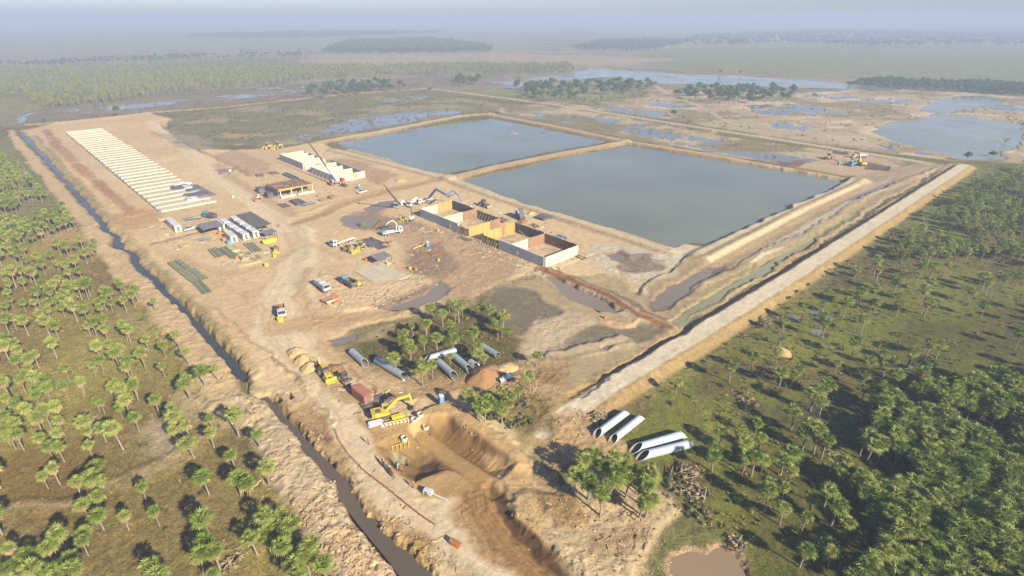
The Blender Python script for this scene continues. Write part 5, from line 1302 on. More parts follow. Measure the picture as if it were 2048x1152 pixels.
# ------------------------------------------------------------------ containers, cabins, roofs
def container(name, p, rz, L, m, label, cat, group=None, w=2.44, h=2.6, ribs=True, door=DSTEEL, window=False):
    t = thing(name, tuple(p), rz, label, cat, group)
    mb = MB().box((0, 0, h / 2 + 0.1), (L, w, h))
    if ribs:
        n = int(L / 0.7)
        for i in range(n):
            x = -L / 2 + 0.5 + i * (L - 1) / max(1, n - 1)
            for s in (-1, 1): mb.box((x, s * (w / 2 + 0.03), h / 2 + 0.1), (0.28, 0.06, h * 0.88))
    mb.build('body', m, t)
    MB().box((0, 0, h + 0.13), (L * 0.985, w * 0.97, 0.08)).build('roof', m, t)
    dr = MB().box((L / 2 + 0.02, 0.0, h / 2 + 0.1), (0.06, w * 0.42 if not window else 0.9, h * 0.85)).build('door', door, t)
    MB().bar((L / 2 + 0.08, -0.15, 0.5), (L / 2 + 0.08, -0.15, h - 0.3), 0.05).build('handle', STEEL, dr)
    if window:
        for s in (-1, 1):
            for x in (-L * 0.25, L * 0.22):
                wq = MB().box((x, s * (w / 2 + 0.03), 1.6), (1.3, 0.08, 0.9)).build('window', GLASS, t)
                MB().box((x, s * (w / 2 + 0.04), 1.1), (1.5, 0.14, 0.08)).build('sill', OFFW, wq)
    return t
def row(px0, px1, n, m, labs, grp, L=6.06, w=2.6, h=2.7):
    a = at(*px0); b = at(*px1); d = (b - a) / n; rz = math.atan2(d.y, d.x)
    for i in range(n):
        c = a + d * (i + 0.5)
        container('site_cabin', (c.x, c.y, ground_z(c.x, c.y)), rz, min(L, d.length - 0.3), m, labs[i], 'cabin', grp, w, h, False, DSTEEL, True)
NM = ['farthest', 'second', 'third', 'nearest']
row((446, 449), (495, 481), 4, WHITE, ['white site cabin, %s in the middle cabin row of the compound' % q for q in NM], 'white site cabins')
row((466, 443), (515, 476), 4, WHITE, ['white site cabin, %s in the row next to the dark roofed shed' % q for q in NM], 'white site cabins')
row((455, 472), (472, 487), 1, WHITE, ['single white site cabin in front of the middle cabin row'], 'white site cabins', 9)
row((431, 450), (447, 463), 1, WHITE, ['single white cabin touching the grey canopy'], 'white site cabins', 9)
row((338, 446), (352, 459), 1, WHITE, ['white cabin, left of the pair apart from the compound'], 'white site cabins', 9)
row((349, 456), (360, 466), 1, WHITE, ['white cabin, right of the pair apart from the compound'], 'white site cabins', 6)
def canopy(px, py, rz, L, w, h, m, label, cat='shelter', slope=0.3):
    p = at(px, py); t = thing('shelter', tuple(p), rz, label, cat)
    MB().prism([(-w / 2, h), (w / 2, h + slope), (w / 2, h + slope + 0.1), (-w / 2, h + 0.1)], -L / 2, L / 2).build('roof', m, t, None, math.pi / 2)
    for x in (-L / 2 + 0.3, 0, L / 2 - 0.3):
        for y in (-w / 2 + 0.3, w / 2 - 0.3): MB().bar((x, y, 0), (x, y, h), 0.14).build('post', DSTEEL, t)
    return t
canopy(423, 462, AV, 9.5, 8.5, 2.6, ROOFG, 'grey flat canopy at the left end of the compound')
sh = canopy(506, 451, AV, 24, 8.0, 2.5, ROOFD, 'big dark roofed shed along the right cabin row')
for k in range(6): MB().box((-10 + 4 * k, 0, 2.83), (0.1, 8.0, 0.06), 0).build('roof_seam', DSTEEL, sh)
canopy(540, 476, AV, 5.5, 5, 2.6, ROOFG, 'small grey canopy beside the yellow hopper')
canopy(763, 524, UA, 6.5, 5.5, 2.4, ROOFG, 'grey canopy at the corner of the concrete pad')
container('shipping_container', at(726, 797), hd((709, 783), (738, 806)), 6.06, CONT, 'rusty red shipping container beside the yellow excavator', 'container')

def toilet(px, py, rz, label):
    t = thing('portable_toilet', tuple(at(px, py)), rz, label, 'toilet', 'blue portable toilets')
    MB().box((0, 0, 1.1), (1.15, 1.15, 2.0)).build('body', BLUE, t)
    MB().box((0, 0, 2.2), (1.22, 1.22, 0.2), 0, 0, (0.75, 0.75)).build('roof', WHITE, t)
    d = MB().box((0.59, 0, 1.1), (0.06, 0.7, 1.8)).build('door', LBLUE, t)
    MB().box((0.64, -0.25, 1.1), (0.05, 0.08, 0.2)).build('handle', DSTEEL, d)
toilet(883, 809, R(-60), 'blue portable toilet with white roof above the pit')
toilet(709, 783, R(-60), 'blue portable toilet at the end of the red container')
toilet(855, 493, R(-60), 'blue portable toilet on the damp yard right of the pad')
toilet(1677, 329, R(-60), 'small blue toilet left of the far excavation machines')
toilet(719, 378, R(-60), 'blue portable toilet beside the red truck crane')
# ------------------------------------------------------------------ machines (local: x forward, y left)
WHEELS = {}
def wheel(t, x, y, r=0.5, w=0.35, name='wheel'):
    k = (r, w)
    if k not in WHEELS:
        WHEELS[k] = (MB().cyl((0, -w / 2, 0), (0, w / 2, 0), r, n=14).mesh('wheel', BLACK), MB().cyl((0, -w / 2 - 0.02, 0), (0, w / 2 + 0.02, 0), r * 0.5, n=10).mesh('rim', OFFW))
    a, b = WHEELS[k]
    o = bpy.data.objects.new(name, a); o.location = (x, y, r); link(o, t)
    link(bpy.data.objects.new('rim', b), o)
def tracks(t, L, gap, w=0.6, h=0.85):
    for s in (-1, 1):
        pr = []
        for k in range(12):
            an = 2 * math.pi * k / 12
            pr.append(((L / 2 - h / 2) * (1 if math.cos(an) > 0 else -1) + h / 2 * math.cos(an), h / 2 + h / 2 * math.sin(an)))
        MB().prism(pr, s * gap / 2 - w / 2, s * gap / 2 + w / 2).build('track', BLACK, t)
def cab(t, x, w, l, z0, h, m, roof=None, front=1):
    c = MB().prism([(x - l / 2, z0), (x + l / 2, z0), (x + l / 2, z0 + h * 0.5), (x + l / 2 - 0.25 * front, z0 + h), (x - l / 2, z0 + h)] if front > 0 else [(x - l / 2, z0), (x + l / 2, z0), (x + l / 2, z0 + h), (x - l / 2, z0 + h)], -w / 2, w / 2).build('cab', m, t)
    MB().bar((x + l / 2 + 0.02, 0, z0 + h * 0.5), (x + l / 2 - 0.21, 0, z0 + h * 0.95), w * 0.9, 0.06).build('windscreen', GLASS, c)
    for s in (-1, 1): MB().box((x + 0.02, s * (w / 2 + 0.01), z0 + h * 0.7), (l * 0.55, 0.05, h * 0.36)).build('side_window', GLASS, c)
    if roof: MB().box((x - 0.05, 0, z0 + h + 0.05), (l, w, 0.1)).build('cab_roof', roof, c)
    return c
def truck(px, py, rz, label, body='dump', cabm=WHITE, bodm=OFFW, loadm=None, L=8.2, group=None, cat='truck', name='truck'):
    t = thing(name, tuple(at(px, py)), rz, label, cat, group)
    MB().box((0, 0, 0.85), (L - 0.4, 0.9, 0.3)).build('chassis', DSTEEL, t)
    cab(t, L / 2 - 1.0, 2.4, 1.9, 0.75, 2.1, cabm, cabm)
    MB().box((L / 2 + 0.02, 0, 0.75), (0.2, 2.4, 0.4)).build('bumper', DSTEEL, t)
    for x in ([L / 2 - 1.3, -L / 2 + 2.4, -L / 2 + 1.1] if L < 10 else [L / 2 - 1.3, L / 2 - 3.2, -L / 2 + 2.6, -L / 2 + 1.2]):
        for s in (-1, 1): wheel(t, x, s * 1.05)
    b0, b1 = -L / 2, L / 2 - 2.2
    if body == 'dump':
        b = MB().box(((b0 + b1) / 2, 0, 1.15), (b1 - b0, 2.4, 0.14))
        for s in (-1, 1): b.box(((b0 + b1) / 2, s * 1.17, 1.75), (b1 - b0, 0.1, 1.2))
        b.box((b1 - 0.05, 0, 1.9), (0.1, 2.4, 1.5)); b.box((b0 + 0.05, 0, 1.75), (0.1, 2.4, 1.1))
        for k in range(5):
            for s in (-1, 1): b.box((b0 + 0.5 + k * (b1 - b0 - 1) / 4, s * 1.25, 1.75), (0.12, 0.1, 1.2))
        b.build('tipper_body', bodm, t)
        if loadm: MB().box(((b0 + b1) / 2, 0, 1.95), (b1 - b0 - 0.3, 2.2, 0.9), 0, 0, (0.5, 0.4)).build('load', loadm, t)
    elif body == 'box':
        MB().box(((b0 + b1) / 2, 0, 1.9), (b1 - b0, 2.3, 1.5)).build('body', bodm, t)
        MB().box(((b0 + b1) / 2 + 0.6, 0, 2.75), ((b1 - b0) * 0.4, 1.9, 0.3)).build('roof_rack', OFFW, t)
    elif body == 'flat':
        f = MB().box(((b0 + b1) / 2, 0, 1.12), (b1 - b0, 2.4, 0.16)).build('flatbed', bodm, t)
        MB().box((b1 - 0.06, 0, 1.6), (0.12, 2.4, 0.9)).build('headboard', bodm, t)
        for s in (-1, 1): MB().box(((b0 + b1) / 2, s * 1.2, 1.35), (b1 - b0, 0.08, 0.35)).build('side_board', bodm, t)
    elif body == 'tank':
        MB().cyl((b0, 0, 2.0), (b1 - 0.2, 0, 2.0), 1.1, n=16).build('tank', bodm, t)
        for x in (b0 + 1, b1 - 1.2): MB().cyl((x - 0.1, 0, 2.0), (x + 0.1, 0, 2.0), 1.14, n=16).build('tank_band', DSTEEL, t)
    elif body == 'mixer':
        d = MB().cyl((b0 + 0.2, 0, 2.9), (b0 + 1.6, 0, 2.6), 0.55, 1.15, 14).cyl((b0 + 1.6, 0, 2.6), (b0 + 3.6, 0, 2.2), 1.15, 1.2, 14).cyl((b0 + 3.6, 0, 2.2), (b1 - 0.2, 0, 2.0), 1.2, 0.6, 14).build('drum', bodm, t)
        MB().cyl((b0 + 2.0, 0, 2.52), (b0 + 2.8, 0, 2.36), 1.19, n=14).build('drum_stripe', LIME, d)
        MB().bar((b0, 0, 2.6), (b0 - 0.8, 0, 1.4), 0.6, 0.15).build('chute', DSTEEL, t)
        MB().box((b0 + 0.4, 0, 1.8), (0.3, 1.6, 1.6)).build('drum_frame', OFFW, t)
    return t
T_ = truck
T_(645, 579, hd((632, 569), (659, 589)), 'white box truck parked alone in the middle of the yard', 'box', WHITE, OFFW)
T_(699, 573, hd((716, 580), (684, 562)), 'light blue tipper truck with dark bed left of the pad', 'dump', LBLUE, DSTEEL, L=7.4)
T_(564, 629, hd((561, 616), (566, 640)), 'white truck with brown earth load at the yard edge', 'dump', WHITE, BROWNT, SOILM, L=6.8)
t = T_(686, 487, hd((706, 481), (668, 494)), 'long white flatbed truck carrying yellow beams', 'flat', WHITE, OFFW, L=11)
for y, m in ((-0.8, YEL2), (-0.3, ORANGE), (0.3, YEL), (0.85, WHITE)): tag(MB().box((0, 0, 0), (7.6, 0.45, 0.45)).build('steel_beam', m, None, tuple(Vector(t.location) + Matrix.Rotation(t.rotation_euler.z, 3, 'Z') @ Vector((-1.3, y, 1.45))), t.rotation_euler.z), {YEL2: 'bright yellow beam', ORANGE: 'orange beam', YEL: 'deep yellow beam', WHITE: 'white beam'}[m] + ' lying on the long flatbed truck', 'beam', 'beams on the flatbed')
def jib(t, x, segs, m, w=0.35, name='crane_arm'):
    p = Vector((x, 0, 1.2)); par = t
    MB().cyl((x, 0, 1.0), (x, 0, 1.9), 0.35, n=10).build('slew_post', m, t)
    p = Vector((x, 0, 1.9))
    for i, (dx, dz) in enumerate(segs):
        q = p + Vector((dx, 0, dz)); MB().bar(p, q, w * (1 - 0.15 * i), w * (1 - 0.15 * i)).build(name, m, t); p = q
    return p
t = T_(785, 468, hd((764, 471), (804, 463)), 'white crane truck with folded arm and red-edged bed near the round pool', 'flat', WHITE, OFFW, L=9)
jib(t, 1.9, [(0.3, 2.6), (-1.6, 1.6), (-2.2, -0.6), (-0.8, -1.0)], WHITE, 0.45)
MB().box((-4.0, 0, 1.6), (1.6, 2.3, 1.1)).build('blue_tank', LBLUE, t)
T_(826, 411, hd((842, 402), (812, 418)), 'white and lime concrete mixer truck between the crane and the pump truck', 'mixer', WHITE, OFFW, L=8.6, name='mixer_truck')
t = T_(849, 405, hd((866, 398), (832, 409)), 'white concrete pump truck with long blue folding arm at the tank corner', 'flat', WHITE, OFFW, L=10, name='pump_truck')
MB().box((-2.6, 0, 1.7), (2.6, 2.2, 1.0)).build('pump_unit', OFFW, t)
def world_bars(t, pts, name, m, w0, w1, round_=False):
    """a boom through world points, as parts of machine t"""
    Mi = Matrix.Translation(-Vector(t.location)); Rz = Matrix.Rotation(-t.rotation_euler.z, 4, 'Z')
    loc = [Rz @ (Mi @ Vector(p)) for p in pts]; n = len(loc) - 1
    for i in range(n):
        a = w0 + (w1 - w0) * i / max(1, n - 1); b = w0 + (w1 - w0) * (i + 0.7) / max(1, n - 1) if n > 1 else w1
        MB().bar(loc[i], loc[i + 1], a, a, 0, max(b, 0.12), max(b, 0.12)).build(name, m, t)
def P3(px, py, z): x, y = G(px, py, z); return (x, y, z)
world_bars(t, [P3(857, 397, 3.0), P3(872, 378, 9.0), P3(893, 390, 8.0), P3(906, 381, 8.0), P3(917, 391, 6.0), P3(923, 405, 3.5)], 'boom_section', PBLUE, 0.9, 0.4)
# truck cranes
def crane(px, py, rz, label, m1, m2, bm_, tip, base, L=11, mid=None):
    t = thing('truck_crane', tuple(at(px, py)), rz, label, 'crane')
    MB().box((0, 0, 1.0), (L, 2.5, 0.7)).build('carrier', m1, t)
    cab(t, L / 2 - 0.9, 2.4, 1.8, 1.0, 1.7, m1)
    MB().box((-1.2, 0, 2.2), (3.8, 2.4, 1.5)).build('engine_house', m2, t)
    cab(t, 0.9, 1.0, 1.5, 1.5, 1.7, m2)
    MB().box((-3.3, 0, 2.1), (0.8, 2.6, 1.3)).build('counterweight', DSTEEL, t)
    for x in (L / 2 - 1.2, L / 2 - 2.8, -L / 2 + 2.6, -L / 2 + 1.2):
        for s in (-1, 1): wheel(t, x, s * 1.1, 0.6, 0.4)
    for x in (-L / 2 + 0.3, L / 2 - 3.9):
        for s in (-1, 1): MB().bar((x, s * 1.1, 0.9), (x, s * 2.9, 0.7), 0.25).bar((x, s * 2.9, 0.8), (x, s * 2.9, 0), 0.2).build('outrigger', m1, t)
    pts = [base] + ([mid] if mid else []) + [tip]
    if mid:
        world_bars(t, [base, mid], 'boom_base', m2, 1.0, 0.8); world_bars(t, [mid, tip], 'boom_tip', bm_, 0.7, 0.4)
    else: world_bars(t, pts, 'boom', bm_, 0.9, 0.5)
    MB().bar((0, 0, 0), (0, 0, 0.9), 0.5, 0.6).build('hook_block', YEL, t, None).location = Matrix.Rotation(-rz, 3, 'Z') @ (Vector(tip) - Vector(t.location)) + Vector((0, 0, -1.6))
    return t
crane(800, 413, hd((806, 411), (792, 418)), 'white truck crane with long dark boom leaning left beside the mixer', WHITE, OFFW, BOOMD, P3(768, 370, 15), P3(801, 410, 2.6), 8)
b0 = P3(675, 363, 3.0); tp = P3(605, 268, 24)
crane(674, 368, hd((661, 371), (686, 366)), 'red truck crane with white and dark boom at the far tank corner', RED, WHITE, BOOMD, tp, b0, 9, tuple(Vector(b0).lerp(Vector(tp), 0.30)))

def excavator(px, py, rz, label, m=YEL, s=1.0, slew=0.0, bucket=True, arm=((0.8, 1.6), (3.6, 4.2), (6.6, 4.4), (7.3, 1.4))):
    t = thing('excavator', tuple(at(px, py)), rz, label, 'excavator'); t.scale = (s, s, s)
    tracks(t, 3.9, 2.2)
    MB().box((0, 0, 0.75), (2.2, 1.6, 0.5)).build('undercarriage', DSTEEL, t)
    MB().prism([(-2.3, 1.05), (1.5, 1.05), (1.5, 1.6), (0.2, 2.0), (-2.0, 2.1), (-2.4, 1.8)], -1.3, 1.3).build('engine_deck', m, t)
    MB().box((-2.2, 0, 1.5), (0.7, 2.6, 1.0)).build('counterweight', m, t)
    MB().box((-1.0, -0.3, 2.14), (1.2, 1.2, 0.12)).build('engine_grille', DSTEEL, t)
    c = MB().prism([(0.1, 1.05), (1.6, 1.05), (1.7, 1.9), (1.35, 2.85), (0.1, 2.85)], 0.35, 1.28).build('cab', m, t)
    MB().bar((1.72, 0.82, 1.6), (1.42, 0.82, 2.7), 0.8, 0.05).build('windscreen', GLASS, c); MB().box((0.75, 1.3, 2.2), (1.0, 0.05, 0.9)).build('side_window', GLASS, c); MB().box((0.75, 0.34, 2.2), (1.0, 0.05, 0.9)).build('side_window', GLASS, c)
    A_ = [Vector((x, -0.1, z)) for x, z in arm]
    MB().bar(A_[0], A_[1], 0.55, 0.7, 0, 0.5, 0.75).build('boom', m, t); MB().bar(A_[1], A_[2], 0.5, 0.72, 0, 0.4, 0.5).build('boom_end', m, t)
    MB().bar(A_[2] + (A_[2] - A_[3]).normalized() * 0.6, A_[3], 0.38, 0.5, 0, 0.3, 0.32).build('stick', m, t)
    MB().cyl((1.4, -0.1, 1.5), A_[1] - Vector((0.4, 0, 0.4)), 0.12, n=8).build('cylinder', DSTEEL, t); MB().cyl(A_[1] + Vector((0.2, 0, 0.4)), A_[2] + Vector((-0.2, 0, 0.6)), 0.1, n=8).build('cylinder', DSTEEL, t)
    if bucket:
        q = A_[3]
        MB().prism([(q.x - 0.2, q.z + 0.1), (q.x + 0.3, q.z), (q.x + 0.2, q.z - 0.9), (q.x - 0.5, q.z - 1.2), (q.x - 0.9, q.z - 0.8), (q.x - 0.3, q.z - 0.7)], -0.7, 0.5).build('bucket', DSTEEL, t)
    return t
excavator(766, 834, hd((750, 834), (800, 822)), 'yellow tracked excavator with raised arm above the pit', s=1.0)
excavator(1722, 330, hd((1730, 330), (1696, 318)), 'yellow tracked excavator loading the blue truck at the far dig', s=1.25, arm=((0.8, 1.6), (3.0, 5.0), (6.4, 5.2), (7.6, 2.2)))
def wheel_loader(px, py, rz, label, m=YEL, s=1.0, name='wheel_loader', cat='loader', backhoe=False, buck=None, cabm=None):
    t = thing(name, tuple(at(px, py)), rz, label, cat); t.scale = (s, s, s)
    for x in (-1.5, 1.4):
        for q in (-1, 1): wheel(t, x, q * 1.0, 0.72, 0.5)
    MB().prism([(-2.6, 0.9), (-0.4, 0.9), (-0.4, 1.9), (-2.4, 1.7)], -0.75, 0.75).build('engine_hood', m, t)
    MB().box((0.9, 0, 1.05), (2.0, 1.0, 0.6)).build('front_frame', m, t)
    cab(t, -0.1, 1.4, 1.4, 1.3, 1.7, cabm or DSTEEL, m)
    for q in (-1, 1): MB().bar((0.9, q * 0.6, 1.5), (3.0, q * 0.6, 0.6), 0.22, 0.3).build('lift_arm', m, t)
    MB().prism([(2.9, 0.1), (3.9, 0.1), (3.9, 0.2), (3.1, 0.35), (3.1, 1.1), (2.9, 1.1)], -1.35, 1.35).build('bucket', buck or m, t)
    if backhoe:
        MB().bar((-2.6, 0, 1.2), (-3.6, 0, 3.4), 0.3, 0.35).build('digger_boom', m, t); MB().bar((-3.6, 0, 3.4), (-4.6, 0, 1.4), 0.25, 0.3).build('digger_stick', m, t)
        MB().prism([(-4.7, 1.5), (-4.3, 1.4), (-4.2, 0.7), (-4.9, 0.8)], -0.4, 0.4).build('digger_bucket', DSTEEL, t)
    return t
wheel_loader(652, 752, hd((632, 732), (664, 766)), 'yellow backhoe loader below the sand heaps', s=1.1, name='backhoe_loader', backhoe=True)
wheel_loader(715, 572, hd((716, 580), (702, 568)), 'yellow wheel loader touching the blue tipper', s=0.85, m=YEL2)
wheel_loader(698, 503, hd((690, 500), (716, 508)), 'yellow wheel loader, left of the two machines by the steel mats', s=1.05)
wheel_loader(722, 497, hd((728, 494), (712, 506)), 'bright yellow loader, right of the two machines by the steel mats', s=1.0, m=YEL2)
wheel_loader(552, 502, hd((552, 492), (553, 512)), 'yellow loader with dark cab right of the timber stacks', s=0.9, m=YEL)
wheel_loader(1657, 317, hd((1650, 319), (1666, 314)), 'yellow loader alone at the far dig', s=1.3, m=YEL)
wheel_loader(556, 297, hd((560, 296), (548, 299)), 'bright yellow loader, right of the pair behind the far tank', s=1.5, m=YEL2)
wheel_loader(535, 298, hd((540, 297), (528, 299)), 'bright yellow loader, left of the pair behind the far tank', s=1.4, m=YEL2)
wheel_loader(968, 413, hd((956, 412), (978, 418)), 'dark loader working between the tank and the near pond', s=1.2, m=DSTEEL, buck=TIMBER)
wheel_loader(808, 443, hd((814, 441), (800, 445)), 'small yellow loader below the truck crane', s=0.8, m=YEL2)
wheel_loader(516, 399, hd((520, 398), (508, 401)), 'orange and yellow loader left of the unfinished building', s=0.9, m=ORANGE, cabm=WHITE)
def roller(px, py, rz, label, m=YEL):
    t = thing('road_roller', tuple(at(px, py)), rz, label, 'roller')
    MB().cyl((1.7, -1.05, 0.75), (1.7, 1.05, 0.75), 0.75, n=18).build('drum', DSTEEL, t)
    MB().box((1.7, 0, 0.9), (1.9, 2.4, 0.25)).build('drum_frame', m, t)
    for q in (-1, 1): wheel(t, -1.3, q * 0.85, 0.75, 0.5)
    MB().prism([(-2.4, 0.9), (-0.3, 0.9), (-0.3, 1.7), (-2.3, 1.6)], -0.8, 0.8).build('engine_hood', DSTEEL, t)
    cab(t, 0.1, 1.4, 1.3, 1.2, 1.6, DSTEEL, DSTEEL)
roller(690, 762, hd((680, 754), (702, 772)), 'dark road roller behind the red container')
def rig(px, py, rz, label):
    t = thing('drill_rig', tuple(at(px, py)), rz, label, 'rig')
    tracks(t, 3.2, 1.8, 0.5, 0.7); MB().box((0, 0, 1.3), (3.0, 1.8, 1.2)).build('body', OFFW, t)
    MB().bar((1.2, 0, 0.8), (0.6, 0, 5.6), 0.35, 0.4).build('mast', BOOMD, t); MB().box((-1.0, 0.3, 2.2), (1.0, 1.0, 0.8)).build('power_pack', YEL, t)
rig(822, 441, hd((816, 444), (828, 438)), 'grey drill rig with dark mast left of the main tank')
T_(1706, 330, hd((1722, 326), (1698, 332)), 'blue and white tipper truck being loaded at the far dig', 'dump', LBLUE, LBLUE, L=8.5)
T_(1719, 315, hd((1734, 315), (1708, 314)), 'white tank truck behind the far excavator', 'tank', WHITE, OFFW, L=9)
T_(421, 436, hd((430, 436), (415, 433)), 'teal tipper truck at the top of the compound', 'dump', TEAL, DBLUE, L=7)
t = T_(1040, 436, hd((1048, 446), (1030, 428)), 'dark blue tipper truck beside the near pond bank', 'flat', WHITE, DBLUE, L=8)
MB().box((0, 0, 0), (5.0, 2.3, 0.2), M=Matrix.Rotation(R(-48), 3, 'Y')).build('raised_tipper', DBLUE, t).location = (-2.2, 0, 3.2)
def pickup(px, py, rz, m, label, L=5.0, cat='pickup', name='pickup'):
    t = thing(name, tuple(at(px, py)), rz, label, cat)
    MB().prism([(-L / 2, 0.45), (L / 2, 0.45), (L / 2, 0.95), (L / 2 - 1.3, 1.1), (-L / 2, 1.1)], -0.9, 0.9).build('body', m, t)
    c = MB().prism([(-0.7, 1.1), (1.3, 1.1), (0.7, 1.75), (-0.6, 1.75)], -0.82, 0.82).build('cabin', GLASS, t)
    MB().box((0.05, 0, 1.77), (1.3, 1.6, 0.06)).build('roof', m, c)
    MB().box((-1.7, 0, 1.12), (1.4, 1.5, 0.06)).build('load_bed', DSTEEL, t)
    for x in (-1.5, 1.5):
        for q in (-1, 1): wheel(t, x, q * 0.8, 0.38, 0.25)
pickup(379, 460, hd((372, 462), (386, 458)), WHITE, 'white pickup right of the detached cabins')
pickup(521, 466, hd((516, 464), (528, 470)), WHITE, 'white pickup at the end of the dark roofed shed')
pickup(533, 474, hd((529, 476), (539, 472)), OFFW, 'pale car partly under the small grey canopy', name='car', cat='car')
pickup(688, 373, hd((694, 374), (682, 372)), DSTEEL, 'dark pickup beside the red truck crane')
pickup(724, 386, hd((730, 385), (718, 388)), WHITE, 'white pickup in front of the far tank')
# ------------------------------------------------------------------ pipes
def big_pipe(pa, pb, r, label, group, m=STEEL, mi=STEELIN, ca=0.0, cb=0.0, flip=False, bands=6, z=0.0):
    """one large pipe lying on the ground; ends cut on the slant like the photographed culvert ends"""
    a = Vector(G(*pa, r)); b = Vector(G(*pb, r)); c = (a + b) / 2; d = b - a; L = d.length; rz = math.atan2(d.y, d.x)
    zz = max(ground_z(c.x, c.y), ground_z(a.x, a.y) - 0.2, ground_z(b.x, b.y) - 0.2) + z
    t = thing('culvert_pipe', (c.x, c.y, zz - 0.1), rz, label, 'pipe', group)
    MB().tube((-L / 2, 0, r), (L / 2, 0, r), r, 0.09, 24, 0, 1, ca, cb).build('barrel', [m, mi], t)
    x0 = -L / 2 + max(ca, 0.3) + 0.3; x1 = L / 2 - max(cb, 0.3) - 0.3
    ring = MB().tube((-0.06, 0, r), (0.06, 0, r), r + 0.03, 0.05, 24, 0)
    rm = ring.mesh('joint_band', m)
    for k in range(bands):
        o = bpy.data.objects.new('joint_band', rm); o.location = (x0 + (x1 - x0) * k / (bands - 1), 0, 0); link(o, t)
GP = 'large slanted-end pipes right of the pit'
big_pipe((1187, 873), (1257, 821), 0.88, 'pale pipe, left of the upper pair right of the pit', GP, PIPEW, PIPEIN, 2.4, 1.6)
big_pipe((1219, 884), (1287, 830), 0.88, 'pale pipe, right of the upper pair right of the pit', GP, PIPEW, PIPEIN, 2.4, 1.6)
big_pipe((1259, 899), (1375, 865), 0.98, 'pale pipe, upper of the lower pair right of the pit', GP, PIPEW, PIPEIN, 3.0, 1.8)
big_pipe((1272, 913), (1392, 883), 0.98, 'pale pipe, lower of the lower pair right of the pit', GP, PIPEW, PIPEIN, 3.0, 1.8)
GC = 'grey pipes among the palms'
big_pipe((703, 702), (733, 729), 0.95, 'short grey pipe, leftmost of those near the palms', GC, ca=0.2, cb=1.8, bands=4)
big_pipe((752, 718), (814, 755), 1.0, 'long grey pipe, second from the left near the palms', GC, ca=0.2, cb=1.8)
big_pipe((848, 718), (912, 699), 0.9, 'grey pipe lying across behind the others among the palms', GC, ca=1.8, cb=0.3)
big_pipe((877, 722), (913, 755), 0.95, 'grey pipe, left of the two side by side among the palms', GC, ca=0.2, cb=2.2, bands=5)
big_pipe((909, 712), (944, 742), 0.95, 'grey pipe, right of the two side by side among the palms', GC, ca=0.2, cb=2.2, bands=5)
big_pipe((940, 722), (956, 735), 0.95, 'short grey pipe stub beside the brown soil mound', GC, ca=0.2, cb=1.4, bands=3)
big_pipe((963, 690), (996, 710), 0.9, 'grey pipe, rightmost of those near the palms', GC, ca=0.2, cb=0.2, bands=4)
big_pipe((997, 762), (1024, 748), 0.8, 'grey pipe stub with collar half buried beside the soil mound', GC, ca=0.2, cb=0.2, bands=3, z=-0.4)

def pipe_rows(pts, n, r, m, lab, group, layers=1, gap=0.04):
    """n pipes side by side between two edges given by (start corner, end corner of the first pipe, start corner of the last)"""
    a = Vector(G(*pts[0])); b = Vector(G(*pts[1])); c = Vector(G(*pts[2])); d = b - a; e = (c - a) / max(1, n - 1)
    rz = math.atan2(d.y, d.x); L = d.length
    r = min(r, e.length * 0.49); me = MB().tube((-L / 2, 0, 0), (L / 2, 0, 0), r, 0.06, 12).mesh('pipe', m)
    sk = MB().tube((L / 2 - 0.5, 0, 0), (L / 2 + 0.05, 0, 0), r * 1.06, 0.05, 12).mesh('socket', m)
    for i in range(n):
        p = a + d / 2 + e * i; z = ground_z(p.x, p.y)
        t = thing('stacked_pipe', (p.x + rnd.uniform(-0.2, 0.2), p.y + rnd.uniform(-0.2, 0.2), z + r + 0.12), rz + rnd.uniform(-0.012, 0.012), '%s, %s from the left' % (lab, ORD[i]), 'pipe', group)
        link(bpy.data.objects.new('barrel', me), t); link(bpy.data.objects.new('socket', sk), t)
    for f in (-0.3, 0.3):
        q = a + d * (0.5 + f) + e * (n - 1) / 2
        tag(MB().box((0, 0, 0.06), (0.25, e.length * (n - 1) + 1, 0.16)).build('bearer', TIMBER, None, (q.x, q.y, ground_z(q.x, q.y)), rz), 'timber bearer under the ' + group + (', far end' if f < 0 else ', near end'), 'timber')
pipe_rows(((337, 529), (358, 546), (360, 522)), 7, 0.55, GREEN, 'green pipe in the uppermost stack by the canal', 'green pipes of the uppermost stack')
pipe_rows(((359, 547), (384, 567), (391, 540)), 9, 0.55, GREEN, 'green pipe in the middle stack by the canal', 'green pipes of the middle stack')
pipe_rows(((386, 566), (409, 591), (402, 562)), 6, 0.55, GREEN, 'green pipe in the lowest stack by the canal', 'green pipes of the lowest stack')
pipe_rows(((416, 502), (432, 517), (433, 498)), 6, 0.55, GREEN, 'green pipe in the left stack below the compound', 'green pipes of the left compound stack')
pipe_rows(((441, 499), (463, 519), (455, 495)), 6, 0.6, GREEN, 'green pipe in the middle stack below the compound', 'green pipes of the middle compound stack')
pipe_rows(((488, 490), (506, 507), (506, 487)), 9, 0.4, GREEN2, 'thin olive pipe in the right stack below the compound', 'olive pipes of the right compound stack')
def pile(name, px, py, rz, n, size, m, lab, cat, spread=(1.5, 1.0), layers=3, jit=0.06):
    t = thing(name, tuple(at(px, py)), rz, lab, cat)
    k = 0
    for l in range(layers):
        for i in range(n):
            MB().box((0, 0, 0), size).build({'timber_stack': 'plank', 'rebar_mats': 'bar_bundle', 'panel_stack': 'panel'}.get(name, 'piece'), m[k % len(m)], t, (rnd.uniform(-0.2, 0.2), (i - (n - 1) / 2) * spread[1], 0.1 + size[2] / 2 + l * (size[2] + 0.03)), rnd.uniform(-jit, jit)); k += 1
    return t
PALEY = P_('pale_yellow_timber', 222, 216, 158, 0.85, 0.12)
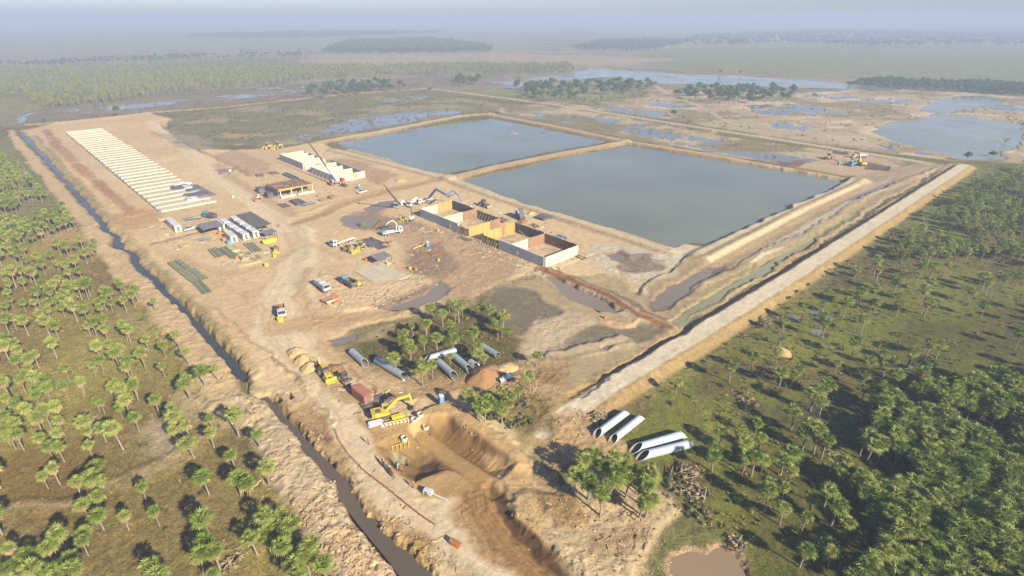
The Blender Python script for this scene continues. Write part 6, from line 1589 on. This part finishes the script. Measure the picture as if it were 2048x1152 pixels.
pile('timber_stack', 468, 500, AV, 3, (6, 0.9, 0.45), [PALEY, PALEY, TIMBER], 'long pale yellow timber stack between the green pipes', 'timber', (1, 1.0), 2)
pile('timber_stack', 480, 511, AV, 3, (3.2, 0.8, 0.4), [PALEY, GREEN2], 'short pale timber stack below the long one', 'timber', (1, 0.9), 2)
pile('timber_stack', 488, 517, AV, 3, (3.6, 0.8, 0.4), [PALEY, GREEN2], 'pale timber stack nearest the orange drum', 'timber', (1, 0.9), 2)
pile('timber_stack', 497, 510, AV, 3, (4.5, 0.7, 0.35), [GREEN2, TIMBER], 'olive timber stack at the right of the pipe yard', 'timber', (1, 0.9), 2)
pile('timber_stack', 512, 516, AV, 4, (5.5, 0.6, 0.25), [TIMBER, PALEY, GREEN2], 'low pale timber spread right of the pipe yard', 'timber', (1, 1.0), 1, 0.3)
pile('timber_stack', 500, 529, hd((470, 534), (530, 522)), 3, (9, 0.4, 0.3), [TIMBER, PALEY], 'row of loose boards along the lower edge of the pipe yard', 'timber', (1, 0.9), 1, 0.1)
pile('rebar_mats', 742, 485, AV, 7, (10, 0.8, 0.12), [TARPD, DSTEEL, TARPD], 'grey reinforcing steel mats right of the yellow loaders', 'steel', (1, 1.0), 2, 0.08)
pile('rebar_mats', 757, 492, AV, 4, (8, 0.8, 0.12), [DSTEEL, TARPD], 'dark reinforcing steel bundle at the right of the mats', 'steel', (1, 1.0), 2, 0.12)
pile('panel_stack', 772, 456, UA, 3, (5, 1.2, 0.25), [DBLUE, DSTEEL], 'dark panel stack behind the white crane truck', 'panels', (1, 1.25), 2, 0.1)
pile('panel_stack', 1087, 436, UA, 4, (6.5, 1.5, 0.3), [DSTEEL, TARPD, DBLUE], 'dark panel heap on the near pond bank', 'panels', (1, 1.5), 3, 0.25)
pile('panel_stack', 596, 406, AV, 4, (9, 1.2, 0.3), [DBLUE, TARPD], 'dark blue sheet stack in front of the unfinished building', 'panels', (1, 1.3), 3, 0.06)
pile('panel_stack', 568, 411, AV, 3, (8, 1.3, 0.12), [DSTEEL, TARPD], 'dark flat mats left of the blue sheet stack', 'panels', (1, 1.35), 1, 0.05)
pile('panel_stack', 617, 409, UA, 3, (6, 1.1, 0.25), [TARPD, OFFW, DSTEEL], 'grey and white sheets right of the blue stack', 'panels', (1, 1.2), 2, 0.15)
pile('timber_stack', 645, 400, UA, 4, (4, 0.7, 0.3), [BROWNT, TIMBER], 'brown planks left of the dark plank heap', 'timber', (1, 0.9), 2, 0.3)
pile('timber_stack', 664, 396, UA, 3, (3.5, 0.8, 0.4), [BROWNT], 'dark brown plank heap right of the unfinished building', 'timber', (1, 0.9), 3, 0.3)
pile('timber_stack', 643, 391, UA, 3, (5, 0.7, 0.3), [BROWNT, TIMBER], 'long brown planks between the building and the far tank', 'timber', (1, 0.9), 2, 0.25)
pile('timber_stack', 778, 485, UA, 3, (3, 0.5, 0.2), [BROWNT], 'small brown plank cross right of the steel mats', 'timber', (1, 0.8), 2, 0.7)
pile('timber_stack', 865, 507, AV, 3, (4, 0.9, 0.15), [BROWNT], 'brown mat right of the blue toilet on the damp yard', 'timber', (1, 1.0), 1, 0.1)
pile('panel_stack', 424, 457, AV, 2, (5, 0.9, 0.2), [PINK, RUST], 'rusty panels under the left end of the grey canopy', 'panels', (1, 1.0), 1, 0.2)
pile('panel_stack', 408, 478, UA, 4, (4.5, 0.9, 0.15), [TARPD, OFFW], 'grey and white sheets below the grey canopy', 'panels', (1, 1.0), 2, 0.15)
pile('timber_stack', 370, 493, UA, 3, (3.6, 0.6, 0.35), [TIMBER, GREEN2], 'small timber heap alone left of the pipe yard', 'timber', (1, 0.7), 2, 0.4)
pile('panel_stack', 384, 438, UA, 4, (7, 1.0, 0.15), [TARPD, DSTEEL, OFFW], 'grey sheets scattered above the pickup', 'panels', (1, 1.2), 1, 0.25)
pile('timber_stack', 325, 440, UA, 3, (4, 0.8, 0.3), [PALEY, TIMBER], 'pale timber heap above the detached cabins', 'timber', (1, 1.0), 2, 0.35)
pile('timber_stack', 400, 432, UA, 3, (5, 0.6, 0.3), [TIMBER, GREEN2], 'thin timber stack left of the teal tipper', 'timber', (1, 0.8), 1, 0.3)
pile('panel_stack', 750, 806, UA, 4, (6.5, 0.8, 0.2), [DSTEEL, TARPD, BROWNT], 'dark boards between the red container and the excavator', 'panels', (1, 0.85), 2, 0.08)
pile('panel_stack', 800, 845, hd((770, 851), (832, 838)), 1, (9, 0.8, 0.25), [GREYC], 'grey plank along the upper rim of the pit', 'panels', (1, 0.85), 1, 0.0)
pile('panel_stack', 448, 347, UA, 3, (5, 1.2, 0.2), [TARPD, GREEN2], 'grey sheets beside the long foundation', 'panels', (1, 1.3), 2, 0.2)
pile('timber_stack', 1070, 452, AV, 3, (5, 0.6, 0.3), [BROWNT, TIMBER], 'brown boards between the main tank and the pond', 'timber', (1, 0.8), 1, 0.5)
pile('panel_stack', 1120, 478, AV, 2, (5, 1.6, 0.5), [LBLUE, DBLUE], 'blue covered stack behind the end of the main tank', 'panels', (1, 1.7), 2, 0.05)
# ------------------------------------------------------------------ small site things
def drum(px, py, m, lab, r=0.45, h=1.0, cat='drum'):
    t = thing('barrel', tuple(at(px, py)), 0, lab, cat)
    MB().cyl((0, 0, 0), (0, 0, h), r, n=14).build('shell', m, t)
    for z in (h * 0.33, h * 0.66): MB().cyl((0, 0, z - 0.03), (0, 0, z + 0.03), r + 0.03, n=14).build('hoop', m, t)
    MB().cyl((0, 0, h), (0, 0, h + 0.04), r * 0.9, n=14).build('lid', m, t)
drum(474, 518, ORG, 'orange drum at the foot of the middle green stack', 0.8, 1.2)
drum(533, 532, YEL2, 'bright yellow drum at the lower right of the pipe yard', 0.8, 1.2)
drum(549, 514, YEL, 'small yellow drum below the loader by the timber', 0.6, 1.0)
drum(452, 465, YEL, 'yellow tank between the canopy and the cabins', 1.0, 1.6)
drum(440, 468, ORG, 'orange tank at the corner of the grey canopy', 0.8, 1.2)
drum(449, 482, PINK, 'pink tank left of the front white cabin', 0.9, 1.6)
drum(459, 487, TEAL, 'teal and white tank below the front white cabin', 1.0, 1.6)
drum(460, 343, WHITE, 'white tank beside the long foundation', 0.9, 1.2)
drum(466, 395, WHITE, 'small white tank by the haul track left of the unfinished building', 0.7, 1.0)
drum(776, 530, YEL2, 'bright yellow drum on the pad corner under the canopy', 0.5, 1.1)
drum(832, 540, ORG, 'orange drum lying right of the pad', 0.6, 0.9)
drum(820, 538, YEL, 'yellow drum right of the pad', 0.6, 0.9)
drum(877, 522, YEL, 'yellow drum on the damp ground below the brown mat', 0.5, 0.9)
drum(876, 462, YEL, 'yellow drum in front of the main tank', 0.6, 0.9)
drum(1121, 538, YEL, 'small yellow post drum at the end of the main tank', 0.3, 1.2)
drum(561, 642, YEL2, 'yellow skip in front of the brown-loaded truck', 1.0, 1.2, 'skip')
drum(1210, 636, ORG, 'orange drum on the sand spit beyond the mud flat', 0.4, 0.9)
def hopper(px, py, rz, m, L, w, h, lab, cat='skip'):
    t = thing('skip', tuple(at(px, py)), rz, lab, cat)
    b = MB().prism([(-L / 2, 0.15), (L / 2, 0.15), (L / 2 + 0.4, h), (-L / 2 - 0.4, h)], -w / 2, w / 2).build('tub', m, t)
    MB().box((0, 0, h - 0.05), (L + 0.4, w - 0.3, 0.14)).build('contents', BROWNT if m is not YEL2 else m, t)
    for s in (-1, 1): MB().bar((-L / 2, s * w / 2, h * 0.6), (L / 2, s * w / 2, h * 0.6), 0.12).build('rail', m, t)
hopper(539, 485, UA, YEL2, 5, 1.8, 1.6, 'long bright yellow hopper below the small canopy')
hopper(796, 838, hd((783, 841), (805, 835)), YEL2, 2.2, 1.3, 1.0, 'bright yellow bucket box under the excavator arm', 'bucket')
hopper(736, 519, hd((730, 521), (742, 516)), ORG, 3.0, 1.2, 0.9, 'orange skip left of the pad canopy')
hopper(912, 1091, hd((900, 1085), (918, 1096)), ORG, 1.6, 0.9, 1.1, 'orange barrier box on the road near the bottom edge', 'barrier')
hopper(660, 607, UA, PALEY, 2.2, 1.4, 0.9, 'pale yellow box by the red netting')
hopper(672, 609, UA, ORG, 1.2, 1.0, 0.8, 'small orange box by the red netting')
hopper(514, 403, UA, PINK, 2.0, 1.6, 1.0, 'pink box left of the unfinished building')
cloth('red_netting', 6, 3.2, 0.25, PINK, tuple(at(662, 600)), hd((650, 604), (674, 596)), 'red safety netting spread below the white truck', 'netting', 9, 0.3)
cloth('white_liner', 3.5, 1.6, 0.4, TARPW, tuple(at(752, 849)), hd((742, 853), (766, 846)), 'white sacking at the corner of the pit', 'sheet', 10, 0.5)
tag(MB().bar((-3, 0, 0.5), (3, 0, 0.9), 0.25).build('yellow_pole', YEL2, None, tuple(at(838, 496)), hd((828, 499), (850, 492))), 'yellow pole leaning beside the blue toilet on the damp yard', 'pole')
# concrete manhole rings
def ring(px, py, lab, r=0.75, h=0.9, dz=0):
    t = thing('concrete_ring', tuple(at(px, py, dz)), 0, lab, 'ring', 'concrete rings by the pit')
    MB().tube((0, 0, 0), (0.001, 0, h), r, 0.14, 18).build('wall', CREAM, t); MB().cyl((0, 0, 0.02), (0, 0, 0.08), r * 0.84, n=16).build('bottom', GREYC, t)
    return t
ring(828, 843, 'concrete ring, left of the three at the pit rim'); ring(841, 836, 'concrete ring, farthest of the three at the pit rim'); ring(851, 846, 'concrete ring, right of the three at the pit rim'); ring(808, 875, 'single concrete ring inside the pit')
# yellow shutters of the culvert base
t = thing('culvert_shutter', tuple(at(795, 852)), hd((780, 855), (810, 848)), 'yellow propped shutters on the sand shelf of the pit', 'formwork')
for k in range(7): MB().bar((-2.6 + 0.85 * k, 0.2 * (k % 2), 0), (-2.6 + 0.85 * k + 0.2, 0.5, 1.3), 0.14).build('prop', YEL, t)
MB().bar((-2.8, 0.5, 1.2), (2.8, 0.5, 1.2), 0.15).build('waler', YEL2, t)
t = thing('culvert_shutter', tuple(at(802, 888)), hd((790, 892), (816, 884)), 'yellow timber shutters beside the grey footing in the pit', 'formwork')
for k in range(5): MB().bar((-2 + 0.9 * k, -0.3, 0), (-1.7 + 0.9 * k, 0.9, 0.9), 0.16).build('prop', YEL, t)
MB().bar((-2.2, 0.9, 0.8), (2.2, 0.9, 0.8), 0.15).build('waler', YEL, t)
# pump and hose beside the pit road
t = thing('water_pump', tuple(at(862, 990)), hd((850, 986), (888, 998)), 'white trailer pump with pipe at the foot of the pit track', 'pump')
MB().box((-0.6, 0, 0.75), (1.8, 1.0, 0.9)).build('housing', WHITE, t); MB().cyl((0.3, 0, 0.6), (3.8, -0.2, 0.25), 0.16, n=8).build('outlet_pipe', OFFW, t); MB().cyl((-0.9, -0.52, 0.8), (-0.9, 0.52, 0.8), 0.3, n=12).build('motor', DSTEEL, t)
for q in (-1, 1): wheel(t, -0.6, q * 0.55, 0.3, 0.15)
# heaps
def heap(px, py, r, h, m, lab, seed, name='sand_heap', cat='heap', ax=1.0, rz=0.0):
    rr = np.random.RandomState(seed); n = 36; vs = []; fs = []; K_ = 14
    for j in range(K_ + 1):
        f = j / K_
        for i in range(n):
            a = 2 * math.pi * i / n
            q = r * f * (1 + 0.14 * math.sin(2 * a + seed) + 0.08 * math.sin(5 * a + seed * 2))
            x, y = q * math.cos(a) * ax, q * math.sin(a)
            z = h * (1 - f) ** 0.9 * (1 - 0.25 * (1 - f)) * 1.3 + (0.12 * float(fbm(np.array([x * 2 + seed * 7]), np.array([y * 2]), 1.3, 3, seed % 9)[0]) if 0 < j < K_ else 0) - (0.25 if j == K_ else 0)
            vs.append((x, y, z))
        if j: fs += [((j - 1) * n + i, (j - 1) * n + (i + 1) % n, j * n + (i + 1) % n, j * n + i) for i in range(n)]
    o = MB().add(vs, [tuple(reversed(f)) for f in fs], 0, True).build(name, m, None, tuple(at(px, py)), rz); return tag(o, lab, cat)
heap(594, 707, 2.8, 1.7, SANDM, 'pale sand heap, farthest of the three above the backhoe', 3)
heap(606, 720, 2.8, 1.6, SANDM, 'pale sand heap, middle of the three above the backhoe', 4)
heap(620, 735, 3.0, 1.7, SANDM, 'pale sand heap, nearest of the three above the backhoe', 5)
heap(968, 752, 4.8, 2.6, SOILM, 'tall brown soil mound beside the grey pipe stub', 6, 'soil_mound', ax=1.25, rz=UA)
heap(1012, 735, 3.0, 1.2, SANDM, 'pale soil mound beyond the brown mound', 7, 'soil_mound')
heap(668, 737, 2.6, 0.7, SOILM, 'low brown soil heap right of the backhoe', 8, 'soil_mound')
heap(801, 362, 3.6, 1.4, SANDM, 'round sand heap at the pond corner right of the far tank', 9)
heap(1563, 702, 2.8, 1.1, SANDM, 'pale earth mound with a bare shrub in the right field', 10, 'soil_mound')
heap(1045, 443, 2.8, 0.9, SOILM, 'dark earth heap below the dark blue tipper', 11, 'soil_mound')
heap(1062, 427, 2.2, 1.0, SANDM, 'sand heap right of the dark blue tipper', 12)
x, y = G(727, 452); b = link(bpy.data.objects.new('bush', shrub_mesh(44, leaf_mat('bright_leaf', (0.12, 0.19, 0.02), (0.2, 0.26, 0.04), 0.25), 420, 2.4, 2.2, 0.22))); b.location = (x, y, -0.1); tag(b, 'round bright green bush growing in the small pool', 'bush')
# red safety net along the haul road
FP = [(672, 862), (680, 885), (698, 912), (724, 940), (760, 968), (800, 1000), (840, 1032), (882, 1060)]
fl = thing('safety_fence', tuple(at(760, 968)), 0, 'low red safety net along the left edge of the haul road', 'fence')
o_ = Vector(fl.location); pts = []
for i in range(len(FP) - 1):
    for k in range(4):
        f = k / 4; pts.append(at(FP[i][0] + (FP[i + 1][0] - FP[i][0]) * f, FP[i][1] + (FP[i + 1][1] - FP[i][1]) * f) - o_)
NETM = P_('red_net', 236, 110, 78, 0.8, 0.1)
for i, p in enumerate(pts):
    MB().bar(p - Vector((0, 0, 0.2)), p + Vector((0, 0, 0.85)), 0.05).build('post', ORG, fl)
    if i:
        q = pts[i - 1]; up = Vector((0, 0, 0.75)); sag = Vector((0, 0, rnd.uniform(-0.1, 0.05)))
        MB().bar(q + Vector((0, 0, 0.55)) + sag, p + Vector((0, 0, 0.55)) + sag, 0.04, 0.34).build('net', NETM, fl)
# brush piles of felled palms
def brush(px, py, lab, n, r, seed):
    rr = random.Random(seed); t = thing('brush_pile', tuple(at(px, py)), 0, lab, 'brush')
    for i in range(n):
        a = rr.uniform(0, 6.28); c = Vector((rr.gauss(0, r * 0.45), rr.gauss(0, r * 0.45), rr.uniform(0.1, 0.9))); L = rr.uniform(1.2, 3.2); d = Vector((math.cos(a), math.sin(a), rr.uniform(-0.15, 0.35))) * L
        MB().cyl(c - d / 2, c + d / 2, rr.uniform(0.07, 0.15), n=6).build('log', M_DEADWOOD if i % 3 else M_BARK, t)
    lv = MB()
    for i in range(26):
        a = rr.uniform(0, 6.28); fan(lv, Vector((rr.gauss(0, r * 0.5), rr.gauss(0, r * 0.5), rr.uniform(0.2, 0.9))), Vector((math.cos(a), math.sin(a), rr.uniform(-0.2, 0.6))), rr.uniform(0.5, 0.9), rr, 8, 0.05, 0)
    lv.build('dead_fronds', M_DEAD, t)
brush(1372, 945, 'tangled brush pile of felled palms below the slanted pipes', 18, 2.4, 1)
brush(1388, 985, 'second brush pile further down from the slanted pipes', 18, 2.6, 2)
brush(1475, 1090, 'brush pile beside the dried pool at the bottom', 8, 1.8, 3)
brush(1040, 805, 'felled trunks and brush right of the palm clump above the pit', 14, 2.4, 4)
brush(1490, 800, 'dry brush mound at the left edge of the right wood', 6, 2.2, 5)
brush(1200, 836, 'pile of pale rubble and sticks left of the upper pipe pair', 12, 1.6, 6)
brush(1530, 640, 'fallen palm trunks in the right field', 6, 2.5, 7)
brush(470, 1120, 'fallen trunks at the bottom edge left of the palm clump', 5, 2.4, 8)
brush(185, 842, 'fallen fronds in the left field', 6, 2.0, 9)
pile('panel_stack', 1005, 441, AV, 3, (6, 1.2, 0.3), [DARKF, RUST], 'rust and dark shutters lying behind the orange cross wall', 'panels', (1, 1.3), 2, 0.15)
pile('timber_stack', 905, 392, UA, 3, (5, 0.6, 0.3), [TIMBER, BROWNT], 'planks behind the far left corner of the main tank', 'timber', (1, 0.8), 2, 0.3)
pile('timber_stack', 1160, 515, AV, 3, (5, 0.6, 0.3), [BROWNT, TIMBER], 'loose planks at the right end of the main tank', 'timber', (1, 0.8), 1, 0.5)
pile('rebar_mats', 930, 478, AV, 3, (7, 0.7, 0.12), [DSTEEL, RUST], 'rusty bars lying along the front of the main tank', 'steel', (1, 0.9), 1, 0.1)
pile('timber_stack', 520, 352, AV, 4, (6, 0.8, 0.4), [BROWNT, RUST], 'brown timber behind the unfinished building', 'timber', (1, 1.0), 2, 0.2)
pile('timber_stack', 548, 347, AV, 4, (6, 0.8, 0.3), [RUST, BROWNT], 'rust-brown boards behind the unfinished building, further right', 'timber', (1, 1.0), 2, 0.25)
pile('panel_stack', 712, 352, AV, 3, (5, 1.2, 0.2), [DARKF, TIMBER], 'dark boards right of the far tank', 'panels', (1, 1.3), 1, 0.3)
# loose litter of a working site: offcuts, clods, stones, too small to pick apart
def litter(name, spots, mats_, lab, smin, smax, flat=0.5):
    mb = MB()
    for px, py, r, n in spots:
        c = at(px, py)
        for _ in range(n):
            x = c.x + rnd.gauss(0, r * 0.5); y = c.y + rnd.gauss(0, r * 0.5); q = rnd.uniform(smin, smax); l = q * rnd.choice((1, 1, 1.5, 3, 5))
            mb.box((x, y, ground_z(x, y) + q * 0.2), (l, q, q * flat), rnd.uniform(0, 3.14), rnd.randrange(len(mats_)), (rnd.uniform(0.6, 1), rnd.uniform(0.6, 1)))
    return tag(mb.build(name, mats_), lab, None, None, 'stuff')
litter('site_litter', [(860, 455, 9, 50), (920, 475, 8, 50), (980, 505, 8, 50), (1040, 532, 6, 40), (950, 400, 10, 40), (1010, 425, 9, 40), (1080, 455, 9, 40), (1140, 490, 7, 40), (600, 400, 14, 60), (660, 385, 12, 60), (540, 380, 10, 50), (520, 360, 10, 30), (700, 360, 10, 30), (400, 445, 12, 50), (440, 475, 9, 60), (480, 515, 9, 60), (520, 500, 8, 40), (380, 480, 12, 30), (330, 450, 8, 30), (740, 490, 9, 50), (770, 525, 6, 40), (820, 560, 8, 50), (690, 600, 8, 50), (750, 600, 9, 50), (800, 870, 4, 12), (830, 850, 4, 12), (760, 840, 4, 10), (750, 800, 5, 30), (690, 770, 5, 30), (1685, 325, 10, 40), (450, 345, 10, 30), (930, 455, 14, 60), (1020, 500, 14, 60), (860, 500, 12, 40), (840, 420, 8, 30)],
       [TIMBER, GREYC, BROWNT, DSTEEL, WHITE, RUST, PALEY], 'offcuts, boards and rubbish strewn over the working ground', 0.12, 0.42)
CLODM = mat('clod', tuple(C(206, 176, 132)), 0.95, 0.2, 2.0, 0.4); CLODD = mat('dark_clod', tuple(C(160, 128, 90)), 0.95, 0.2, 2.0, 0.4)
litter('earth_clods', [(500, 830, 6, 120), (560, 930, 7, 200), (620, 1020, 7, 240), (690, 1100, 7, 240), (740, 1140, 5, 120), (620, 870, 4, 60), (700, 960, 4, 90), (780, 1040, 4, 90), (860, 1110, 4, 60), (430, 760, 6, 80), (350, 670, 6, 80), (260, 570, 7, 60), (1100, 940, 6, 60), (1180, 1010, 7, 70), (1280, 1060, 7, 90), (1130, 880, 6, 60), (1220, 1120, 6, 60), (1080, 1040, 4, 30), (950, 860, 4, 15), (720, 590, 9, 90), (800, 600, 8, 90), (1090, 650, 7, 80), (1080, 720, 6, 60), (1050, 770, 6, 90), (990, 770, 5, 60), (1250, 560, 9, 70), (1180, 830, 3, 40), (640, 620, 8, 40)],
       [CLODM, CLODM, CLODD, SANDM], 'earth clods along the spoil banks and diggings', 0.07, 0.32, 0.7)
# ------------------------------------------------------------------ people: one skinned body each, vest and helmet as clothing
def person(p, rz, vest, lab, helm, step=0.0, s=1.0, arm=0.3, seed=0):
    t = thing('person', tuple(p), rz, lab, 'person', 'workers beside the pit'); t.scale = (s, s, s)
    J = {'pel': (0, 0, 0.95), 'che': (0.02, 0, 1.3), 'nek': (0.02, 0, 1.5), 'hea': (0.04, 0, 1.66), 'top': (0.03, 0, 1.76),
         'hl': (0, 0.10, 0.9), 'kl': (0.12 * step + 0.02, 0.11, 0.5), 'al': (-0.0 + 0.2 * step, 0.11, 0.07), 'tl': (0.16 + 0.2 * step, 0.12, 0.03),
         'hr': (0, -0.10, 0.9), 'kr': (-0.10 * step + 0.02, -0.11, 0.5), 'ar': (-0.25 * step, -0.11, 0.07), 'tr': (0.16 - 0.25 * step, -0.12, 0.03),
         'sl': (0, 0.19, 1.42), 'el': (arm * 0.3, 0.27, 1.15), 'wl': (arm, 0.22, 0.95), 'fl': (arm + 0.07, 0.2, 0.88),
         'sr': (0, -0.19, 1.42), 'er': (-arm * 0.2 + 0.05, -0.27, 1.15), 'wr': (arm * 0.5, -0.25, 0.93), 'fr': (arm * 0.5 + 0.06, -0.24, 0.85)}
    rad = {'pel': 0.15, 'che': 0.16, 'nek': 0.065, 'hea': 0.105, 'top': 0.08, 'hl': 0.1, 'kl': 0.07, 'al': 0.05, 'tl': 0.045, 'hr': 0.1, 'kr': 0.07, 'ar': 0.05, 'tr': 0.045, 'sl': 0.075, 'el': 0.05, 'wl': 0.035, 'fl': 0.035, 'sr': 0.075, 'er': 0.05, 'wr': 0.035, 'fr': 0.035}
    E = [('pel', 'che'), ('che', 'nek'), ('nek', 'hea'), ('hea', 'top'), ('pel', 'hl'), ('hl', 'kl'), ('kl', 'al'), ('al', 'tl'), ('pel', 'hr'), ('hr', 'kr'), ('kr', 'ar'), ('ar', 'tr'), ('che', 'sl'), ('sl', 'el'), ('el', 'wl'), ('wl', 'fl'), ('che', 'sr'), ('sr', 'er'), ('er', 'wr'), ('wr', 'fr')]
    ks = list(J); me = bpy.data.meshes.new('body'); me.from_pydata([J[k] for k in ks], [(ks.index(a), ks.index(b)) for a, b in E], [])
    o = bpy.data.objects.new('body', me); link(o, t); me.materials.append(TROU)
    md = o.modifiers.new('skin', 'SKIN')
    for i, k in enumerate(ks): me.skin_vertices[0].data[i].radius = (rad[k], rad[k])
    me.skin_vertices[0].data[0].use_root = True
    o.modifiers.new('sub', 'SUBSURF').levels = 1; o.modifiers['sub'].render_levels = 1
    v = MB()
    prof = [(0.86, 0.165, 0.13), (1.05, 0.165, 0.135), (1.3, 0.2, 0.15), (1.43, 0.21, 0.12), (1.5, 0.1, 0.09)]; n = 12; vs = []
    for z, ry, rx in prof:
        for i in range(n): a = 2 * math.pi * i / n; vs.append((0.01 + (rx + 0.03) * math.cos(a), (ry + 0.02) * math.sin(a), z))
    v.add(vs, [(j * n + i, j * n + (i + 1) % n, (j + 1) * n + (i + 1) % n, (j + 1) * n + i) for j in range(len(prof) - 1) for i in range(n)], 0, True)
    v.build('vest', vest, t)
    h = MB()
    vs = [(0.04 + 0.13 * math.cos(a) * q, 0.125 * math.sin(a) * q, 1.70 + 0.13 * z) for q, z in ((1.25, 0), (1.0, 0.05), (0.9, 0.6), (0.5, 0.95), (0.0, 1.05)) for a in [2 * math.pi * i / n for i in range(n)]]
    h.add(vs, [(j * n + i, j * n + (i + 1) % n, (j + 1) * n + (i + 1) % n, (j + 1) * n + i) for j in range(4) for i in range(n)], 0, True).build('helmet', helm, t)
    MB().box((0.13, 0, 1.64), (0.05, 0.13, 0.16), 0, 0, (0.8, 0.9)).build('face', SKIN, t)
    return t
PE = [(766, 927, VESTO, YEL, 'in orange vest, farthest of the row on the road edge'), (769, 931, VESTO, WHITE, 'in orange vest, second in the row on the road edge'), (773, 936, SHIRTW, WHITE, 'in white shirt, third in the row on the road edge'), (776, 940, SHIRTW, BLUE, 'in white shirt with blue helmet on the road edge'), (780, 944, TROU, WHITE, 'in dark clothes in the row on the road edge'),
      (784, 949, VESTO, ORG, 'in orange vest, second last in the row on the road edge'), (788, 954, VESTO, ORG, 'in orange vest, nearest of the row on the road edge'), (793, 928, VESTY, YEL, 'in yellow vest, farthest of the group inside the pit edge'), (797, 932, VESTY, ORG, 'in yellow vest with orange helmet inside the pit edge'), (796, 938, SHIRTW, WHITE, 'in white shirt inside the pit edge'), (803, 939, VESTO, ORG, 'in orange vest, rightmost of the group inside the pit edge'),
      (737, 887, VESTO, ORG, 'in orange vest walking alone on the haul road'), (498, 996, VESTO, ORG, 'in orange vest standing among the palms left of the canal'), (558, 452, TROU, WHITE, 'in dark clothes walking near the compound corner'), (827, 975, VESTO, YEL, 'in orange vest standing alone by the pit rim')]
for i, (px, py, v, h, l) in enumerate(PE):
    person(at(px, py + 2), rnd.uniform(0, 6.28), v, 'person ' + l, h, rnd.uniform(-1, 1), 1.05, rnd.uniform(0.1, 0.35))
# ------------------------------------------------------------------ haze
hz = MB().box((0, 4500, 53), (26000, 16000, 114)).build('haze', [])
hz.data.materials.clear()
hm = bpy.data.materials.new('haze'); hm.use_nodes = True
nt = hm.node_tree
for n in list(nt.nodes): nt.nodes.remove(n)
pv = nt.nodes.new('ShaderNodeVolumePrincipled'); mo = nt.nodes.new('ShaderNodeOutputMaterial')
pv.inputs['Color'].default_value = (0.40, 0.475, 0.615, 1)
pv.inputs['Density'].default_value = 0.00050
pv.inputs['Anisotropy'].default_value = 0.0
nt.links.new(pv.outputs[0], mo.inputs['Volume'])
hz.data.materials.append(hm)
tag(hz, 'pale blue haze over the whole plain', None, None, 'stuff')
